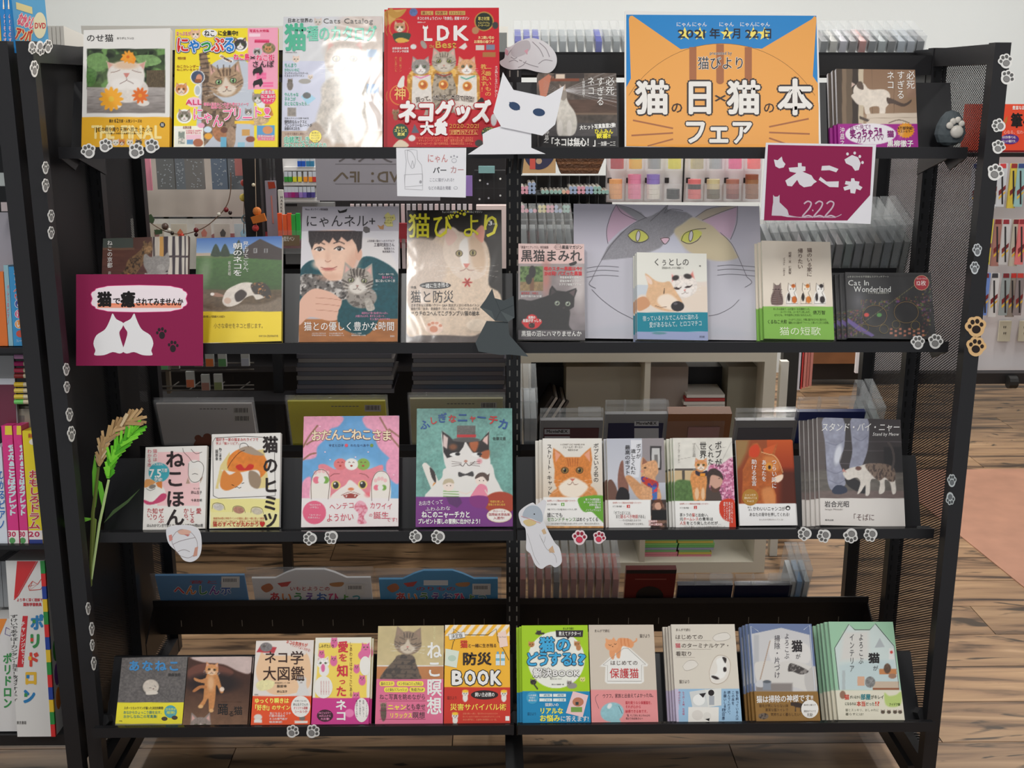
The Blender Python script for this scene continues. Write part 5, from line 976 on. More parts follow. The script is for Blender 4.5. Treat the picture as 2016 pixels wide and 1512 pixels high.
def art_world(c):
    c.bg((222,218,208));c.nz(.06,16,1,1);
    for P in ([(1440,870),(1420,910),(1400,925)],[(1430,880),(1380,890),(1370,875)],[(1335,905),(1360,900)]): c.ln(P,.9,(160,154,146),a=.7)
    c.rect(1328,925,1372,950,(206,180,140));c.rect(1328,922,1380,926,(90,84,80));c.rect(1343,926,1348,950,(84,76,70));c.po([(1328,950),(1350,945),(1375,955),(1375,990),(1328,990)],(86,116,66),1,e=3).nz(.2,4);c.po([(1395,920),(1420,915),(1446,905),(1448,990),(1400,990)],(196,110,146),1,e=4).mott((236,180,204),.48,4).mott((120,60,90),.6,3)
    c.el(1408,944,15,18,(206,160,140),e=1.5);c.po([(1390,950),(1393,930),(1405,922),(1420,930),(1424,945),(1415,938),(1400,936),(1396,955)],(64,50,46),1,e=1.5).nz(.15,3);c.po([(1392,950),(1400,965),(1415,965),(1420,990),(1388,990)],(80,66,60),1);c.po([(1399,955),(1408,962),(1418,958),(1414,968),(1402,968)],(90,62,52),1);c.el(1416,942,1.5,1,BK)
    c.po([(1362,930),(1372,925),(1386,928),(1392,945),(1390,965),(1388,985),(1376,985),(1366,985),(1362,960),(1359,945)],(214,144,84),1,e=1.5).nz(.14,3);c.el(1372,972,4,12,(230,190,150));c.el(1384,972,3.5,12,(230,190,150));c.cat(1380,916,12.5,(218,150,94),(238,220,200),(110,120,60));c.po([(1370,926),(1380,930),(1392,926),(1392,936),(1380,938),(1370,934)],(54,46,60),1);c.rect(1378,932,1388,938,(230,150,50))
    c.t('ボブが',1407,868,1421,920,BK,v=1,w=.01);c.t('くれた',1393,874,1405,916,BK,v=1,w=.01);c.t('世界',1377,869,1391,903,BK,v=1,w=.01);c.t('ジェームズ・ボーエン',1334,871,1339,912,(130,124,118),v=1);c.t('ぼくらの小さな冒険',1363,872,1370,900,(150,144,138),v=1)
    obiw(c,1320,1452,986,1045);c.po([(1420,986),(1446,986),(1449,1042),(1440,1030),(1424,1022),(1416,1006)],(206,60,34),1);c.rect(1436,990,1450,1042,(206,60,34));c.t('全世界シリーズ累計1000万部超ベストセラー',1338,990,1396,994,(190,80,60));c.t('ボブと僕の物語 ──',1338,998,1362,1002,(90,84,80));c.fl.rect(1366,996,1372,1002,(200,50,40));c.t('2',1367,996,1371,1002,WH)
    for s,x0,x1,y,k in (('茶トラの',1338,1362,1010,BK),('猫',1362,1368,1010,(200,60,50)),('と出会い、',1368,1398,1010,BK),('元',1338,1345,1018,BK),('ホームレス',1345,1375,1018,(200,60,50)),('の青年は',1375,1404,1018,BK),('人生',1338,1351,1026,(200,60,50)),('をとり戻したのだが…',1351,1420,1026,BK)): c.t(s,x0,y,x1,y+7.5,k,w=.01)
    c.t('──ふたりを暮らしにはどうなる奇跡が待ち受けていた。',1338,1035,1432,1039,(140,134,130))
    for i,s in enumerate(('人生にぬくもる','真の絶望感に','気づかせてくれる','感動ノンフィクション')): c.t(s,1439-i*5,988,1443-i*5,1030,WH,v=1)
def art_tsurai(c):
    c.gr(1445,864,1575,995,(150,74,36),(130,50,24));c.gr(1510,864,1575,930,(196,84,30),(150,50,20));c.rect(1535,925,1575,995,(84,32,18),e=14);c.po([(1447,864),(1475,866),(1470,890),(1458,915),(1450,925)],(150,116,70),e=8)
    c.po([(1459,995),(1462,950),(1462,925),(1474,900),(1474,884),(1482,873),(1491,872),(1498,882),(1500,892),(1515,892),(1525,880),(1531,872),(1525,896),(1532,905),(1540,930),(1540,942),(1532,950),(1520,952),(1528,975),(1526,995)],(176,92,42),0,e=2).nz(.12,5);c.po([(1476,898),(1476,884),(1484,876),(1492,876),(1496,888),(1490,900)],(206,66,30),1,e=3);c.po([(1502,884),(1528,874),(1520,894),(1504,892)],(204,90,40),e=2);c.po([(1505,900),(1525,900),(1535,920),(1524,930),(1506,920)],(206,126,66),1,e=6);c.el(1514,919,7,8,(224,150,60));c.el(1515,920,3,4,(60,30,16));c.ln([(1520,948),(1540,940)],2.4,(244,226,200));c.po([(1525,940),(1541,934),(1540,944),(1530,950)],(240,214,190),1,e=2);c.ln([(1499,890),(1512,894),(1524,897),(1534,910),(1541,930)],1.5,(250,206,150),1,a=.8);c.po([(1500,965),(1520,960),(1528,990),(1516,995),(1506,995)],(230,160,100),1,e=6,a=.6)
    c.t('つらい時に',1519,904,1529,962,WH,v=1,w=.01);c.t('あなたを',1499,905,1509,948,WH,v=1,w=.01);c.t('助ける名言',1479,904,1490,957,WH,v=1,w=.01)
    c.rect(1440,991.5,1580,1040,(236,234,232));c.fl.el(1477,979,16,16.5,(176,126,50));lines(c,[('ニャンだか',1466,972,1488,977),('勇気がわいてくる',1465,978,1490,983),('Vol.2',1470,984,1484,989)],(240,226,190),.02);c.t('また',1471,997,1479,1001,BK);c.t('また',1473,1002,1481,1006,BK);c.t('かわいいニャンコが',1482,997,1546,1006,(50,44,44),w=.0);c.t('あなたの背中を押してくれる!',1475,1009,1554,1017,(50,44,44),w=.0);c.t('なんだか元気がわいてくる!',1494,1021,1542,1025,(150,140,134));c.fl.el(1551,1000,4.5,4.5,(60,56,56));c.fl.el(1551,1001,2.5,2.2,WH)
def art_stand(c):
    c.gr(1605,820,1790,980,(58,52,54),(48,42,42));c.rect(1605,824,1625,940,(88,78,76));
    for y in (868,886,912): c.ln([(1605,y),(1780,y+2)],1.2,(90,84,86))
    c.rect(1605,925,1790,1000,(100,94,88),e=5).nz(.15,6,3);c.rect(1605,966,1790,1000,(112,96,92),e=3).nz(.08,4,3);c.rect(1740,880,1790,930,(38,36,38),e=3)
    c.po([(1620,824),(1660,824),(1662,880),(1652,905),(1660,930),(1664,955),(1640,966),(1630,950),(1626,905),(1624,870)],(150,152,170),1,e=1.4).nz(.12,9);c.po([(1676,824),(1708,824),(1710,870),(1704,900),(1690,928),(1672,925),(1678,890),(1676,860)],(146,148,166),1,e=1.4).nz(.12,9)
    for P in ([(1626,870),(1645,876),(1660,868)],[(1628,925),(1645,932),(1660,926)],[(1680,860),(1695,868),(1708,858)],[(1632,945),(1650,952),(1662,946)]): c.ln(P,1.6,(110,112,130),1,a=.7)
    c.po([(1638,965),(1648,955),(1664,958),(1668,968),(1655,973),(1642,972)],(44,52,74),1);c.po([(1664,940),(1680,940),(1700,955),(1708,968),(1700,972),(1684,966),(1668,955)],(36,34,38),1)
    c.po([(1660,930),(1672,922),(1690,918),(1710,913),(1740,914),(1758,922),(1762,945),(1764,968),(1757,972),(1752,950),(1742,945),(1742,965),(1736,972),(1730,970),(1732,948),(1715,944),(1712,972),(1704,975),(1704,955),(1695,968),(1688,972),(1694,950),(1686,940),(1670,945),(1662,938)],(220,212,202),1,e=1.2).nz(.06,4);c.po([(1704,914),(1740,913),(1760,922),(1762,945),(1752,948),(1742,940),(1730,946),(1712,930)],(128,108,94),1,e=1.6).mott((76,62,56),.5,5,1,.5);c.el(1690,922,6,4,(110,74,66));c.po([(1658,928),(1660,922),(1667,930)],(196,140,130))
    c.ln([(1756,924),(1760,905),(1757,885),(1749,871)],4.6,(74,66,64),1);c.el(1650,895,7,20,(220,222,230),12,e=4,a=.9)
    c.t('スタンド・バイ・ニャー',1617,832,1772,850,WH,w=.005,skew=.15);c.t('Stand by Meow',1718,850,1770,859,WH,w=-.01,skew=.2)
    c.rect(1600,981,1790,1045,(222,216,210));c.t('岩合光昭',1623,986,1672,999,(60,54,54),w=.02);c.t('Iwago Mitsuaki',1624,1000,1659,1005,(140,130,126));c.t('「そばに',1673,1011,1722,1026,(90,60,56));c.t('青月出版',1624,1022,1641,1026,BK)
R2=rowframe(2)
book('comic_book','white and pink cat manual with big black title and teal round badge','book',R2,(284,879,406,879,405,1042,284,1042),art_nekohon,.016)
book('comic_book','white cat trivia book with orange cat curled in a box','book',R2,(415,854,551,853,551,1039,414,1039),art_himitsu,.018,side=(236,232,226))
book('picture_book','pink and blue picture book with a pink cat carrying dumplings','book',R2,(597,819,785,819,785,1037,594,1037),art_odango,.010,'wrap',hard=1,side=(230,160,180))
book('picture_book','green picture book of calico cat in a grey top hat with purple band','book',R2,(820,804,1008,804,1010,1037,819,1037),art_nyachika,.010,'wrap',band=978,hard=1,side=(120,160,150))
book('paperback_book','paperback with a front-facing ginger cat portrait and green corner','book',R2,(1067,863,1185,863,1188,1040,1071,1039),art_street,.012,band=979,copies=2,cdx=-.0075,cname='ginger cat portrait paperbacks')
book('paperback_book','paperback with ginger cat in scarf giving a high five','book',R2,(1195,864,1307,862,1313,1039,1198,1040),art_gift,.012,band=984,copies=2,cdx=-.0045,side=(236,230,206),cname='high five ginger cat paperbacks')
book('paperback_book','paperback with ginger cat on the shoulder of a man beside pink blossom','book',R2,(1324,862,1442,862,1448,1041,1331,1043),art_world,.010,band=986,copies=3,cdx=-.005,side=(206,216,200),cname='shoulder cat paperbacks')
book('paperback_book','paperback with glowing orange cat in profile and white band','book',R2,(1448,866,1558,866,1568,1034,1457,1035),art_tsurai,.010,band=991.5,copies=2,cdx=.004,side=(230,224,220),cname='orange profile cat paperbacks')
book('photo_book','dark grey photo book of a cat rubbing against trouser legs','book',R2,(1612,824,1775,824,1780,1036,1613,1035),art_stand,.010,'film',band=981,copies=4,cdx=-.0068,side=(226,222,220),cname='trouser leg cat photo books')
# ---------------- row 4 ----------------
def art_ana(c):
    c.bg((92,86,84));c.nz(.25,3,1,1).nz(.1,14,1,1);c.ln([(240,1312),(265,1328),(300,1352),(335,1382)],1,(60,56,54),1);c.el(297,1353,18,16,(60,54,50));c.el(297,1352,16,14.5,(206,194,180),e=2).nz(.08,4);c.po([(288,1362),(306,1360),(310,1366),(290,1368)],(220,210,196),1);c.ln([(294,1354),(299,1355)],1,(90,80,76));c.ln([(304,1350),(307,1353)],1,(90,80,76));c.el(302,1356,1.6,1.2,(120,90,84))
    for i,ch in enumerate('あなねこ'): c.t(ch,253+i*26,1300,276+i*26,1322,(40,130,190),w=.07)
    c.t('勝森良司',331,1325,356,1332,BK,w=.03)
    c.rect(220,1383,370,1425.5,(236,222,20));c.rect(220,1425,370,1434,(120,116,90));c.fl.el(336,1401,12.5,12.5,(70,160,170));c.t('全世界が',326,1394,347,1399,(220,226,60),w=.02);c.t('爆笑!',328,1400,345,1406,(220,226,60),w=.03);c.t('スポーツカメラマンが撮った決定的瞬間!',244,1391,322,1397,(60,56,30),w=.02);c.t('あなからひょっこり顔を出す、',243,1399,322,1406,(70,140,120),w=.02);c.t('おかしなねこの写真集!',243,1407,310,1414,(70,140,120),w=.02);c.fl.el(324,1415,6,4,(60,40,20));c.fl.el(344,1413,6,4,(60,40,20));c.t('新潮社',235,1418,241,1421,BK)
def art_odoru(c):
    c.bg((70,42,32));c.gr(358,1345,500,1434,(66,40,30),(132,98,74));c.nz(.08,8,1,1);c.po([(380,1293),(497,1293),(493,1325),(470,1322),(440,1308),(400,1304)],(206,184,178),1,e=3).nz(.05,9);c.po([(370,1320),(400,1306),(440,1312),(460,1325),(430,1340),(380,1345)],(110,66,54),1,e=3);c.el(420,1345,50,20,(36,24,24),e=10)
    c.po([(405,1335),(410,1325),(424,1324),(430,1332),(436,1352),(440,1362),(434,1364),(426,1348),(424,1372),(420,1396),(412,1400),(410,1375),(402,1388),(394,1392),(392,1388),(400,1376),(402,1355)],(206,140,84),1,e=1.4).nz(.08,4);c.po([(406,1335),(395,1338),(382,1334),(384,1340),(396,1344),(408,1345)],(200,136,84),1);c.po([(406,1350),(392,1350),(379,1360),(384,1362),(396,1355),(406,1356)],(186,120,70),1);c.el(437,1357,4.5,4.5,(236,214,196));c.el(415,1345,6,14,(226,176,130),e=5)
    c.el(395,1391,5,3.5,(226,176,120));c.el(416,1399,4.5,3.5,(226,176,120));c.cat(417,1319,13,(216,152,98),(232,196,160),(110,90,50),4);c.cat(395,1430,21,(150,136,128),(206,190,180),rot=0,up=1.1,wh=0);c.mix(np.clip((c.Y-1432),0,1),(90,70,50))
    c.t('踊',428,1384,450,1408,BK,w=.02);c.t('る',449,1399,462,1411,BK,w=.01);c.t('猫',460,1390,478,1408,BK,w=.01);c.t('人生の楽しさ 泣くことも忘れ…',433,1380,478,1383,(90,60,44))
def art_nekogaku(c):
    c.bg((232,222,214));c.po([(512,1290),(517,1282),(526,1290),(596,1290),(602,1284),(610,1300),(612,1340),(598,1360),(540,1368),(512,1345),(504,1320)],(240,200,160),1,e=1.5);c.po([(505,1284),(512,1272),(545,1274),(540,1286)],(190,60,70));c.el(524,1274,12,9,(130,124,124)).nz(.15,3);c.cat(520,1272,4,(120,114,114),wh=0);c.po([(505,1345),(520,1338),(540,1342),(535,1355),(515,1360),(506,1355)],(236,226,170),1).nz(.06,4)
    c.po([(585,1335),(602,1334),(603,1350),(609,1372),(583,1374),(588,1352)],(222,218,214),1);c.rect(488,1370.5,620,1434,(232,84,40));c.cat(593,1340,8,(224,220,216),wh=0)
    c.fl.el(592,1391,19,21,(238,234,228));c.el(508,1412,8,6,(226,216,206));c.rect(500,1417,516,1423,(236,230,226));c.el(595,1414,6,5,(120,110,104));c.rect(580,1419,606,1424,(238,232,224));
    c.t('ネコ',520,1281,569,1307,(62,36,30),w=.03);c.t('学',571,1281,599,1309,(62,36,30),w=.02);c.t('大図鑑',517,1311,600,1341,(62,36,30),w=.015);c.t('ネコの気持ちが',563,1263,606,1271,(214,80,60),w=.03,rot=10);c.t('イラストでよくわかる!',570,1271,612,1278,(214,80,60),rot=18);c.t('服部幸',545,1348,565,1354,BK,w=.02);c.t('卵山玉子',545,1359,566,1364,BK,w=.02);c.t('東京猫医療センター院長',541,1343,571,1346,BK)
    c.t('ゆっくり瞬きは',501,1374,569,1385,(250,240,110),w=.05);c.t('「好き!」',497,1387,536,1399,(250,240,110),w=.05);c.t('のサイン',535,1388,572,1398,(250,240,110),w=.04);lines(c,[('気になるしぐさや',531,1402,573,1407),('行動の理由を',530,1407,562,1412),('ネコの専門医が',530,1413,566,1418),('徹底解説!',530,1419,556,1424)],WH,.01);lines(c,[('まだ飼ってない方も',580,1378,604,1382),('卵山玉子さんの',577,1384,607,1390)],BK,.01);lines(c,[('オリジナル図鑑',578,1391,606,1397),('シールつき!',580,1398,606,1404)],(200,50,60),.02);c.t('宝島社',501,1366,509,1369,BK)
def art_ai(c):
    c.bg((236,232,216));c.rect(630,1266,722,1374,(246,216,96));c.po([(628,1266),(722,1266),(718,1374),(620,1374)],(246,216,96));PK=(226,110,160);
    for x,y,r in ((658,1262,8),(720,1276,11),(633,1286,7),(657,1298,8),(702,1314,7),(713,1336,8),(701,1370,9)): c.el(x,y+r*.6,r*.9,r*1.1,PK);c.cat(x,y-r*.1,r*.75,PK,wh=0,ear=(200,70,120));
    c.el(716,1290,11,10,PK);c.cat(636,1306,12,(240,236,230),(250,246,240),wh=0);c.el(638,1320,10,12,(240,236,230));c.el(636,1315,4,8,PK)
    c.fl.el(719,1311,11,19,(240,236,228));c.fl.el(637,1353,18,22,(240,236,228));c.rect(605,1374,740,1434,(206,60,140));c.fl.el(712,1398,14,24,(238,232,226));c.fl.el(640,1409,16,12,(60,24,40));c.el(688,1404,9,8,(236,130,180));
    R=(214,50,70);c.t('愛',665,1262,686,1285,R,w=.045);c.t('を',666,1286,685,1303,R,w=.035);c.t('知',663,1308,686,1333,R,w=.045);c.t('っ',666,1334,682,1348,R,w=.035);c.t('た',661,1350,683,1372,R,w=.04);c.t('ネコ',660,1377,683,1420,WH,v=1,w=.05)
    c.t('しあわせは今ここにある',688,1263,694,1372,(120,70,50),v=1,w=0);c.t('しみずたいき',627,1268,658,1276,BK,w=.0);lines(c,[('SNSフォロワー',627,1401,652,1406),('40万人から',628,1407,652,1412),('大反響!',631,1413,649,1418)],(236,150,190),.02)
    for i,s in enumerate(('シンドイことは','全部、吐出しゃ!','新しい自分を、','生み出してんねん')): c.t(s,720-i*6.5,1378,724-i*6.5,1412,(60,40,50),v=1)
    for i in range(4): c.t('人生のどまんなか猫たち',646-i*5,1340,649-i*5,1368,(210,100,110),v=1)
def art_meiso(c):
    c.gr(738,1230,880,1310,(196,176,122),(206,186,136));c.rect(738,1312,880,1340,(190,120,60));c.nz(.04,12,1,1);c.po([(752,1340),(758,1320),(776,1300),(784,1290),(812,1290),(820,1310),(826,1326),(824,1340)],(96,78,62),1,e=2).mott((54,42,34),.5,6);c.cat(803,1266,27,(140,116,92),(206,190,168),sl=1,rot=4,st=(62,48,38),ear=(150,120,100))
    for i in range(5): c.ln([(758+i*6,1335-i*9),(822-i*2,1336-i*9)],2,(52,40,32),1,a=.6)
    c.rect(730,1337,885,1430,(226,106,144));c.t('ねこ瞑想',840,1262,870,1408,WH,v=1,w=.04);c.t('眺めるだけで心が整う',853,1234,858,1260,(240,236,180),v=1)
    for s,x0,y0,x1 in (('脳のエステ',747,1341,777),('メンタル&コミュ力向上',781,1341,834),('心と体もリフレッシュ!',756,1353,804),('免疫力UP',806,1353,837)): c.fl.rect(x0+3,y0,x1-3,y0+10,(246,226,70));c.fl.el(x0+4,y0+5,4,5,(246,226,70));c.fl.el(x1-4,y0+5,4,5,(246,226,70));c.t(s,x0+3,y0+1.5,x1-3,y0+8.5,(90,50,40),w=.02)
    K=(80,40,50);c.t('ねこ写真を眺めながら',747,1366,838,1378,K,w=.01);c.t('ニャン',763,1386,800,1398,(250,236,70),w=.05);c.t('とも幸せ',799,1385,838,1398,K,w=.02);c.t('リラックス',767,1403,812,1414,(250,236,70),w=.03);c.t('瞑想',812,1401,837,1415,K,w=.02)
    for y in (1380,1399,1416): c.fl.ln([(747,y),(838,y)],.6,(150,50,80))
    c.el(755,1402,6,18,(90,70,56)).nz(.2,3);c.cat(755,1389,6,(120,96,76),wh=0)
def art_bosai(c):
    c.bg((246,184,50));c.rect(870,1230,1010,1252,(244,232,214))
    for i in range(9): x=872+i*17;c.po([(x+14,1230),(x+22,1230),(x+4,1252),(x-4,1252)],(246,184,50))
    c.rect(870,1353,1010,1430,(206,52,36));c.fl.ln([(895,1262),(893,1238),(910,1250),(960,1250),(977,1238),(980,1262),(992,1280),(1002,1300)],1,BK);c.fl.ln([(893,1262),(888,1285)],1,BK)
    c.fl.po([(883,1249),(914,1244),(916,1255),(885,1260)],WH);c.fl.ln([(883,1249),(914,1244),(916,1255),(885,1260),(883,1249)],.6,BK);c.t('決定版',888,1247,911,1257,BK,w=.01,rot=-7);c.t('猫',906,1260,921,1276,(206,50,40),w=.04);c.t('と一緒に生き残る',921,1267,978,1275,(80,50,30),w=.02);c.t('防災',910,1284,968,1310,(44,30,24),w=.06)
    for i,ch in enumerate('BOOK'): c.t(ch,889+i*25.5,1314,911+i*25.5,1352,WH,w=.07,o=(BK,.12))
    c.fl.po([(980,1246),(996,1242),(1000,1272),(984,1275)],(244,214,200));c.t('Cat Food',982,1252,996,1256,BK);c.fl.po([(877,1277),(904,1282),(899,1315),(874,1310)],(222,230,214));c.fl.el(890,1296,8,6,(190,210,190))
    for x in (976,986): c.fl.rect(x,1288,x+8,1310,(214,230,236));c.fl.rect(x+2,1283,x+6,1288,(110,170,200));c.fl.rect(x,1296,x+8,1301,(120,180,200))
    c.fl.el(954,1368,27,9,(40,24,24));c.t('飼い主必携の',935,1363,974,1372,WH,w=.03);c.t('災害サバイバル術',886,1385,997,1399,(250,236,90),w=.02);lines(c,[('災害の飼いっ飼い、猫を守れるのはあなただけ!',911,1403,980,1407),('知っているだけで命がつくれる命を守るテクニックを',911,1409,985,1413),('多彩な専門家に、災害時の実例情をとる一冊。',911,1415,980,1419)],(236,150,110),0);c.t('猫びより',880,1370,900,1378,(120,40,30));c.fl.rect(995,1410,1003,1419,WH)
    for x,y in ((916,1366),(992,1366),(896,1410)): c.el(x,y+8,5,8,(236,232,224));c.cat(x,y,6,(238,234,226),wh=0);c.el(x,y-5,6,3,(246,200,50))
def art_dosuru(c):
    c.bg((166,208,20));c.el(1095,1299,56,56,(240,240,228));c.rect(1020,1361,1170,1432,(14,134,184));c.fl.po([(1094,1241),(1148,1241),(1147,1254),(1122,1254),(1118,1259),(1115,1254),(1095,1254)],(44,34,40));c.t('教えてドクター!',1100,1243,1143,1252,WH,w=.03);c.t('まんがで読む',1108,1235,1130,1240,BK,w=.01)
    B=(60,170,220)
    for i,ch in enumerate('猫の'): c.t(ch,1062+i*32,1254,1092+i*32,1284,B,w=.07,o=((24,40,60),.11))
    for i,ch in enumerate('どうする!?'): c.t(ch,(1034,1056,1079,1103,1124,1136)[i],1283,(1060,1083,1105,1129,1136,1155)[i],1312,B,w=.06,o=((24,40,60),.1))
    c.t('解決',1049,1315,1087,1334,WH,w=.04,o=((60,50,50),.09));c.t('BOOK',1088,1317,1142,1333,WH,w=.05,o=((60,50,50),.1));lines(c,[('猫びよりは・大人の',1083,1335,1106,1338),('猫びより編集部・編',1086,1346,1110,1349)],BK)
    c.cat(1061,1246,5,(50,44,40),wh=0);c.ln([(1056,1247),(1070,1247)],4,(50,44,40));c.cat(1136,1268,6,(190,130,80),wh=0);c.el(1139,1275,5,6,(190,130,80));c.cat(1046,1269,6,(196,130,70),wh=0);c.cat(1050,1343,6,(44,38,40),wh=0);c.ln([(1052,1348),(1058,1356)],3,(44,38,40));c.el(1126,1350,10,6,(150,144,140));c.cat(1121,1345,5,(150,144,140),wh=0);c.cat(1147,1338,5,(236,230,150),wh=0)
    c.fl.el(1048,1374,12,12,(60,160,200));c.t('人気連載',1040,1367,1056,1371,WH);c.t('待望の',1042,1372,1054,1376,WH);c.t('書籍化!',1040,1377,1056,1381,WH)
    for i,s in enumerate(('病気','病気','ごはん','こまった癖')): x,y=1062+(i % 2)*27,1366+(i//2)*9;c.fl.rect(x,y,x+25,y+6,(230,236,230));c.t('☑'+s if 0 else s,x+8,y+.5,x+22,y+5.5,(20,120,150),w=.02)
    c.fl.po([(1128,1361),(1158,1369),(1147,1412),(1114,1404)],(238,200,200));c.fl.el(1138,1382,11,9,(190,120,90));c.fl.rect(1124,1392,1146,1402,(120,160,70));c.fl.rect(1133,1382,1139,1388,(50,60,60));c.t('猫飼いの',1073,1384,1100,1391,WH,w=.03);c.t('リアルな',1062,1393,1109,1406,(250,236,70),w=.05);c.t('お悩み',1062,1407,1103,1421,(250,236,70),w=.05);c.t('に答えます!',1103,1409,1159,1421,WH,w=.02);c.t('猫びより',1038,1402,1056,1409,(10,80,120))
def art_hogo(c):
    c.bg((212,200,184));c.rect(1155,1358,1300,1432,(232,150,150));c.po([(1181,1312),(1224,1272),(1232,1270),(1240,1276),(1276,1308),(1274,1312),(1267,1312),(1268,1342),(1262,1346),(1196,1346),(1191,1342),(1192,1313)],(238,236,230),e=1.3);c.fl.ln([(1187,1309),(1228,1276),(1236,1276),(1271,1308),(1263,1309),(1263,1341),(1196,1341),(1196,1310),(1187,1309)],.6,(170,160,150))
    c.po([(1214,1262),(1220,1256),(1240,1258),(1248,1268),(1242,1276),(1226,1272),(1222,1285),(1220,1296),(1214,1294),(1212,1284),(1208,1298),(1202,1294),(1200,1280)],(232,160,110),1);c.el(1204,1270,13,11,(236,166,116));c.po([(1193,1266),(1192,1256),(1200,1260)],(236,166,116));c.po([(1205,1259),(1208,1254),(1214,1264)],(236,166,116));c.ln([(1244,1266),(1252,1262),(1253,1258)],3,(232,160,110),1)
    for x in (1222,1229,1236): c.ln([(x,1257),(x+2,1272)],1.2,(206,110,60),a=.8)
    c.fl.ln([(1198,1269),(1201,1271),(1204,1269)],.7,BK);c.fl.ln([(1209,1267),(1211,1269),(1214,1267)],.7,BK);c.fl.el(1206,1273,1,.7,BK)
    c.t('まんがで読む',1170,1239,1201,1245,(80,70,66),w=0);c.t('猫びより',1259,1248,1280,1256,(80,70,66));c.t('はじめての',1201,1300,1256,1310,(80,60,56),w=0);c.t('保護猫',1200,1315,1258,1336,(206,60,66),w=.01)
    c.t('ウフフ。家族と出会えてよかったね。',1186,1365,1290,1374,(60,44,50),w=0,rot=-1);lines(c,[('猫を飼うなら保護猫を、',1231,1380,1286,1387),('それが心から',1231,1388,1262,1395),('納得できる本です。',1231,1397,1278,1404)],(206,50,70),.01);lines(c,[('「猫、そしてまの」おじいちゃんから',1232,1406,1280,1411),('母よりおばあさんへ',1232,1412,1266,1417)],BK,0)
    c.el(1205,1402,23,19,(150,196,204),-10,e=1.5).nz(.05,5);c.el(1212,1422,10,8,(150,196,204));c.fl.ln([(1225,1405),(1222,1398),(1218,1390)],.8,(70,90,100));c.el(1200,1390,4,6,(226,232,232),30);c.fl.ln([(1179,1395),(1172,1375),(1178,1367)],.6,(90,80,90),smooth=True)
def art_terminal(c):
    c.bg((222,214,200));c.rect(1325,1356,1465,1430,(156,192,220));c.mix(((c.Y > 1356)*(c.X < 1336)).astype(float)*.7,(220,190,210))
    for P in ([(1403,1256),(1408,1250),(1420,1246),(1432,1246),(1438,1254),(1430,1260),(1410,1262)],[(1344,1312),(1352,1302),(1366,1300),(1374,1308),(1366,1316),(1350,1320)]): c.po(P,(230,224,214),1);c.fl.ln(P+P[:1],.5,(190,182,172),smooth=True)
    c.po([(1396,1322),(1404,1300),(1415,1290),(1432,1294),(1438,1310),(1432,1335),(1416,1346),(1400,1342)],(232,226,216),1);c.fl.ln([(1396,1322),(1404,1300),(1415,1290),(1432,1294),(1438,1310),(1432,1335),(1416,1346),(1400,1342),(1396,1322)],.6,(190,170,150),smooth=True)
    c.po([(1410,1300),(1420,1294),(1428,1300),(1430,1320),(1424,1334),(1404,1338),(1398,1330),(1410,1326),(1412,1312)],(242,240,234),1);c.po([(1422,1294),(1430,1296),(1428,1306)],(50,40,40),1);c.el(1427,1318,3.5,5,(50,40,40));c.el(1408,1334,8,3,(50,40,40),20)
    K=(84,72,66);c.t('まんがで読む',1330,1237,1360,1243,K);c.t('はじめての',1329,1249,1384,1259,K,w=0);c.t('猫',1329,1266,1340,1276,(206,70,90),w=.02);c.t('のターミナルケア・',1341,1266,1438,1276,K,w=0);c.t('看取り',1330,1282,1363,1292,K,w=0);c.t('猫びより',1337,1338,1358,1346,K);
    for y in (1261,1278,1294): c.fl.ln([(1331,y),(1400 if y != 1294 else 1368,y)],.4,(190,180,170))
    c.fl.po([(1357,1362),(1390,1357),(1396,1392),(1364,1398)],(214,216,214));c.fl.po([(1388,1358),(1420,1355),(1420,1389),(1394,1392)],(226,226,220));c.fl.el(1376,1378,12,11,(240,240,236));c.fl.po([(1376,1366),(1390,1364),(1384,1374)],(40,34,36));c.fl.el(1400,1364,6,6,(40,34,36));c.fl.rect(1396,1370,1406,1388,(170,174,180));c.fl.rect(1355,1392,1415,1428,(236,232,224));c.fl.el(1373,1408,11,10,(222,216,208));c.fl.el(1392,1410,8,8,(226,222,214));c.fl.po([(1388,1416),(1397,1414),(1396,1420)],BK)
    c.t('もう共18歳、在宅猫',1343,1361,1348,1408,(206,100,130),v=1);c.t('命のおわり。',1335,1361,1340,1392,(206,100,130),v=1)
    for i,(s,y1) in enumerate((('猫を飼っている人は',1418),('この本を',1388),('読んでください。',1410),('お願いします。',1408))): c.t(s,1448-i*8,1360,1454-i*8,y1,(44,60,90),v=1,w=.01)
    c.t('町田康',1421,1394,1427,1418,(44,60,90),v=1)
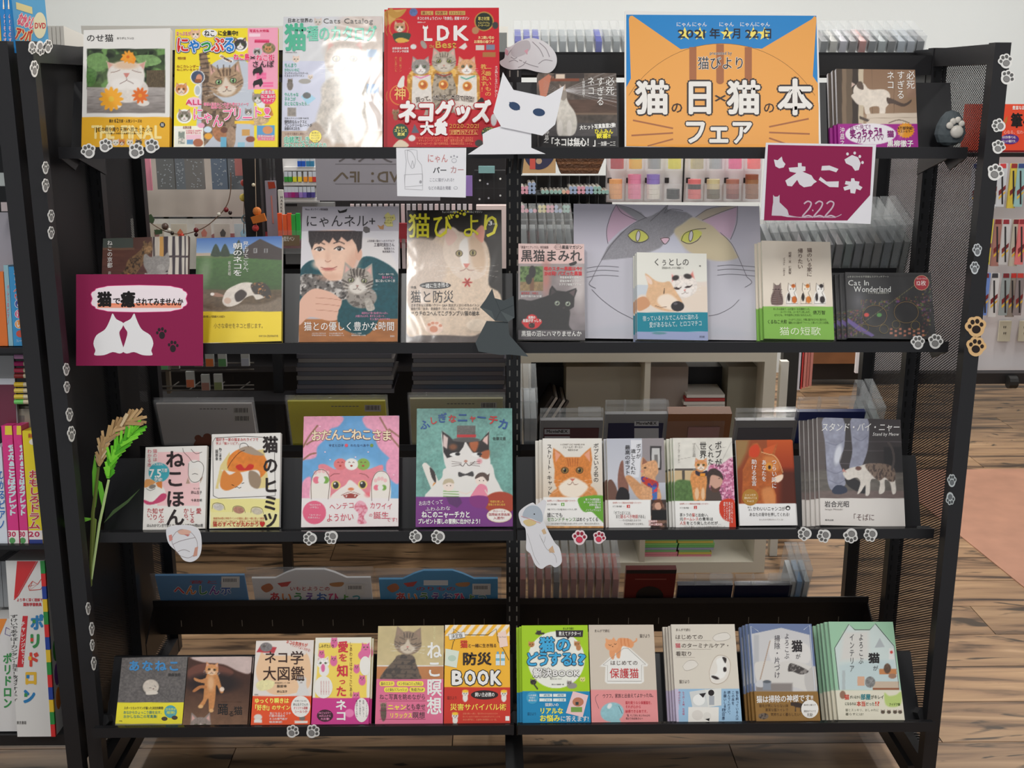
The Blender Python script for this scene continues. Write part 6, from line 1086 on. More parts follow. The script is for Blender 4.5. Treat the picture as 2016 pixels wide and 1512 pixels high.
def art_soji(c):
    c.bg((106,122,160));c.po([(1480,1248),(1538,1236),(1594,1250),(1602,1345),(1606,1362),(1488,1362)],(206,204,204));c.fl.ln([(1487,1360),(1478,1233),(1493,1243)],1,(220,226,236));c.fl.ln([(1582,1240),(1594,1231),(1604,1360)],1,(220,226,236))
    c.rect(1484,1250,1494,1345,(186,186,188),e=3);c.po([(1486,1308),(1500,1302),(1560,1300),(1590,1310),(1604,1320),(1604,1362),(1560,1352),(1500,1346),(1488,1335)],(216,212,206),1,e=2);c.po([(1515,1262),(1545,1258),(1590,1270),(1592,1305),(1556,1300),(1520,1304)],(222,218,214),1,e=3);c.po([(1584,1330),(1606,1312),(1608,1362),(1590,1362)],(196,192,188),1);c.rect(1488,1345,1560,1362,(140,132,128),e=4)
    c.ln([(1516,1262),(1496,1340)],2,(176,150,130));c.po([(1488,1344),(1500,1338),(1504,1352),(1490,1352)],(206,206,208),1);c.rect(1502,1342,1518,1358,(140,146,156));c.el(1510,1342,8,3,(90,96,104))
    c.po([(1552,1312),(1556,1306),(1566,1308),(1580,1314),(1592,1322),(1578,1328),(1560,1322),(1552,1322)],(70,64,62),1).mott((140,134,130),.5,4)
    c.t('猫',1558,1260,1580,1284,(40,34,38),w=.05);c.t('が',1566,1287,1576,1298,(70,64,70));c.t('よろこぶ',1544,1246,1554,1298,(80,76,84),v=1);c.t('掃除・片づけ',1524,1250,1536,1336,(80,76,84),v=1)
    c.rect(1480,1361,1625,1425,(146,108,52));c.t('猫は掃除の神様です!!',1489,1368,1601,1383,WH,w=.03,rot=-1.5);lines(c,[('猫毛が気にならない床',1494,1386,1552,1393),('清潔な猫トイレで',1506,1394,1552,1401),('気持ちよく暮らしたい!',1517,1403,1576,1410)],(90,60,30),.0);c.el(1571,1388,12,5,(54,40,32),10);c.el(1560,1386,4,4,(54,40,32));c.ln([(1566,1390),(1566,1400)],2,(54,40,32));c.ln([(1576,1390),(1576,1400)],2,(54,40,32));c.ln([(1580,1386),(1584,1378)],1.6,(54,40,32));c.el(1503,1410,10,6,(110,96,84)).mott((50,40,36),.5,3)
    c.fl.el(1594,1396,17,18,(236,232,226));lines(c,[('猫4匹と暮らす',1582,1386,1606,1390),('掃除がラクで',1582,1398,1606,1403),('克服!',1588,1404,1600,1411)],(80,70,60),.01)
def art_interior(c):
    c.bg((158,200,168));c.po([(1643,1276),(1671,1229),(1683,1240),(1712,1240),(1723,1228),(1760,1270),(1772,1358),(1652,1358)],(206,218,214));c.po([(1660,1245),(1710,1242),(1712,1300),(1655,1300)],(222,210,202),e=10,a=.6);c.po([(1652,1310),(1700,1300),(1760,1300),(1772,1358),(1652,1358)],(190,208,210),e=8,a=.7)
    c.fl.ln([(1652,1358),(1643,1276),(1671,1229),(1683,1240),(1712,1240),(1723,1228),(1760,1272)],1,(50,60,56));c.fl.ln([(1760,1272),(1770,1356)],.6,(70,80,76));c.po([(1722,1275),(1732,1256),(1742,1274)],(176,182,184));c.rect(1750,1276,1760,1298,(226,224,220));c.el(1755,1284,3,3,(200,70,60));
    c.rect(1718,1342,1770,1358,(200,180,158));c.rect(1718,1354,1770,1358,(150,90,60));c.rect(1688,1332,1702,1350,(216,170,140));c.el(1713,1343,10,11,(130,130,128)).nz(.3,2.5);c.rect(1731,1317,1765,1328,(196,130,80));c.el(1747,1316,7,10,(100,76,60)).nz(.25,3);c.el(1757,1331,8,5,(160,120,96));c.rect(1658,1320,1664,1358,(180,190,190));
    c.t('猫',1709,1285,1732,1306,(30,28,30),w=.06);c.t('が',1718,1310,1729,1321,(70,70,72));c.t('よろこぶ',1690,1247,1700,1308,(80,80,82),v=1);c.t('インテリア',1672,1247,1682,1324,(80,80,82),v=1)
    c.rect(1640,1359,1790,1422,(226,220,200));c.el(1659,1368,6,8,(150,110,90));lines(c,[('猫',1662,1367,1672,1378),('本当',1686,1380,1704,1391),('!?',1722,1379,1732,1391)],(206,70,50),.04);c.t('がいるから',1673,1369,1694,1376,(70,80,60),w=.02);c.t('部屋',1694,1366,1714,1378,(40,130,140),w=.04);c.t('がキレイ',1714,1368,1740,1377,(70,80,60),w=.02);c.t('になるのは',1663,1382,1685,1389,(70,80,60),w=.02);c.t('だった',1704,1382,1722,1390,(70,80,60),w=.02);c.t('猫とスッキリ、おしゃれに',1664,1395,1730,1401,(110,110,90));c.t('暮らすには?',1664,1403,1700,1409,(110,110,90))
    c.po([(1741,1364),(1750,1370),(1764,1368),(1774,1362),(1774,1385),(1762,1392),(1744,1388)],(186,206,120),1,e=3);c.t('アイデア集',1750,1384,1772,1390,(80,100,40),w=.02)
    for x in (1738,1750,1762,1772): c.cat(x,1402,4,(90,76,66),wh=0)
R3=rowframe(3)
def R3o(o): return rowframe(3,-o)
book('photo_book','small grey photo book with blue title and yellow band, cat curled in a hole','book',R3o(.012),(239,1294,368,1294,359,1431,228,1431),art_ana,.010,'film',band=1383,side=(150,150,146))
book('photo_book','dark brown photo book of an orange kitten dancing upright','book',R3o(.012),(369,1293,497,1293,486,1431,361,1431),art_odoru,.010,'satin',side=(60,44,40),copies=1,cdx=.003,cname='dancing kitten photo books')
book('comic_book','white and orange cat encyclopedia with brown title over a cat-head shape','book',R3,(503,1261,617,1261,611,1428,495,1428),art_nekogaku,.014,band=1370.5)
book('comic_book','yellow and magenta comic with pink cats and red title','book',R3,(620,1255,731,1255,726,1429,614,1429),art_ai,.012,band=1374,copies=1,cdx=.004,side=(236,214,120),cname='pink cats comics')
book('paperback_book','khaki and pink book of a tabby with closed eyes','book',R3,(744,1232,873,1232,873,1426,739,1426),art_meiso,.014,'film',band=1337)
book('paperback_book','orange disaster guide with cat ears outline and red band','book',R3,(875,1230,1003,1230,1005,1427,875,1427),art_bosai,.014,band=1353,side=(206,60,40))
book('comic_book','lime green and blue cat problem solving book with black cats','book',R3,(1026,1231,1157,1231,1163,1426,1030,1427),art_dosuru,.012,band=1361,copies=2,cdx=-.0055,side=(150,190,30),cname='lime green cat question books')
book('comic_book','beige and pink shelter cat book with a cat draped over a paper house','book',R3,(1159,1230,1286,1230,1297,1426,1165,1426),art_hogo,.014,'matte',band=1358)
book('comic_book','cream book with sleeping black and white cat and pale blue band','book',R3,(1321,1229,1446,1229,1461,1423,1332,1424),art_terminal,.012,'matte',band=1356,copies=3,cdx=-.0045,side=(214,204,196),cname='cream sleeping cat books')
book('paperback_book','blue book with tabby on a white sofa and mustard band','book',R3,(1476,1228,1598,1228,1615,1420,1488,1421),art_soji,.012,band=1361,copies=3,cdx=-.0045,side=(150,168,190),cname='white sofa cat books')
book('paperback_book','pale green book with cat-ear outline over a bright dining room','book',R3,(1631,1224,1759,1224,1780,1417,1651,1418),art_interior,.012,band=1359,copies=4,cdx=-.0052,side=(176,204,180),cname='pale green dining room cat books')
# ================= stickers, signs and paper crafts =================
def yframe(Y): return frame(Vector((0,Y,0)),0)
def xframe(X): return frame(Vector((X,0,0)),0,0,math.pi/2 if X < 0 else -math.pi/2)
TOES=[(-.62,-.12,.2),(-.25,-.52,.22),(.25,-.52,.22),(.62,-.12,.2)]
def paw(name,label,Mf,x,y,r,rot=0,col=(232,230,226),pad=(140,138,136),sq=1.0,group='paper paw stickers',edge=.2,th=.0008):
    q=math.radians(rot);cs,sn=math.cos(q),math.sin(q)
    T=lambda a,b: (x+r*sq*(a*cs-b*sn),y+r*(a*sn+b*cs))
    circ=[(0,.25,.55)]+TOES;out=[]
    for i in range(28):
        th_=2*math.pi*i/28;dx,dy=math.cos(th_),math.sin(th_);best=.5
        for cx,cy,cr in circ:
            cr=cr+edge;p=cx*dx+cy*dy;d2=cx*cx+cy*cy-p*p
            if d2 < cr*cr: best=max(best,p+math.sqrt(cr*cr-d2))
        out.append(T(dx*best,dy*best))
    f=Flat();dk=tuple(int(v*.72) for v in pad)
    def e_(cx,cy,rx,ry,c): f.po([T(cx+rx*math.cos(a),cy+ry*math.sin(a)) for a in [i*math.pi/7 for i in range(14)]],c)
    e_(0,.3,.46,.42,dk);e_(0,.3,.4,.36,pad)
    for cx,cy,cr in TOES: e_(cx,cy,cr,cr*1.15,dk if pad[0] > 100 else pad)
    return cutout(name,label,'sticker',Mf,out,f,th,col,group,'paw_print')
LIP=[yframe(ROWS[i][0]-.0035) for i in range(4)]
rowname=['top','second','third','bottom']
def pawset(L,Mf,where,**k):
    for i,(x,y,r,rot) in enumerate(L):
        paw('paw_sticker',where % (['first','second','third','fourth','fifth','sixth','seventh','eighth','ninth','tenth','eleventh'][i]),Mf,x,y,r,rot,**k)
pawset([(174,297,15,-20),(208,286,14,25),(268,297,16,30),(299,287,15,25)],LIP[0],'%s grey paw sticker from the white post on the top shelf edge')
pawset([(1807,674,14,-5),(1842,672,15,12)],LIP[1],'%s grey paw sticker beneath the black scratch art pack')
pawset([(610,1060,14,-90),(652,1058,14,-130),(818,1056,13,-80),(862,1057,14,-100)],LIP[2],'%s grey paw sticker along the shelf edge under the picture books')
pawset([(1584,1051,14,-95),(1622,1055,14,-120),(1675,1055,15,200),(1714,1053,14,-120)],LIP[2],'%s grey paw sticker along the edge under the trouser leg book')
pawset([(576,1440,13,30),(616,1440,14,40)],LIP[3],'%s grey paw sticker on the bottom shelf edge')
pawset([(1141,1058,15,5),(1180,1058,13,20)],LIP[2],'%s pink paw sticker under the ginger cat paperbacks',col=(244,224,226),pad=(226,70,96))
FP=yframe(2.2055)
pawset([(1980,120,15,-15),(1984,152,15,35),(1966,247,14,-70),(1966,289,14,20),(1960,339,17,25)],FP,'%s grey paw sticker from the top of the post beside the orange sign')
pawset([(1924,492,13,-10),(1919,527,13,0)],FP,'%s faint paw sticker halfway up the post beside the pen packs',sq=.72,pad=(120,122,124),col=(200,204,206))
pawset([(1921,643,19,-10),(1922,682,18,10)],FP,'%s tan paw sticker with black pads on the post above the socket',col=(222,182,130),pad=(44,34,32),edge=.3)
pawset([(1874,946,13,0),(1871,982,13,170)],FP,'%s faint paw sticker low on the post beside the salmon floor',sq=.7,pad=(110,114,116),col=(190,196,196))
SP=xframe(-.884)
pawset([(64,94,13,160),(80,95,15,160),(95,91,14,10)],SP,'%s paw sticker along the top rail of the side panel by the white cat book',sq=.62)
pawset([(68,135,17,-5),(90,330,13,0),(90,365,14,10),(101,425,13,0),(101,458,13,5),(131,727,13,5),(132,762,12,0),(137,816,14,5),(141,854,16,-5)],SP,'%s paw sticker down the side post next to the children\'s books',sq=.5)
pawset([(174,1198,13,0),(181,1238,14,0),(182,1270,12,0),(185,1306,14,0)],SP,'%s small paw sticker low on the side post by the white box',sq=.36)
# folded white paper cat
f=Flat();
cc=cutout('paper_cat','folded white paper cat with dark blue eyes in front of the red magazine','paper craft',yframe(2.276),[(987,248),(1046,262),(1046,291),(1074,303),(955,304),(921,304),(951,284),(950,264),(965,255)],None,.0015)
Mh=cc.matrix_world.copy()
f.el(1013,209,11.5,7.6,(56,76,108),24);f.po([(1002,201),(1013,201),(1024,216),(1012,217)],(56,76,108));f.el(1061,221,12,7.6,(56,76,108),8);f.ln([(1011,177),(1074,190.5)],.5,(214,214,220))
hd=cutout('head',None,None,yframe(2.2725),[(990,142),(1011,177),(1074,190.5),(1110,169),(1093,245),(1068,267),(987,250),(971,221),(982,178)],f,.0015,child='eyes')
mwh=hd.matrix_world.copy();hd.parent=cc;hd.matrix_world=mwh
f=Flat();K=(170,164,170)
for P in ([(1000,108),(1010,96),(1024,106),(1040,100)],[(1002,122),(1012,118),(1020,122)],[(1048,82),(1062,96),(1070,112)],[(1062,84),(1075,96),(1082,112)],[(1034,82),(1044,94)],[(1060,126),(1072,118),(1088,120)],[(1030,122),(1045,128),(1060,132)],[(1020,133),(1030,128),(1036,120)]): f.ln(P,1.3,K,True)
f.po([(1006,100),(1018,84),(1040,80),(1044,96),(1030,108),(1012,112)],(206,202,206),True);f.po([(995,96),(1001,100),(1000,110),(994,106)],(236,180,194));f.po([(1032,100),(1040,96),(1038,108)],(236,180,194));f.ln([(1006,112),(1012,116),(1018,113)],1,(130,120,126));f.ln([(1022,118),(1028,120)],1,(130,120,126))
cutout('cat_cutout','sleeping grey tabby paper cut-out fixed above the white paper cat','paper craft',yframe(2.510),catmull([(984,121),(993,114),(995,96),(1006,91),(1024,80),(1050,75),(1076,85),(1094,106),(1095,128),(1082,143),(1060,142),(1034,136),(1006,137),(988,130)]),f,.0015)
# grey folded cat
GC=(78,84,86)
cg=cutout('paper_cat','folded dark grey paper cat at the end of the dark cat magazine','paper craft',yframe(2.272),[(958,632),(1000,634),(1003,660),(1040,702),(1003,698),(985,699),(942,692),(936,675)],None,.0015,GC)
f=Flat();f.ln([(975,588),(985,612),(975,632)],.6,(60,66,68));f.ln([(985,612),(1012,600)],.6,(60,66,68));f.po([(945,604),(975,632),(968,612)],(90,97,98));f.po([(985,612),(1013,625),(1000,634)],(90,97,98))
hg=cutout('head',None,None,yframe(2.2695),[(969,568),(974,587),(992,592),(1011,583),(1013,625),(1000,634),(975,632),(945,605),(956,590)],f,.0015,GC,child='folds')
m_=hg.matrix_world.copy();hg.parent=cg;hg.matrix_world=m_
# curled calico, standing calico
f=Flat()
f.ln([(346,1048),(338,1062),(344,1080),(352,1092),(372,1098),(386,1086),(388,1066),(376,1048),(358,1042),(346,1048)],.7,(150,130,130),True);f.ln([(340,1072),(352,1066),(366,1062),(384,1058)],.7,(150,130,130),True);f.po([(350,1046),(362,1042),(376,1046),(370,1052),(356,1052)],(236,186,166),True);f.po([(332,1054),(338,1052),(340,1062),(334,1066)],(226,150,140));f.po([(362,1052),(374,1052),(370,1056)],(210,130,124));f.po([(384,1078),(390,1076),(388,1094),(380,1096)],(216,160,140));f.ln([(350,1086),(362,1082),(374,1086)],.6,(130,110,110),True)
cutout('cat_cutout','curled white and orange paper cut-out hanging below the cat manual','paper craft',LIP[2],catmull([(327,1045),(334,1037),(354,1034),(380,1036),(394,1048),(397,1076),(392,1096),(378,1106),(362,1103),(350,1088),(332,1070)]),f,.0012)
f=Flat();f.po([(1029,1018),(1034,1002),(1046,995),(1060,998),(1068,1012),(1066,1028),(1046,1020)],(186,196,206),True);f.po([(1030,1026),(1046,1022),(1056,1030),(1040,1036)],(230,206,150),True);f.ln([(1026,1016),(1044,1022),(1064,1030)],.9,(226,150,150));f.el(1052,1012,1.5,1.2,BK);f.po([(1066,1044),(1072,1040),(1076,1050),(1070,1052)],(222,190,150));f.po([(1080,1082),(1088,1074),(1092,1088),(1082,1088)],(222,186,150));f.ln([(1038,1050),(1046,1075),(1052,1095),(1062,1112)],.6,(180,176,176),True);f.ln([(1066,1060),(1076,1080),(1092,1092),(1096,1108)],.6,(180,176,176),True);f.ln([(1062,1052),(1070,1068),(1074,1056)],.6,(180,176,176),True)
cutout('cat_cutout','standing white calico paper cut-out over the middle post','paper craft',yframe(2.2635),catmull([(1021,1012),(1030,1000),(1048,990),(1056,994),(1070,984),(1076,990),(1072,1008),(1070,1024),(1078,1042),(1092,1068),(1102,1080),(1106,1106),(1094,1117),(1084,1112),(1076,1114),(1066,1120),(1054,1112),(1044,1090),(1036,1082),(1036,1060),(1034,1040),(1026,1032)]),f,.0012)
# paper signs
f=Flat();f.ln([(797,296),(800,318),(797,352),(797,372),(832,374),(832,345),(830,325),(822,314),(821,296),(812,294),(797,296)],.8,(176,174,178));f.ln([(802,296),(811,300),(818,316),(812,332),(803,315),(802,296)],.7,(176,174,178),True);f.ln([(796,344),(831,342),(832,365),(797,368),(796,344)],.7,(176,174,178));f.ln([(812,316),(809,330)],.6,(160,158,162));f.ln([(812,316),(816,330)],.6,(160,158,162));f.el(828,358,2.5,3,(170,168,172))
f.t('にゃん',841,302,882,321,(206,120,116),w=0);f.t('パー',852,328,880,342,(60,60,64),w=.03);f.t('カー',886,326,914,342,(196,150,150),w=.02);f.t('ここに猫が入れる!!',845,350,894,358,(150,148,156));f.t('などの商品を掲載',843,366,888,374,(150,148,156))
f.el(894,316,5,4.5,(170,168,174));f.el(894,316,4.2,3.7,(232,231,235));f.el(888,309,1.6,2,(170,168,174));f.el(894,307,1.6,2,(170,168,174));f.el(900,309,1.6,2,(170,168,174));f.el(897,370,4,3,(150,148,156));f.el(897,370,3.3,2.4,(232,231,235))
cutout('paper_notice','small white paper with a pencil drawing of a hooded vest','paper sign',LIP[0],[(780,291),(918,291),(917,389),(872,388),(782,386)],f,.0006)
MR=(146,34,80)
f=Flat();f.rect(150,540,400,720,MR)
bub=[]
for i in range(40):
    a=2*math.pi*i/40;s_=1+.045*abs(math.sin(a*7));bub.append((274+90*s_*math.copysign(abs(math.cos(a))**.55,math.cos(a)),588+24*s_*math.copysign(abs(math.sin(a))**.6,math.sin(a))))
f.po([(274+(x-274)*1.03,588+(y-588)*1.09) for x,y in bub],(236,90,150));f.po([(274+(x-274)*1.015,588+(y-588)*1.05) for x,y in bub],(250,236,240));f.rect(192,597,357,604,(248,140,100));f.rect(192,600,357,606,(250,160,130))
f.t('猫',192,574,220,604,BK,w=.09);f.t('で',222,585,238,600,BK,w=.04);f.t('癒',238,573,266,605,BK,w=.08);f.t('されてみませんか',267,586,361,602,BK,w=.04)
for sx,ox in ((1,0),(-1,486)):
    f.po(catmull([(ox+sx*x,y) for x,y in ((222,617),(229,628),(243,636),(240,646),(235,655),(239,672),(244,690),(236,696),(222,693),(205,699),(186,699),(188,690),(184,676),(190,660),(205,650),(212,640),(218,626))],n=3),(240,238,238))
for x,y,r,a in ((318,655,13,-12),(341,681,13,5)):
    q=math.radians(a)
    for cx,cy,cr in [(0,.4,.45)]+TOES: f.el(x+r*(cx*math.cos(q)-cy*math.sin(q)),y+r*(cx*math.sin(q)+cy*math.cos(q)),r*cr,r*cr*1.25,(44,36,40))
msq=frame(onY(280,700,2.268),math.radians(2))
cutout('paper_sign','maroon sign with two white cats under a handwritten speech bubble','paper sign',msq,[(176,557),(372,555),(383,695),(181,699)],f,.0012,MR)
f=Flat();f.po([(1512,285),(1718,289),(1713,384),(1668,434),(1504,434)],MR);W_=(226,222,226)
def E_(L): return [(1420+a/3.382,280+b/3.382) for a,b in L]
f.po(E_([(350,115),(375,120),(402,95),(410,125),(427,145),(415,168),(385,174),(360,160)]),W_);f.po(E_([(510,138),(535,138),(535,160),(560,162),(560,190),(540,195),(600,220),(615,245),(636,262),(615,275),(600,292),(550,300),(520,280),(505,250),(470,294),(440,290),(426,255),(500,205),(455,195),(448,170),(510,165)]),W_);f.po(E_([(670,158),(720,155),(780,178),(765,200),(720,186),(665,188)]),W_);f.po(E_([(660,230),(700,262),(782,260),(780,300),(720,298),(648,250)]),W_);f.po(E_([(820,115),(870,85),(910,100),(928,140),(915,185),(890,190),(870,160),(830,140)]),W_);f.po(E_([(865,240),(885,240),(890,258),(920,262),(915,285),(940,300),(925,320),(898,310),(890,342),(860,338),(858,312),(820,322),(812,300),(850,285),(822,280),(828,258),(862,262)]),W_)
for a,b in ((840,78),(888,72),(922,95),(940,135)): f.el(1420+a/3.382,280+b/3.382,2.6,3,W_)
f.po(E_([(345,350),(355,362),(375,362),(388,350),(388,400),(440,450),(450,485),(470,495),(560,498),(560,504),(440,498),(400,490),(335,488),(340,430),(345,400)]),(206,200,206));f.ln(E_([(440,485),(520,500),(640,498),(750,500),(800,480)]),1.6,(196,170,186),True);
for i,x in enumerate((550,625,700)): f.ln(E_([(x,410),(x+25,393),(x+48,405),(x+35,440),(x-10,495),(x+30,488),(x+60,500)]),3,(206,180,194),True)
f.ln(E_([(605,455),(612,452)]),3,(206,180,194))
m2=frame(onY(1610,440,2.273),math.radians(-3))
cutout('paper_sign','maroon cut-paper cat sign on a white sheet hanging from the top shelf','paper sign',m2,[(1508,281),(1725,285),(1714,441),(1497,432)],f,.0012,(232,230,234))
# large pencil drawing sheet behind the dog and cat books
def art_big(c):
    c.bg((196,192,204));c.mix(np.clip((c.Y-470)/120,0,.5),(190,190,196));c.po([(1160,662),(1210,640),(1300,632),(1400,640),(1460,662)],(182,186,196),1,e=14,a=.5)
    P=[(1215,403),(1250,420),(1270,430),(1300,420),(1340,412),(1366,428),(1345,440),(1325,462),(1300,490),(1260,505),(1215,510),(1182,512),(1200,470),(1240,440),(1262,432)]
    c.po([(1262,432),(1284,424),(1300,415),(1312,405),(1314,412),(1330,414),(1352,418),(1364,426),(1345,440),(1325,460),(1300,488),(1262,505),(1215,510),(1183,512),(1196,486),(1222,458)],(148,146,152),e=1.5).nz(.08,2,.5);c.po([(1213,403),(1240,410),(1262,418),(1273,430),(1258,436),(1230,424)],(156,154,160));c.po([(1364,428),(1384,436),(1410,445),(1432,470),(1450,500),(1452,508),(1420,514),(1385,508),(1350,490),(1327,456),(1345,440)],(204,190,160),1,e=4);c.po([(1213,404),(1202,425),(1194,455),(1196,478),(1220,455),(1254,434)],(206,174,194),e=2);c.po([(1382,433),(1430,416),(1452,406),(1448,440),(1438,470),(1420,462),(1404,446)],(206,176,196),e=3);c.po([(1370,428),(1390,412),(1430,406),(1448,407),(1384,434)],(190,176,160),e=2);c.po([(1327,462),(1346,490),(1345,505),(1260,505),(1300,488)],(206,210,226),1,e=6,a=.6)
    for x,k in ((1257,1),(1358,-1)): c.po([(x-20,464),(x-6,453),(x+10,456),(x+20,468),(x+6,476),(x-8,474)] if k > 0 else [(x-18,472),(x-10,458),(x+10,452),(x+24,458),(x+16,470),(x-2,478)],(206,206,106),1)
    c.po([(1300,469),(1318,469),(1309,480)],(226,190,206),1)
    K=(110,106,114);F_=c.fl
    for L in ([(1213,403),(1202,425),(1194,455),(1197,480)],[(1213,403),(1225,420),(1254,434)],[(1213,403),(1245,412),(1273,430)],[(1273,428),(1240,445),(1205,480),(1180,520),(1165,550)],[(1165,550),(1160,560),(1173,568)],[(1165,570),(1185,590),(1215,612),(1250,630)],[(1369,428),(1400,410),(1452,405)],[(1452,405),(1450,440),(1438,472)],[(1382,434),(1420,418),(1450,408)],[(1418,458),(1440,480),(1455,510),(1470,545)],[(1470,545),(1480,556),(1466,566)],[(1455,590),(1440,605),(1415,618),(1395,622)],[(1280,436),(1300,418),(1315,404),(1308,420),(1322,412),(1345,415)]): F_.ln(L,.9,K,True)
    for L in ([(1236,462),(1250,452),(1266,455),(1277,468),(1264,477),(1248,476),(1236,464)],[(1341,474),(1348,460),(1368,452),(1390,450)],[(1341,474),(1356,480),(1372,474),(1380,464)],[(1300,470),(1309,468),(1318,470),(1309,481),(1300,470)]): F_.ln(L,1.1,(90,84,80),True)
    for x in (1256,1360): F_.el(x,465,4.4,11,(90,84,80),8);F_.el(x,465,3.2,9.6,(206,200,206),8)
    for y in (524,532,542): F_.ln([(1155,y+4),(1185,y),(1218,y+2)],.7,K,True);F_.ln([(1412,y),(1440,y-2),(1490,y+2)],.7,K,True)
book('drawing_sheet','large pencil drawing of a calico cat face on white paper','drawing',rowframe(1,-.026),(1129,404,1499,403,1500,668,1130,668),art_big,.0012,'matte',side=(200,198,206),step=1.8)
# clay paw stone
st=empty('clay_stone','dark grey clay stone with a white paw on the top shelf end','ornament',Matrix.Translation(onY(1868,285,2.335)))
b=MB();b.ball((0,0,.029),.03,12,sc=(1,.55,1.28));b.v=[(x*(1+.08*math.sin(z*90)),y,max(z,-.001)) for x,y,z in b.v];b.build('stone',mat('grey_clay',(78,86,90),.7,bump=(.3,60)),st)
for i,(dx,dz,r) in enumerate(((.007,.026,.0135),(-.008,.038,.0075),(-.002,.046,.007),(.007,.049,.0065),(.015,.042,.0065))): MB().ball((dx,-.017,dz),r,10,sc=(1,.45,.95)).build('paw_pad' if i == 0 else 'toe',mat('white_clay',(214,208,198),.35),st,smooth=True)
# paper foxtail grass
fx=empty('paper_foxtail','green and tan folded paper foxtail stems taped to the side post','paper craft',Matrix.Translation(onY(180,1150,2.262)))
o0=onY(180,1150,2.262)
def P3(x,y,dy=0): p=onY(x,y,2.262+dy);return tuple(p-o0)
GR,TN,LG=(104,196,44),(188,154,110),(196,220,150)
MB().tube([P3(178,1152),P3(183,1010),P3(194,920)],.0035,6,radii=[.004,.004,.003]).build('stem',cmat((100,112,50)),fx)
MB().tube([P3(178,1154),P3(196,1030),P3(214,945)],.003,6,radii=[.0025,.003,.0028]).build('stem',cmat(LG),fx)
for (P,c) in (([(186,895),(181,930),(182,975),(188,1000),(194,950)],(110,190,50)),([(190,945),(195,975),(203,1010),(208,985),(200,950)],(110,196,50)),([(115,1046),(130,1028),(155,1018),(185,1022),(160,1030),(135,1038)],(130,206,70)),([(203,1031),(222,1005),(250,985),(276,962),(252,990),(224,1012)],(60,84,40)),([(180,1150),(178,1080),(184,1020),(190,1024),(184,1090)],(120,140,60))):
    Q=[(P3(x,y)[0],P3(x,y)[2]) for x,y in P];b=MB();b.prism(Q,0,.0008,lambda a,b_,d: (a,d+.002-abs(a)*.02,b_));b.build('leaf',cmat(c),fx)
def spike(pts,cols,n,sp,seed):
    rnd=random.Random(seed);C_=catmull(pts,False,8);b=MB()
    for i in range(n):
        t=i/(n-1)*(len(C_)-2);k=int(t);a,bb=C_[k],C_[k+1];x=a[0]+(bb[0]-a[0])*(t-k);y=a[1]+(bb[1]-a[1])*(t-k);d=math.atan2(bb[1]-a[1],bb[0]-a[0])
        for s in (-1,0,1):
            ang=d+s*.5+rnd.uniform(-.12,.12);L=rnd.uniform(22,30)*(.6+.6*math.sin(min(1,i/n*1.3)*2.2));w=2.6
            q=[(x-w*math.sin(ang),y+w*math.cos(ang)),(x+w*math.sin(ang),y-w*math.cos(ang)),(x+L*math.cos(ang)+w*math.sin(ang),y+L*math.sin(ang)-w*math.cos(ang)),(x+L*math.cos(ang)-w*math.sin(ang),y+L*math.sin(ang)+w*math.cos(ang))]
            yy=-.002-.006*rnd.random();V=[P3(*p) for p in q];V=[(v[0],v[1]+yy,v[2]) for v in V]
            b.poly(V+[(v[0],v[1]+.0006,v[2]) for v in V],[(0,1,2,3),(7,6,5,4),(0,4,5,1),(1,5,6,2),(2,6,7,3),(3,7,4,0)],rnd.choice(cols))
    o=b.build('spikelets',MT['matte'],fx);o['kind']='stuff'
spike([(197,915),(203,880),(222,852),(248,832),(262,826)],[(196,162,116),(214,190,152),(170,136,94),(180,146,100)],20,1,3)
spike([(214,940),(222,905),(240,875),(262,848)],[GR,(130,216,60),(80,170,36)],17,1,4)
# ================= things on the rear side of the rack =================
def gb(name,label,cat,x0,y0,x1,y1,Y,d,col=(200,200,200),fl=None,m=None,group=None,Mf=None,parent=None,rough=.5,pr='matte'):
    """box whose near face fills a pixel rectangle on plane Y (or on frame Mf)"""
    Mf=Mf or yframe(Y);c=[cast(Mf,a,b) for a,b in ((x0,y1),(x1,y1),(x1,y0),(x0,y0))]
    ax,az=(c[0][0]+c[3][0])/2,(c[0][1]+c[1][1])/2;w=(c[1][0]+c[2][0])/2-ax;h=(c[2][1]+c[3][1])/2-az
    Mr=Mf@Matrix.Translation((ax,0,az));mm=m or cmat(col,rough)
    o=MB().box(0,w,0,d,0,h).build(name,MT[mm] if isinstance(mm,str) else mm);
    if parent is not None: o.parent=parent;o.matrix_parent_inverse=parent.matrix_world.inverted() if False else Matrix.Identity(4);o.matrix_basis=parent.matrix_world.inverted()@Mr
    else: o.matrix_world=Mr;tag(o,label,cat,group)
    if parent is not None and label: o['label']=label
    if fl is not None and fl.items: put_flat(fl,Mr,'printing',o,pr,-.0006,(0.0002,w-.0002,.0002,h-.0002))
    return o
NUM=['first','second','third','fourth','fifth','sixth','seventh','eighth','ninth','tenth','eleventh','twelfth','thirteenth','fourteenth','fifteenth','sixteenth','seventeenth','eighteenth']
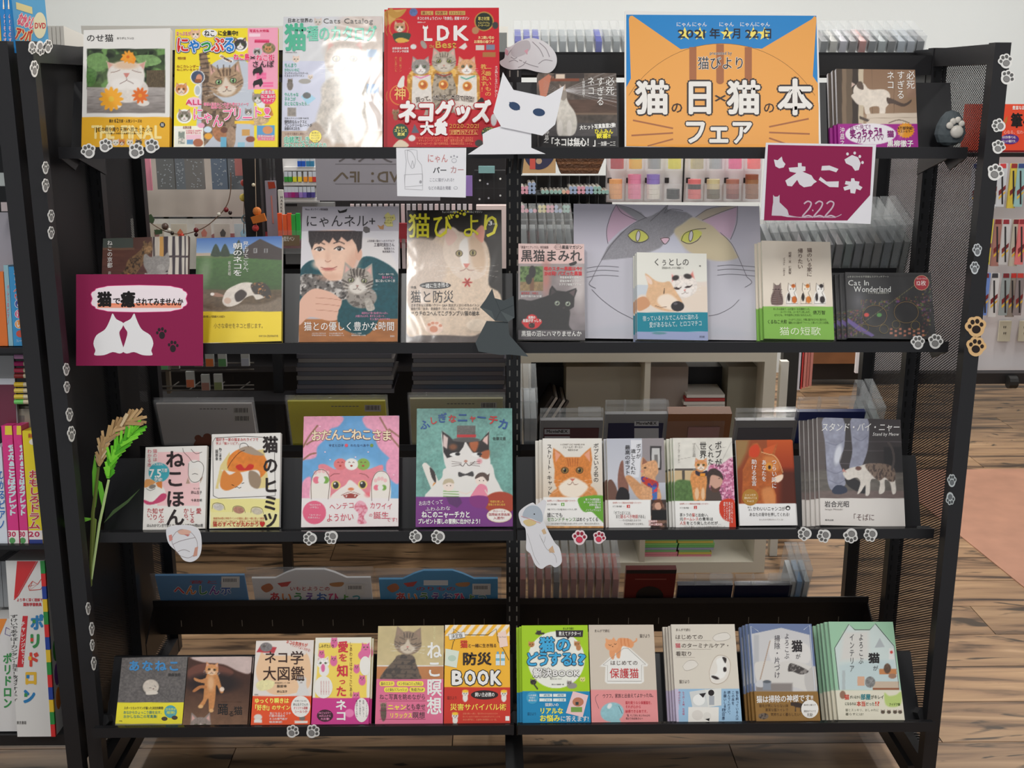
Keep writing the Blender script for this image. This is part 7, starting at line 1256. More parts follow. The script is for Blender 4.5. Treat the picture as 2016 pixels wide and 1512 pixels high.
def case(i,x0,x1,ya,yb,Mf,d,where,tint,back=None):
    c=[cast(Mf,a,b) for a,b in ((x0,yb),(x1,yb),(x0,ya))];w=(c[1][0]-c[0][0])*.93;h=c[2][1]-c[0][1]
    r=empty('disc_case','%s clear disc case %s' % (NUM[i],where),'disc case',Mf@Matrix.Translation((c[0][0],0,c[0][1])),'clear disc cases '+where)
    b=MB();t=.0011
    for x in (0,w-t): b.box(x,x+t,0,d,0,h)
    b.box(t,w-t,0,t,0,h);b.box(t,w-t,0,d,h-t,h);b.box(-.0003,w+.0003,d*.3,d*.34,h-.001,h+.002);b.box(0,w,-.001,0,h*.97,h)
    b.build('shell',MT['case'],r)
    if back: MB().box(w*.12,w*.88,.003,d*.8,0,h*.66).build('insert',cmat(back,.3),r)
    return r
GY=(150,154,156)
cols=[(56,70,190)]*3+[(180,186,188)]*6+[(40,60,200)]+[(170,176,178)]*3
F0=rearframe(0)
for i in range(13): case(i,1012+i*17.6,1029+i*17.6,70,106,F0,.11,'on the rear top shelf near the sleeping cat cut-out',cols[i],cols[i])
for i,k in enumerate([(60,62,66),(186,182,172),(180,176,186),(84,70,66),(180,80,60),(60,64,72),(150,160,160),(36,34,34),(160,170,180),(150,156,166),(50,50,56)]): case(i,1612+i*19,1630+i*19,70,106,F0,.11,'on the rear top shelf beyond the fair sign',k,k)
F1=rearframe(1)
for i in range(15): case(i,1505+i*18.6,1522+i*18.6,458-i*1.2,545,F1,.15,'on the rear second shelf under the maroon paper sign',GY,(110+7*(i % 4),116+5*(i % 3),120))
for i in range(6): case(i,1024+i*17.4,1040+i*17.4,450,545,F1,.13,'on the rear second shelf above the black cat magazine',GY,(150,156,158))
F2=rearframe(2)
for k,(x0,x1,y0,col,nm) in enumerate(((318,503,795,(212,207,204),'grey'),(573,762,790,(232,222,50),'yellow'),(810,990,785,(206,200,156),'khaki'))):
    for j in range(4):
        f=Flat()
        if j == 0:
            for bx in ((x1-42,y0+8),)+(((x1-40,y0+24),) if k == 0 else ()):
                f.rect(bx[0]-2,bx[1]-1,bx[0]+30,bx[1]+12,(208,204,196))
                for q in range(11): f.rect(bx[0]+q*2.5,bx[1],bx[0]+q*2.5+(1.5 if q % 3 else 1),bx[1]+9,(50,46,46))
            for q in range(8): f.rect(x1-110+q*7,y0+9,x1-105+q*7,y0+10.5,(110,106,100))
            if k == 0: f.el(390,862,7,6,(140,64,30));f.el(408,859,8,6,(140,64,30));f.po(catmull([(384,880),(386,866),(398,860),(420,862),(424,880)]),(140,64,30))
        Mq=F2@Matrix.Translation((.0,-.001+.0075*j,.004*j))
        o=gb('board_book','%s %s board book seen from behind in a clear bag on the rear shelf' % (NUM[j],nm),'board book',x0+1*j,y0,x1,900,0,.0055,col,f,None,'%s bagged board books' % nm,Mq,pr='satin')
        b=MB();w=o.dimensions[0];bb=[v.co for v in o.data.vertices];w=max(v.x for v in bb);h=max(v.z for v in bb)
        b.box(-.006,w+.006,-.0018,-.0012,.02,h+.012);b.box(-.006,w+.006,.006,.0064,.02,h+.014);b.build('clear_bag',MT['bag'],o)
for i,x in enumerate((1024,1040,1052)): case(i,x-10,x+6,790,892,F2,.16,'on the rear third shelf by the middle post',GY,(190,194,196))
for i,(x0,x1,y0,ins,txt) in enumerate(((1062,1184,812,(100,60,66),'MovieNEX'),(1187,1308,796,(40,44,80),'MovieNEX'),(1440,1560,812,(110,108,116),''),(1556,1688,790,(30,46,110),''))):
    c=[cast(F2,a,b) for a,b in ((x0,892),(x1,892),(x0,y0))];w=c[1][0]-c[0][0];h=c[2][1]-c[0][1]
    r=empty('disc_case',['disc case with dark red insert behind the ginger cat portrait','disc case with navy and white insert behind the high five book','disc case with pale insert and purple figure behind the orange cat book','disc case with blue insert behind the trouser leg book'][i],'disc case',F2@Matrix.Translation((c[0][0],0,c[0][1])))
    MB().box(0,w,.004,.016,0,h*.78).build('insert',cmat((150,150,152) if i < 3 else (40,56,120),.3),r)
    MB().box(w*.06,w*.94,.0025,.0038,0,h*.6).build('insert_card',cmat(ins,.4),r)
    b=MB();b.box(0,w,.001,.018,h*.86,h);b.box(w*.3,w*.32,0,.019,h*.8,h+.001);b.box(w*.6,w*.96,0,.02,h*.9,h+.002);b.box(0,.002,.001,.018,0,h);b.box(w-.002,w,.001,.018,0,h);b.build('shell',MT['case'],r)
    if txt:
        f=Flat();f.rect(x0+ (10 if i == 0 else 62),y0+ (34 if i == 0 else 34),x0+(60 if i == 0 else 110),y0+90,(206,206,210));f.rect(x0+(10 if i == 0 else 62),y0+44,x0+(60 if i == 0 else 110),y0+48,ins);f.t(txt,x0+(14 if i == 0 else 66),y0+34,x0+(56 if i == 0 else 106),y0+42,BK,w=.05);put_flat(f,F2,'printing',r,'satin',.0022);FLATS[-1]=(f,r.matrix_world.copy(),'printing',r,'satin',.0022,None,None)
for i,(x,y) in enumerate(((1693,770),(1712,768))): case(i,x-4,x+14,y+34,892,F2,.12,'leaning at the end of the rear third shelf',GY,(150,160,158))
bg_=gb('toy_pack','orange and pink bagged toy set between disc cases on the rear shelf','toy pack',1312,815,1436,892,0,.03,(150,96,60),None,None,None,F2)
MB().box(.05,.125,-.004,-.001,.02,.08).build('picture_card',cmat((176,120,116),.4),bg_);MB().box(-.002,.135,-.006,-.0055,0,.1).build('clear_bag',MT['bag'],bg_)
F3=rearframe(3)
for i in range(12): case(i,1022+i*16.4,1037+i*16.4,1116 if i != 4 else 1125,1192,F3,.12,'with orange-red inside, rear bottom shelf',GY,(168,70,50) if i != 4 else (70,60,60))
gb('disc_case','dark red disc case with a black disc shape on the rear bottom shelf','disc case',1230,1122,1328,1192,0,.016,(110,40,36),Flat().rect(1228,1120,1332,1129,(36,30,30)).el(1279,1174,27,20,(30,26,28)).ln([(1250,1140),(1312,1140)],2,(150,80,70)),None,None,F3,rough=.2,pr='film')
for i,(x0,x1) in enumerate(((1332,1440),(1444,1556))):
    o=gb('disc_case','%s wide disc case with dark blue starry insert on the rear bottom shelf' % NUM[i],'disc case',x0,1152,x1,1194,0,.014,(24,30,56),None,None,'starry disc cases',F3,rough=.25)
    w=max(v.co.x for v in o.data.vertices);h=max(v.co.z for v in o.data.vertices);b=MB();b.box(0,w,-.001,.015,h,h+.024);b.box(w*.3,w*.32,-.002,.016,h,h+.025);b.box(w*.58,w*.97,-.003,.017,h+.008,h+.026);b.build('shell',MT['case'],o)
for i,x in enumerate((1547,1560,1574)): case(i,x,x+13,1122,1194,F3,.1,'with silvery sides ending the rear bottom shelf',GY,[(190,196,200),(90,150,200),(200,204,204)][i])
for k,(x0,x1,y0,col,nm,t1,t2) in enumerate(((312,486,1133,(80,140,190),'blue play book','音と光','へんしんポ'),(500,732,1138,(232,230,230),'white carry-handle picture board','いもとようこの','あいうえおひょう'),(748,980,1140,(60,156,210),'blue carry-handle picture board','のりもの','あいうえおひょう'))):
    f=Flat();cs=[(206,50,60),(230,130,50),(60,140,70),(120,70,160),(50,100,180),(206,60,120),(90,160,60),(60,150,160)]
    yb=1150 if k == 0 else 1164
    f.t(t1,x0+70 if k else x0+60,yb-10 if k else yb-8,x0+150,yb-1,(190,50,50),w=.03)
    for i,ch in enumerate(t2): f.t(ch,x0+30+i*23,yb+1,x0+52+i*23,yb+21,cs[i],w=.06,o=((236,236,236),.1))
    f.rect(x1-50,yb-16,x1-14,yb+6,(226,224,220));
    for q in range(9): f.rect(x1-46+q*3,yb-12,x1-44.6+q*3,yb-5,(50,46,46))
    if k: f.rect(x0+86,yb-22,x0+134,yb-12,(230,232,234));f.po([(x0+46,yb-16),(x0+74,yb-20),(x0+66,yb-10),(x0+54,yb-9)],(200,60,50));f.po(catmull([(x0+14,yb-8),(x0+30,yb-16),(x0+38,yb-6),(x0+24,yb+2)]),(190,110,60));f.po(catmull([(x0+150,yb-16),(x0+176,yb-18),(x0+172,yb-10),(x0+154,yb-10)]),(190,130,70))
    for j in range(3):
        Mq=F3@Matrix.Translation((0,.009*j,.006*j))
        o=gb('picture_board' if k else 'play_book','%s %s in a clear bag on the rear bottom shelf' % (NUM[j],nm),'toy book',x0+2*j,y0,x1-j,1194,0,.006,col if j == 0 else tuple(int(v*.93) for v in col),f if j == 0 else None,None,'bagged '+nm+'s',Mq)
        w=max(v.co.x for v in o.data.vertices);h=max(v.co.z for v in o.data.vertices)
        if k: hb=MB();hb.prism([(w*.2,h),(w*.3,h+.018),(w*.38,h+.028),(w*.62,h+.028),(w*.7,h+.018),(w*.8,h)],0,.006,lambda a,b,d: (a,d,b));hb.build('handle',cmat(col),o)
        MB().box(-.012,w+.01,-.003,-.0025,.01,h+(.04 if k else .01)).build('clear_bag',MT['bag'],o)
# ================= stationery fixtures behind the rack =================
SY=3.9
def wbox(name,label,cat,x0,y0,x1,y1,Y,d,col,**k): return gb(name,label,cat,x0,y0,x1,y1,Y,d,col,**k)
A_=onY(205,400,SY+.3);B_=onY(1000,400,SY+.3);ztop=onY(600,52,SY+.3).z
fx1=empty('stationery_shelf','tall dark stationery gondola with pale top behind the left bay','shelf',Matrix.Translation((A_.x,SY+.3,0)))
fx1['label']='tall dark stationery gondola with pale top behind the cat magazines'
L_=B_.x-A_.x
MB().box(0,L_,0,.03,.12,ztop-.08).build('back_panel',cmat((30,28,30),.7),fx1);MB().box(-.02,L_,-.02,.06,ztop-.08,ztop).build('top_panel',MT['white'],fx1)
MB().box(0,L_,-.35,.3,.001,.14).build('base',cmat((34,32,34)),fx1);MB().box(0,L_,-.3,0,.62,.64).build('shelf_board',cmat((40,38,40)),fx1);MB().box(.4,L_,-.3,0,1.05,1.07).build('shelf_board',cmat((110,24,34)),fx1);MB().box(L_*.42,L_,-.32,-.0,.9,.95).build('shelf_board',cmat((60,24,30)),fx1)
gb('slat_board',None,None,262,300,483,427,SY+.25,.02,m=mat('grey_wood',(196,186,176),.6,vary=(.12,7)),parent=fx1);gb('slat_board',None,None,262,431,483,560,SY+.25,.02,m=MT['white'],parent=fx1)
gb('post',None,None,484,300,517,600,SY-.2,.04,(22,20,22),parent=fx1);gb('side_panel',None,None,748,64,998,130,SY+.1,.02,(120,122,120),parent=fx1)
WB=onY(1025,343,SY).z
f=Flat().t('THANK',263,308,272,340,(150,40,70),v=1,w=.05).t('YOU',263,342,272,356,(150,40,70),v=1,w=.05).t('thank you',277,308,289,352,(226,150,170),v=1,w=.02).rect(262,360,277,364,(120,60,80)).rect(281,354,288,371,(206,90,110))
gb('message_card_pack','pink thank-you card pack hanging by the perforated side panel','card pack',257,303,297,375,SY-.05,.01,(236,150,170),f)
for i,(a,b,c) in enumerate(((308,343,(120,122,122)),(345,364,(120,126,132)),(364,400,(128,126,124)),(416,447,(112,124,140)),(449,478,(120,126,132)))):
    f=Flat();rn=random.Random(i)
    for q in range(26): x,y=rn.uniform(a+3,b-3),rn.uniform(310,368);f.el(x,y,1.5,1.1,(176,182,188),n=6)
    o=gb('sticker_sheet_pack','%s silvery sticker sheet pack from the pink card pack' % NUM[i],'sticker pack',a,303,b,373,SY-.08,.02,c,f,group='silvery sticker sheet packs',rough=.25,pr='film')
gb('sticker_sheet_pack','small pink and red sticker pack at the end of the silver packs','sticker pack',462,303,478,346,SY-.12,.01,(190,120,116))
for i,(a,c) in enumerate(((266,(200,206,190)),(293,(206,196,176)),(339,(214,204,184)),(386,(206,190,176)),(423,(212,206,192)),(463,(196,212,214)))):
    o=gb('card_pouch','%s bagged greeting card under the berry garland' % NUM[i],'card',a,441,a+31,520,SY+.1,.004,c,Flat().po([(a+10,458),(a+16,450),(a+22,458),(a+20,466),(a+12,466)],[(120,200,110),(150,100,90),(220,110,60),(206,120,100),(70,70,60),(150,200,220)][i]),group='bagged greeting cards')
    w=max(v.co.x for v in o.data.vertices);h=max(v.co.z for v in o.data.vertices);MB().box(-.004,w+.004,-.004,-.0035,0,h+.03).build('clear_bag',MT['bag'],o)
gY=SY-.14
gp=onY(370,440,gY);ga=empty('berry_garland','thin wire garland with green leaves and dark red berries','garland',Matrix.Translation(gp))
def G3(x,y): p=onY(x,y,gY);return tuple(p-gp)
MB().tube([G3(*p) for p in catmull([(262,380),(275,402),(288,430),(306,445),(330,457),(362,461),(398,450),(425,430),(446,405),(454,375),(454,340)],False)],.0016,5).build('wire',cmat((110,80,60)),ga)
for x,y,r,c in ((275,402,4,(70,30,30)),(286,430,5,(170,60,40)),(386,453,5,(110,24,30)),(386,462,4,(50,20,26)),(445,413,5,(120,26,34)),(453,419,4,(50,30,30)),(339,459,4,(50,40,30)),(358,464,5,(190,50,30)),(431,422,4,(226,220,206)),(333,453,4,(226,220,206)),(280,391,4,(226,220,206)),(325,446,7,(90,70,60))): MB().ball(G3(x,y),r*.0017,8).build('berry',cmat(c,.3),ga,smooth=True)
for P in ([(261,378),(272,384),(274,396),(264,390)],[(291,424),(298,421),(305,432),(302,440),(293,436)],[(304,452),(320,452),(320,460),(306,462)]): b=MB();b.prism([(G3(x,y)[0],G3(x,y)[2]) for x,y in P],0,.002,lambda a,b_,d: (a,d-.004,b_));b.build('leaf',cmat((70,90,60)),ga)
os_=onY(480,380,gY-.03);so=empty('hanging_ornament','string of yellow, red and white paper balls with a blue ring','ornament',Matrix.Translation(os_))
def O3(x,y): p=onY(x,y,gY-.03);return tuple(p-os_)
MB().tube([O3(481,305),O3(480,460)],.0015,5).build('string',cmat((150,120,100)),so)
for x,y,r,c in ((480,360,7,(206,80,70)),(479,389,8,(226,200,90)),(482,327,5,(40,100,80)),(478,308,6,(90,190,90))): MB().ball(O3(x,y),r*.0016,8).build('paper_ball',cmat(c),so,smooth=True)
MB().tube([O3(483+7*math.cos(a),431+8*math.sin(a)) for a in [i*.63 for i in range(11)]],.002,5).build('ring',cmat((120,160,176)),so)
oc=onY(510,430,SY-.22);cl=empty('hanging_clip','orange wooden clip hanging on a bead string against the dark post','clip',Matrix.Translation(oc))
def K3(x,y): p=onY(x,y,SY-.22);return tuple(p-oc)
MB().tube([K3(502,305),K3(505,470)],.0012,5).build('string',cmat((170,150,130)),cl);b=MB();b.prism([(K3(x,y)[0],K3(x,y)[2]) for x,y in ((495,427),(521,419),(526,434),(500,440))],0,.012,lambda a,b_,d: (a,d-.014,b_));b.build('jaw',cmat((200,110,40)),cl);MB().ball(K3(506,416),.014,10,sc=(1,.5,1)).build('handle',cmat((206,120,50)),cl);MB().ball(K3(503,449),.011,10).build('bead',cmat((200,60,60)),cl);MB().ball(K3(499,364),.006,8).build('bead',cmat((206,196,170)),cl)
gb('brush_pack','clear pack of red-handled brushes beside the orange clip','brush pack',525,356,546,500,SY-.1,.01,(150,140,150),Flat().po([(527,358),(540,358),(543,370),(529,372)],(160,60,40)).ln([(534,385),(538,440)],3,(190,120,110)),rough=.25)
for i,x in enumerate((524,530,537)): gb('steel_ruler','%s steel ruler hanging next to the orange clip' % NUM[i],'ruler',x,303,x+4,356,SY-.05,.002,(180,180,178),m='chrome',group='hanging steel rulers')
gb('marker_pen','white barrelled marker standing upright by the brush pack','marker',549,374,559,470,SY-.1,.015,(214,212,204),Flat().t('MARKER',551,385,558,425,BK,v=1));gb('calculator_pack','grey packed calculator under the coloured marker display','stationery',560,399,660,520,SY+.05,.03,(140,140,140),Flat().rect(562,401,585,406,(60,60,60)))
md=gb('marker_display','white marker display stand with rows of coloured tips','display',558,303,626,398,SY,.02,(214,212,210));
for y in (329,358,390): gb('ledge',None,None,558,y,626,y+7,SY-.03,.03,(224,222,220),parent=md)
for r,(y0,y1,L) in enumerate(((306,328,((589,(40,90,190)),(597,(40,90,190)),(606,(60,130,170)),(614,(60,130,170)))),(338,358,((563,(60,150,60)),(571,(60,150,60)),(580,(210,210,50)),(590,(226,206,60)),(601,(236,150,50)),(611,(236,150,50)),(619,(200,60,50)))),(368,389,((563,(160,90,160)),(570,(150,60,130)),(577,(160,30,110)),(584,(130,50,120)),(592,(150,120,190)),(600,(120,100,180)),(608,(60,50,120)),(616,(80,70,140)))))):
    for i,(x,c) in enumerate(L):
        o=gb('marker_pen','%s marker in the %s row of the white marker display' % (NUM[i],('top','middle','lower')[r]),'marker',x-3.4,y0,x+3.4,y1,SY-.035,.012,(200,206,214),group='markers in the display',rough=.2);w=max(v.co.x for v in o.data.vertices);h=max(v.co.z for v in o.data.vertices);MB().box(-.0004,w+.0004,-.0006,.0124,0,h*.5).build('coloured_end',cmat(c,.35),o)
f=Flat().t('コミック・ラノベへ',1004,300,665,322,(110,104,106),w=.03).t('DVD：1Fへ',812,332,655,362,(110,98,84),w=.03).ln([(660,323),(780,323)],.8,(110,106,106)).ln([(660,362),(780,362)],.8,(110,106,106))
gb('aisle_sign','grey hanging aisle sign seen from behind with mirrored lettering','sign',622,303,866,395,3.6,.004,(160,156,164),f,rough=.3,Mf=yframe(3.6));ag=bpy.data.objects['aisle_sign']
for xx in (.05,.3): MB().box(xx,xx+.01,.004,.62,.05,.06).build('bracket_arm',MT['black'],ag)
for i,(x,c) in enumerate(((551,(240,90,40)),(561,(240,100,50)),(570,(236,90,50)),(578,(60,170,70)),(587,(40,180,70)))): gb('highlighter_pen','%s bright pen in the clear holder, %s' % (NUM[i],'orange' if i < 3 else 'green'),'pen',x-4,420+(i % 2)*3,x+4,470,SY-.16,.012,c,group='bright pens in the clear holder')
gb('pen_holder','clear pen holder with a brown handwritten label','holder',549,455,596,500,SY-.19,.06,m='clear',fl=Flat().rect(556,463,590,484,(130,110,86)).t('蛍光ペン',558,465,580,475,WH,w=.02))
for i in range(22): o=gb('gel_pen','%s clear-capped gel pen in the long row under the aisle sign' % (NUM[i] if i < 18 else ['nineteenth','twentieth','twenty-first','twenty-second'][i-18]),'pen',692+i*11,402,699+i*11,560,SY-.1,.01,(206,200,204) if i % 3 else (226,206,206),group='row of clear-capped gel pens')
gb('pen_tray','red-edged clear pen tray below the aisle sign','tray',688,440,932,470,SY-.13,.02,(150,40,50));gb('dark_display','black bead display tower beside the middle post','display',934,336,997,404,SY,.05,(24,22,24),Flat().rect(952,336,953,404,(60,60,62)).rect(972,336,973,404,(60,60,62)).rect(934,370,997,371,(60,60,62)).el(945,355,2,2,WH).el(960,362,2,2,(180,180,190)).el(985,352,2,2,WH).el(962,390,2,2,(180,180,190)).el(985,385,2,2,(200,200,200)).el(944,392,2,2,(180,180,180)));gb('bead_box','small teal-lidded clear bead box on the bead tower','box',942,328,974,341,SY-.06,.04,(130,170,170),rough=.2)
for i,x in enumerate((918,926)): gb('nail_polish','%s purple bottle beside the bead tower' % NUM[i],'bottle',x-4,346,x+4,386,SY-.02,.01,(150,120,190),group='purple bottles')
gb('sticker_box','pink and white box beyond the dark cat magazine','box',938,405,997,560,SY-.1,.05,(226,206,202))
for k,(x0,x1) in enumerate(((583,776),(810,996))):
    for j in range(9): gb('sheet_pack','%s dark art paper pack in the %s stack behind the picture books' % (NUM[j],('pink cat','top hat cat')[k]),'paper pack',x0+(j*7 % 5),766-j*8.6,x1-(j*5 % 7),774-j*8.6,3.55,.2,[(66,64,70),(84,78,80),(56,58,66),(96,92,90)][(j+k) % 4],group='dark paper packs in two stacks',rough=.15)
rk=onY(400,760,3.5);wr=empty('wire_rack','black wire rack for tiny hanging cases low behind the maroon sign','rack',Matrix.Translation(rk))
def W3(x,y,dy=0): p=onY(x,y,3.5+dy);return tuple(p-rk)
for y in (717,730,761,769): MB().tube([W3(288,y),W3(500,y-3)],.0025,5).build('wire',cmat((90,86,82),.3),wr)
for x in (330,372,420,470): MB().tube([W3(x,768),W3(x+22,752,.15)],.002,5).build('wire',cmat((90,86,82),.3),wr)
gb('pole',None,None,326,700,333,775,3.5,.02,(110,100,86),parent=wr);MB().box(-.29,-.26,.1,.13,-rk.z+.001,.1).build('leg',MT['black'],wr);MB().box(.2,.23,.1,.13,-rk.z+.001,.1).build('leg',MT['black'],wr);MB().box(-.31,.27,.0,.13,-.06,-.05).build('bottom_frame',MT['black'],wr)
for i,(x,y,c) in enumerate(((299,697,(110,110,90)),(322,697,(110,170,120)),(344,695,(96,92,84)),(390,691,(120,70,80)),(412,691,(200,110,60)),(437,691,(90,140,90)),(482,690,(160,164,176)),(299,733,(210,130,110)),(374,732,(190,110,80)),(404,738,(150,110,100)),(429,737,(120,130,90)),(299,779,(150,160,164)))):
    o=gb('bead_case','%s tiny clear case of craft beads on the wire rack' % NUM[i],'bead case',x-8,y,x+8,y+31,3.485,.013,(170,172,170),group='tiny clear bead cases',rough=.15);w=max(v.co.x for v in o.data.vertices);MB().box(.001,w-.001,-.0006,.0156,.001,.025).build('beads',cmat(c,.3),o)
# right bay
gb('gift_box','kraft box with red and navy booklets above the marker rack','box',1025,306,1094,341,SY,.08,(196,158,112),Flat().po(catmull([(1036,306),(1042,326),(1060,334),(1080,326),(1088,306)]),(60,60,84)).rect(1043,306,1054,333,(206,90,80)).el(1061,317,6,6,(190,160,130)))
bk=empty('wicker_basket','brown woven basket lined with white paper','basket',Matrix.Translation(onY(1142,343,SY)))
def taper(b,w0,w1,d0,d1,z0,z1,c=None): V=[(sx*w,sy*d+.06,z) for w,d,z in ((w0,d0,z0),(w1,d1,z1)) for sx,sy in ((-1,-1),(1,-1),(1,1),(-1,1))];return b.poly(V,[(0,1,5,4),(1,2,6,5),(2,3,7,6),(3,0,4,7),(3,2,1,0),(4,5,6,7)],c)
for i in range(5): taper(MB(),.062+i*.004,.066+i*.004,.04+i*.002,.042+i*.002,i*.0105,i*.0105+.0095).build('woven_band',cmat([(96,62,40),(130,88,58)][i % 2],.5,bump=(.8,120)),bk)
MB().ball((-.03,.05,.056),.022,8,sc=(1.2,1,.4)).build('paper_lining',cmat((214,210,204)),bk)
mk=gb('marker_rack','black marker rack with clear dividers behind the black cat magazine','rack',1025,346,1198,1075,SY+.12,.02,(24,22,24))
for y in (381,418): gb('tray',None,None,1025,y,1198,y+3,SY-.02,.14,(70,74,76),parent=mk)
for x in (1056,1082,1104,1120,1140,1160,1178): gb('divider',None,None,x,346,x+.9,420,SY-.02,.12,m='clear',parent=mk)
PK_,BL_,GR_,YL_=(222,160,176),(160,176,206),(150,186,176),(222,210,150)
mi=0
for (yb,L) in ((378,((1029,2,PK_),(1037,2,PK_),(1043,3,BL_),(1051,3,BL_),(1069,1,GR_),(1077,1,GR_),(1086,1,GR_),(1094,1,GR_),(1102,1,GR_),(1110,1,(222,186,160)),(1118,1,(226,160,150)),(1124,2,BL_),(1132,2,BL_),(1140,2,PK_),(1148,2,PK_),(1156,2,BL_),(1164,2,BL_),(1172,2,GR_),(1180,2,GR_),(1188,1,GR_),(1195,1,GR_))),(415,((1029,2,PK_),(1037,1,PK_),(1045,1,BL_),(1053,1,PK_),(1063,2,YL_),(1071,2,YL_),(1079,2,PK_),(1087,2,PK_),(1095,2,BL_),(1103,1,BL_),(1111,2,GR_),(1118,2,GR_),(1144,2,GR_),(1162,2,GR_),(1178,1,GR_)))):
    L=L
    for x,n,c in L:
        for j in range(n):
            p=onY(x,yb-j*7.6,SY-.03);b=MB().tube([(0,0,0),(0,.11,0)],.0064,8);o=b.build('marker_pen',cmat((176,170,160)),None);o.matrix_world=Matrix.Translation(p);mi += 1;tag(o,'%s %s marker up in slot %s of the %s tray' % (NUM[j],{PK_: 'pink',BL_: 'blue',GR_: 'green',YL_: 'yellow'}.get(c,'peach'),('one two three four five six seven eight nine ten eleven twelve thirteen fourteen fifteen sixteen seventeen eighteen nineteen twenty twenty-one').split()[[q[0] for q in L].index(x)],'upper marker' if yb == 378 else 'lower marker'),'marker','pastel markers lying endwise in the rack')
            MB().tube([(0,-.004,0),(0,.002,0)],.0068,8).build('coloured_end',cmat(c,.4),o)
wp=gb('tape_display','white tape display panel with clear pockets of rolls','display',1194,300,1499,398,SY+.06,.03,(214,212,214))
gb('panel_joint',None,None,1344,300,1347,398,SY+.058,.003,(30,30,32),parent=wp)
TAPES=[(1215,333,[(180,30,46)]*3),(1251,333,[(236,180,60),(236,180,60),(170,200,140)]),(1288,333,[(150,152,156)]*3),(1328,333,[(226,214,70)]*3),(1372,333,[(190,176,140)]*3),(1409,333,[(170,172,176)]*3),(1447,333,[(236,100,150)]*3),(1484,333,[(250,110,110)]*3),(1212,392,[(232,166,110)]*4),(1249,392,[(232,140,170)]*5),(1286,392,[(226,220,210)]*3+[(150,130,200)]*2),(1325,392,[(50,50,54)]*2),(1367,392,[(226,120,120),(226,120,120),(60,50,50),(226,120,120)]),(1404,392,[(110,100,80),(120,112,96),(206,190,150),(210,196,150)]),(1442,392,[(130,70,66),(150,86,76),(170,110,100),(176,116,100)]),(1480,392,[(140,90,60),(150,100,70),(150,100,70),(160,110,76),(150,84,60)])]
for pi,(x,yb,L) in enumerate(TAPES):
    for j,c in enumerate(L):
        p=onY(x,yb-1-j*9.6,SY-.0);b=MB().tube([(0,0,0),(0,0,.0158)],.022,16);o=b.build('tape_roll',cmat(c,.35));o.matrix_world=Matrix.Translation(p);tag(o,'%s roll up in the %s pocket from the middle post, %s row' % (NUM[j],NUM[pi % 8],('upper','lower')[pi//8]),'tape roll','decorative tape rolls')
    gb('pocket',None,None,x-17,yb-30,x+17,yb+3,SY-.035,.002,m='clear',parent=wp);gb('slot',None,None,x-16,yb-42,x-8,yb-32,SY+.055,.004,(40,34,34),parent=wp)
# white cube shelf
cY=3.58;z1=onY(1270,690,cY).z;cx0=onY(1022,800,cY).x;cx1=onY(1524,800,cY).x;cw=cx1-cx0;T_=.038
cb=empty('cube_shelf','white two by two cube shelf unit behind the paperbacks','shelf',Matrix.Translation((cx0,cY,0)));WC=cmat((206,200,184),.5)
for nm,a in (('top_board',(0,cw,0,.39,z1-T_,z1)),('base_board',(0,cw,0,.39,.0,T_)),('side_board',(0,T_,0,.39,T_,z1-T_)),('side_board',(cw-T_,cw,0,.39,T_,z1-T_)),('divider',(cw/2-.009,cw/2+.009,0.002,.39,T_,z1-T_)),('shelf_board',(T_,cw-T_,.004,.39,z1*.46,z1*.46+.018))): MB().box(*a).build(nm,WC,cb)
gb('storage_box','pale grey box inside the cube shelf beside dark magazines','box',1114,722,1262,900,cY+.1,.2,(176,172,158));gb('storage_box','taupe box in the cube shelf beyond the centre divider','box',1278,722,1352,900,cY+.1,.2,(150,138,130));gb('storage_box','grey-green box at the far end of the cube shelf','box',1430,722,1487,900,cY+.1,.2,(140,136,120))
gb('dark_backing','black folder standing in the cube shelf next to the middle post','folder',1052,722,1112,900,cY+.25,.02,(22,20,22));  # dark sheet added where the cube's open back looks dark
for i in range(5): o=gb('magazine','%s slanted dark magazine in the cube shelf' % NUM[i],'magazine',1054+i*9,770+i*3,1059+i*9,830,cY+.08,.2,[(60,56,56),(200,196,190),(50,46,46),(210,206,200),(90,84,80)][i],group='slanted magazines in the cube shelf');o.matrix_world=o.matrix_world@Matrix.Rotation(.55,4,'Y')
gb('dark_backing','black bag in the cube shelf behind white books','bag',1353,722,1428,780,cY+.2,.1,(24,20,22))  # dark block added for the dark opening behind the pile
for i in range(6): gb('white_book','%s white book from the bottom of the pile in the cube shelf' % NUM[i],'book',1346+i % 3*3,812-i*7,1427,818-i*7,cY+.06,.2,(216,212,206) if i % 3 != 1 else (180,60,60),group='white books in the cube shelf')
for k,x0 in enumerate((1268,1335)):
    for j in range(14):
        c=(214,130,140) if j < 8-k else [(110,176,100),(130,190,110),(200,180,80),(120,170,110),(150,150,176)][j % 5]
        gb('paper_sheet_stack','%s coloured paper bundle up in the %s pile of the cube shelf' % (NUM[j],('middle','far')[k]),'paper',x0+(j*7 % 3),1118-j*4.4,x0+63+(j*5 % 4)+(6*k if j > 8 else 0),1122-j*4.4,cY+.05,.2,c,group='coloured paper bundles')
br=gb('wooden_shelf','brown wooden shelf unit near the far wall','shelf',1590,682,1712,716,6.0,.25,m='woodtop');gb('plinth',None,None,1590,716,1712,747,6.05,.2,(24,16,14),parent=br)
for i,(x,c) in enumerate(((1568,(206,204,214)),(1576,(200,60,60)),(1583,(206,130,120)),(1589,(190,110,100)),(1595,(200,130,120)))): gb('comic_magazine','%s comic standing beyond the cube shelf' % NUM[i],'magazine',x,684,x+(10 if i == 0 else 5),768-i*2,4.4,.18,c,group='comics standing beyond the cube shelf')
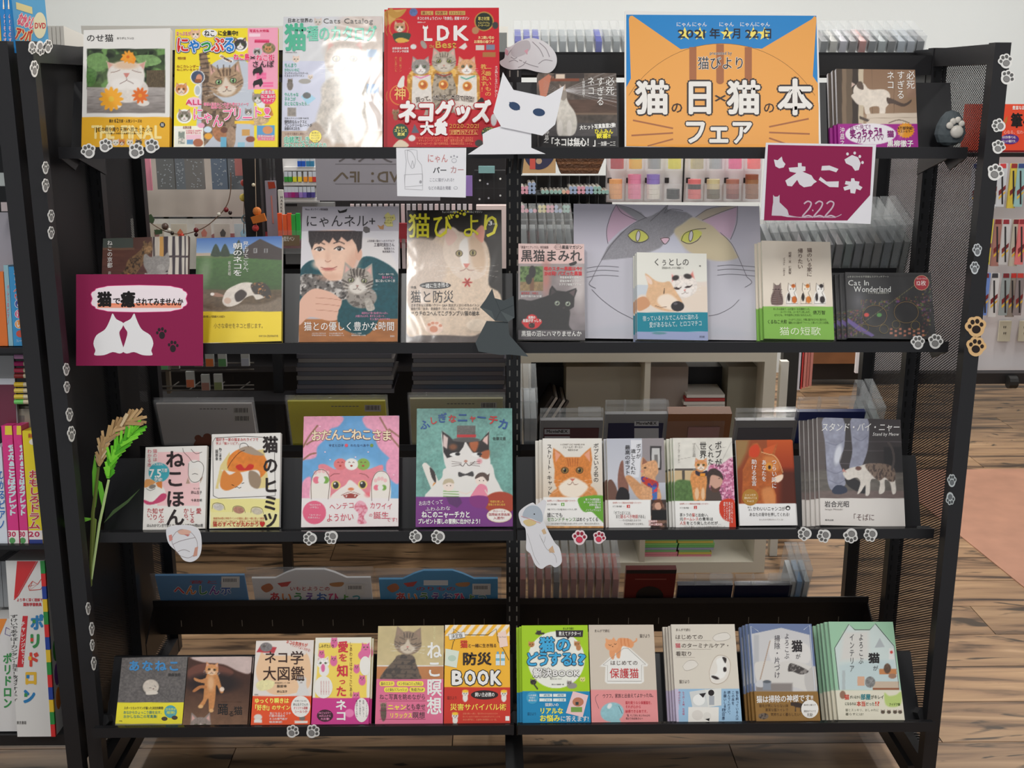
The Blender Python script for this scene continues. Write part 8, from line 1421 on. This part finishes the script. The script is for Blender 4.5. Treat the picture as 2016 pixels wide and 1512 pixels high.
gb('black_post','dark fixture post beside the cube shelf','post',1532,684,1562,1056,3.9,.04,(34,34,32));gb('paper_roll','white rolled poster upright beside the cube shelf','poster',1526,712,1541,1108,3.72,.03,(206,204,196))
# ================= wall display beyond the right side =================
pY=5.2;pg=empty('pen_rack','black mobile pen rack in front of the white wall','rack',Matrix.Translation(onY(1960,745,pY)@Matrix.Identity(4) if False else onY(1960,745,pY)))
gb('base_bar',None,None,1700,735,2120,756,pY,.06,(26,24,26),parent=pg);gb('top_bar',None,None,1700,301,2120,309,pY,.04,(34,30,32),parent=pg);gb('white_panel',None,None,1700,309,2120,734,pY+.12,.02,(218,214,216),parent=pg)
p=onY(1992,752,pY-.02);q=onY(1960,745,pY);MB().tube([tuple(p-q+Vector((-.02,0,0))),tuple(p-q+Vector((.02,0,0)))],.03,12).build('caster',MT['rubber'],pg)
f=Flat().t('豊富な品揃え',1993,208,2030,216,WH,w=.03).t('筆ペン',1990,222,2060,252,BK,w=.06).t('心なる、伝わる筆文字',1976,256,2040,264,(250,200,190)).el(1988,274,18,10,(84,50,130)).t('右の方の筆ペンは、',1973,267,2002,273,WH,w=.02).t('ジェット機印です。',1973,275,2002,281,WH,w=.02).rect(1900,296,2120,302,(120,24,30)).po([(1978,235),(1984,228),(1982,240),(1974,252)],(180,120,60))
gb('pen_sign','orange-red brush pen sign above the hanging pen packs','sign',1896,205,2110,300,pY-.02,.01,(222,72,40),f)
for r,(y0,y1,L) in enumerate(((322,410,((1958,(206,208,212),(200,50,50)),(1972,(200,204,208),(206,60,60)),(1994,(214,190,70),(150,40,40)),(2008,(150,190,190),(50,70,130)),(1942,(206,160,90),(150,40,40)),(1920,(190,190,200),(50,60,120)))),(432,524,((1934,(90,150,70),(60,60,60)),(1944,(214,200,60),(150,40,40)),(1962,(170,120,110),(120,30,36)),(1978,(200,200,200),(150,40,50)),(1998,(190,186,170),(120,30,36)),(2010,(220,120,120),(150,40,50)))),(538,624,((1920,(236,120,50),(150,40,40)),(1938,(110,140,206),(120,30,36)),(1956,(214,214,214),(60,60,66)),(1978,(150,160,160),(120,30,36)),(1992,(150,140,130),(200,50,40)),(2006,(140,130,130),(200,60,50)))))):
    for i,(x,c,h_) in enumerate(L):
        f=Flat().rect(x-7,y0,x+9,y0+9,h_).po([(x-6,y1-34),(x+8,y1-46),(x+8,y1-38),(x-6,y1-24)],(120,30,30)).po([(x-6,y1-22),(x+8,y1-34),(x+8,y1-30),(x-6,y1-17)],(226,180,50)).rect(x-.5,y0+14,x+2.8,y1-8,(40,34,34))
        gb('pen_pack','%s brush pen pack along the %s row of the pen rack' % (NUM[i],('top','middle','bottom')[r]),'pen pack',x-7,y0,x+8.5,y1-(i % 2)*3,pY-.04-.01*(i % 2),.012,c,f,group='hanging brush pen packs',rough=.25,pr='film')
for i,(a,b_) in enumerate(((1967,1990),(2007,2030))):
    o=gb('wall_socket',('beige double wall socket below the pen packs','beige wall socket partly cut by the frame edge')[i],'socket',a,632,b_,672,pY+.1,.01,m='beige')
    for yy in (642,654):
        for xx in (a+9,a+12.5): gb('slot',None,None,xx,yy,xx+1.2,yy+4,pY+.098,.003,(60,56,50),parent=o)
# ================= neighbouring children's book rack =================
nr=empty('childrens_book_rack','black steel rack of bagged children\'s books beside the perforated side panel','rack',Matrix.Translation((-1.3,2.4,0)))
q=Vector((-1.3,2.4,0))
def npart(b,nm,m): shift(b,q);return b.build(nm,MT[m],nr)
npart(MB().box(-.962,-.93,2.2068,2.236,.1,1.66),'side_frame','black');npart(MB().box(-.936,-.934,2.236,2.812,.16,1.64),'side_sheet','black')
NF=[]
for i,(y0,y1) in enumerate(((266,286),(683,695),(1072,1082),(1446,1468))):
    a=onY(0,y0,2.3);b2=onY(0,y1,2.3);npart(MB().box(-1.9,-.965,2.3,2.52,b2.z,a.z-.002),'shelf','black');NF.append(frame(Vector((0,2.31,a.z)),math.radians(6)))
npart(MB().box(-1.9,-.965,2.53,2.55,.1,1.62),'back_panel','black')
def nb(nm,lab,cat,x0,y0,x1,y1,r,d,col,f=None,grp=None,dy=0): return gb(nm,lab,cat,x0,y0,x1,y1,0,d,col,f,None,grp,NF[r]@Matrix.Translation((0,dy,0)),pr='film',rough=.25)
PKc,BLc=(232,60,140),(30,130,200)
nb('childrens_book','yellow-orange book at the frame edge above the neighbouring shelf','book',-30,-30,5,266,0,.15,(222,190,90))
for i,x in enumerate((6,16)): nb('childrens_book','%s bright blue children\'s book spine on the neighbouring top shelf' % NUM[i],'book',x,-30,x+9.5,265,0,.16,(30,130,200),Flat().rect(x,-30,x+9,18,(240,220,190)).t('のりものずかん',x+1,26,x+8,110,(236,236,240),v=1,o=((200,60,110),.09)).rect(x,140,x+9,150,(206,200,190)).rect(x,200,x+9,212,(214,120,110)).t('ブック',x+2,222,x+8,254,WH,v=1),'bright blue book spines')
f=Flat().t('なかよし',35,28,68,55,(230,90,120),w=.05,rot=20,o=((250,240,220),.1)).t('アンパ',30,54,62,82,(206,50,40),w=.06,rot=12,o=((250,230,160),.12)).el(78,50,13,26,(240,230,190)).t('DVD',68,42,90,58,(206,50,60),w=.04).po([(31,4),(63,14),(64,28),(32,18)],(232,214,150))
o=gb('childrens_book','turned blue children\'s book with a disc badge above the side panel','book',25,-20,92,96,0,.02,(96,170,214),f,None,None,frame(Vector((-.955,2.36,0)),0,0,math.radians(38)),pr='film')
for i in range(5): nb('white_book','%s white book above the side panel near the wall' % NUM[i],'book',88+i*8,51,95+i*8,120,0,.2,(206,202,194),None,'white books above the side panel',.5)
_w=NF[0]@Matrix.Translation((0,.5,0));_z=(_w@Vector((0,0,cast(_w,100,120)[1])));npart(MB().box(-1.28,-.95,2.56,_z.y+.25,_z.z-.03,_z.z-.022),'rear_shelf','black')
nb('paper_stack','grey packet stack on the neighbouring shelf below the blue books','packet',-20,340,46,366,1,.1,(176,182,180));nb('plastic_tray','clear plastic tray beneath the grey packets','tray',2,398,56,416,1,.12,(190,176,176));nb('bagged_board','large grey bagged board behind the toy boxes','board',-20,418,66,560,1,.01,(160,156,164),None,None,.06)
b=MB().tube([(0,0,0),(0,.03,0)],.05,20);dd=b.build('round_toy_box',cmat((196,190,180)));dd.matrix_world=Matrix.Translation(onY(30,545,2.42));tag(dd,'round toy box with green and red lid behind spines','toy box');MB().tube([(0.01,-.003,0),(.01,0,0)],.042,20).build('lid',cmat((110,130,70)),dd);MB().tube([(0.012,-.006,0),(.012,-.003,0)],.022,16).build('emblem',cmat((206,96,70)),dd)
for i,(x0,x1,y0,c,lab,T) in enumerate(((-8,11,535,(230,120,50),'orange tidy-up toy box spine',('おかたづけ',(206,60,50),3,590,640)),(12,21,522,(150,190,200),'pale multicoloured picture book spine',('ドレミのピアノ',(200,60,110),4,560,640)),(22,47,525,(60,150,206),'light blue talking clock toy box',('おしゃべり',(206,50,60),12,530,590)),(49,84,510,(206,40,50),'red card game toy box with yellow top',('カードであそぼう!',(240,240,240),11,560,650)))):
    f=Flat();s,k,w_,ya,yb=T;f.t(s,x0+2 if i != 2 else 27,ya,x0+2+w_ if i != 2 else 40,yb,k,v=1,w=.05,o=(WH if i < 3 else (120,20,30),.1))
    if i == 2:
        for ch,yy,cc in (('と',598,(60,80,160)),('け',618,(210,60,120)),('い',638,(236,150,70))): f.el(38,yy,9,9,WH);f.el(38,yy,8,8,cc);f.t(ch,32,yy-7,44,yy+7,WH,w=.05)
        f.el(40,657,8,7,(206,80,60));f.t('フレーベル館',32,668,50,674,WH)
    if i == 3: f.rect(46,508,76,531,(246,206,110));f.t('脳がすくすく',50,515,70,527,(206,60,50),w=.04);f.el(61,540,9,9,(214,120,100));f.t('アンパンマンと',65,552,78,632,WH,v=1,w=.05);f.el(69,661,12,10,(240,220,70));f.t('知育',63,655,75,666,(60,130,70),w=.03)
    nb('toy_box' if i != 1 else 'childrens_book',lab+' on the neighbouring shelf','toy box' if i != 1 else 'book',x0,y0,x1,681,1,.15,c,f)
for i,(y,c) in enumerate(((702,(206,150,190)),(716,(190,40,110)),(729,(206,60,90)),(740,(150,40,40)),(757,(226,190,50)),(769,(226,200,90)),(781,(226,200,70)),(791,(120,210,110)))):
    b=MB().tube([(0,0,0),(.075,0,0)],.0048,8);o=b.build('marker_pen',cmat((222,208,176),.4));o.matrix_world=Matrix.Translation(onY(32,y,2.36));tag(o,'%s wooden-barrelled marker down in the stack beside the maroon folder' % NUM[i],'marker','wooden-barrelled markers in a stack');MB().tube([(-.003,0,0),(.016,0,0)],.0052,8).build('cap',cmat(c,.35),o)
nb('folder','grey and maroon folder beside the stacked markers','folder',-20,700,31,840,2,.01,(150,150,150),Flat().rect(-20,745,33,757,(220,222,228)).rect(-20,757,33,840,(110,34,60)),None,.03);
for i in range(4): nb('bagged_board','%s khaki bagged board book behind the yellow spines' % NUM[i],'board book',8+i*4,805-i*5,100,870,2,.006,(150,146,130),Flat().rect(22,818,48,830,(110,108,100)) if i == 0 else None,'khaki bagged board books',.04+i*.012)
for i,(x0,x1,y0,c,s,k) in enumerate(((-8,9,880,(226,232,240),'ひかるピアノ',(40,110,190)),(10,31,838,PKc,'おうた&ことばタブレット',(220,240,250)),(33,49,838,PKc,'おうた&ことばタブレット',(220,240,250)),(51,78,848,(246,222,40),'おもしろドラム',(206,50,50)),(80,107,848,(246,222,40),'おもしろドラム',(40,120,190)))):
    f=Flat().t(s,x0+5,870 if i in (1,2) else 925,x1-2+4,1015 if i in (1,2) else 1042,k,v=1,w=.06,o=(WH,.12))
    if i: f.rect(x0,1044,x1+10,1075,(250,240,236));f.t('30' if i < 3 else '20',x0+5,1044,x1+1,1058,(206,40,90),w=.06);f.el((x0+x1)/2+1,870,8,6,(250,240,220) if i > 2 else PKc)
    if i > 2: f.rect(x0,1062,x1+14,1075,(40,60,140));f.t('音絵本',x0+4,853,x1-4,862,(200,70,40),w=.04)
    if i in (1,2): f.rect(x0,838,x1+10,856,(246,222,60));f.el((x0+x1)/2+4,1064,6,6,(90,160,90))
    nb('childrens_book',('white and blue light-up piano book spine','pink song tablet book spine nearest the frame edge','pink song tablet book spine next to the yellow ones','yellow drum book spine beside the pink ones','yellow drum book spine nearest the steel frame')[i],'book',x0,y0,x1,1070,2,.16,c,f)
for i,x in enumerate((70,80,90,110)): nb('bagged_toy','%s small silvery bagged toy above the white geometry box' % NUM[i],'toy',x,1078,x+(9 if i < 3 else 12),1104,3,.05,(180,180,186),None,'small silvery bagged toys',.08)
for i in range(3): nb('bagged_toy','%s crinkled grey bag beside the white geometry box' % NUM[i],'toy',-8+i*13,1105,4+i*13,1195,3,.08,(150,152,154),None,'crinkled grey bags',.05)
f=Flat().po([(44,1101),(82,1101),(42,1172),(38,1173)],(214,40,44)).ln([(84,1101),(46,1168),(38,1176)],2,(214,40,44));GEO=[(40,130,190),(60,150,80),(226,70,50),(240,190,50)]
for i,(pts,c) in enumerate((([(66,1150),(74,1140),(84,1146),(94,1132),(106,1128),(102,1140),(90,1156),(68,1158)],(214,70,50)),)): f.ln(pts+pts[:1],1.2,c);f.ln([pts[0],pts[2],pts[7],pts[1]],1,c);f.ln([pts[3],pts[5],pts[4]],1,c)
f.t('より早く深く理解できる',43,1173,106,1180,(206,50,60),w=.03).t('図形学習教具',56,1182,92,1189,(206,50,60),w=.05);f.po([(55,1208),(65,1208),(56,1308),(44,1308)],(214,40,50));f.t('チャレンジセット',51,1218,60,1302,WH,v=1,w=.04);f.t('ずけいであそぼーカンタン!自在!教材クオリティー!',30,1205,46,1390,BK,v=1,w=.01,skew=0)
for i,ch in enumerate('ポリドロン'): f.t(ch,70-i*4,1205+i*36,96-i*4,1236+i*36,GEO[i % 4],w=.09);f.rect(74-i*4,1215+i*36,80-i*4,1222+i*36,GEO[(i+1) % 4])
f.rect(34,1412,42,1422,(40,130,190));f.t('東京書籍',43,1413,62,1420,BK)
NQ=NF[3];gy=nb('toy_box','tall white geometry toy box with red corner on the neighbouring bottom shelf','toy box',33,1100,108,1444,3,.1,(232,230,226),f)
gy.matrix_world=gy.matrix_world@Matrix.Translation((-.003,-.02,.002));w=max(v.co.x for v in gy.data.vertices);h=max(v.co.z for v in gy.data.vertices)
for i in range(14): MB().box(w-.009,w+.0005,-.001,.006,h*i/14,h*(i+1)/14-.0005).build('edge_block',cmat([(226,50,50),(50,150,70),(240,200,50),(40,70,160)][i % 4]),gy)
for i,(a,z,c) in enumerate(((.03,.42,(60,140,60)),(.06,.33,(200,60,50)),(.03,.28,(120,70,150)),(.055,.22,(50,120,180)),(.03,.14,(226,130,50)))): MB().ball((w,a,h*z+.02),.02,10,sc=(.04,.8,1.3)).build('colour_dot',cmat(c),gy)
nb('toy_box','smaller orange-topped geometry toy box at the frame edge','toy box',-25,1218,28,1440,3,.1,(226,224,222),Flat().po([(-25,1218),(14,1218),(-5,1262),(-25,1262)],(236,140,50)).t('ポリドロン',6,1285,24,1395,(60,150,80),v=1,w=.07).ln([(12,1235),(24,1240),(20,1252),(10,1248),(12,1235)],1.2,(90,60,150)))
build_flats()
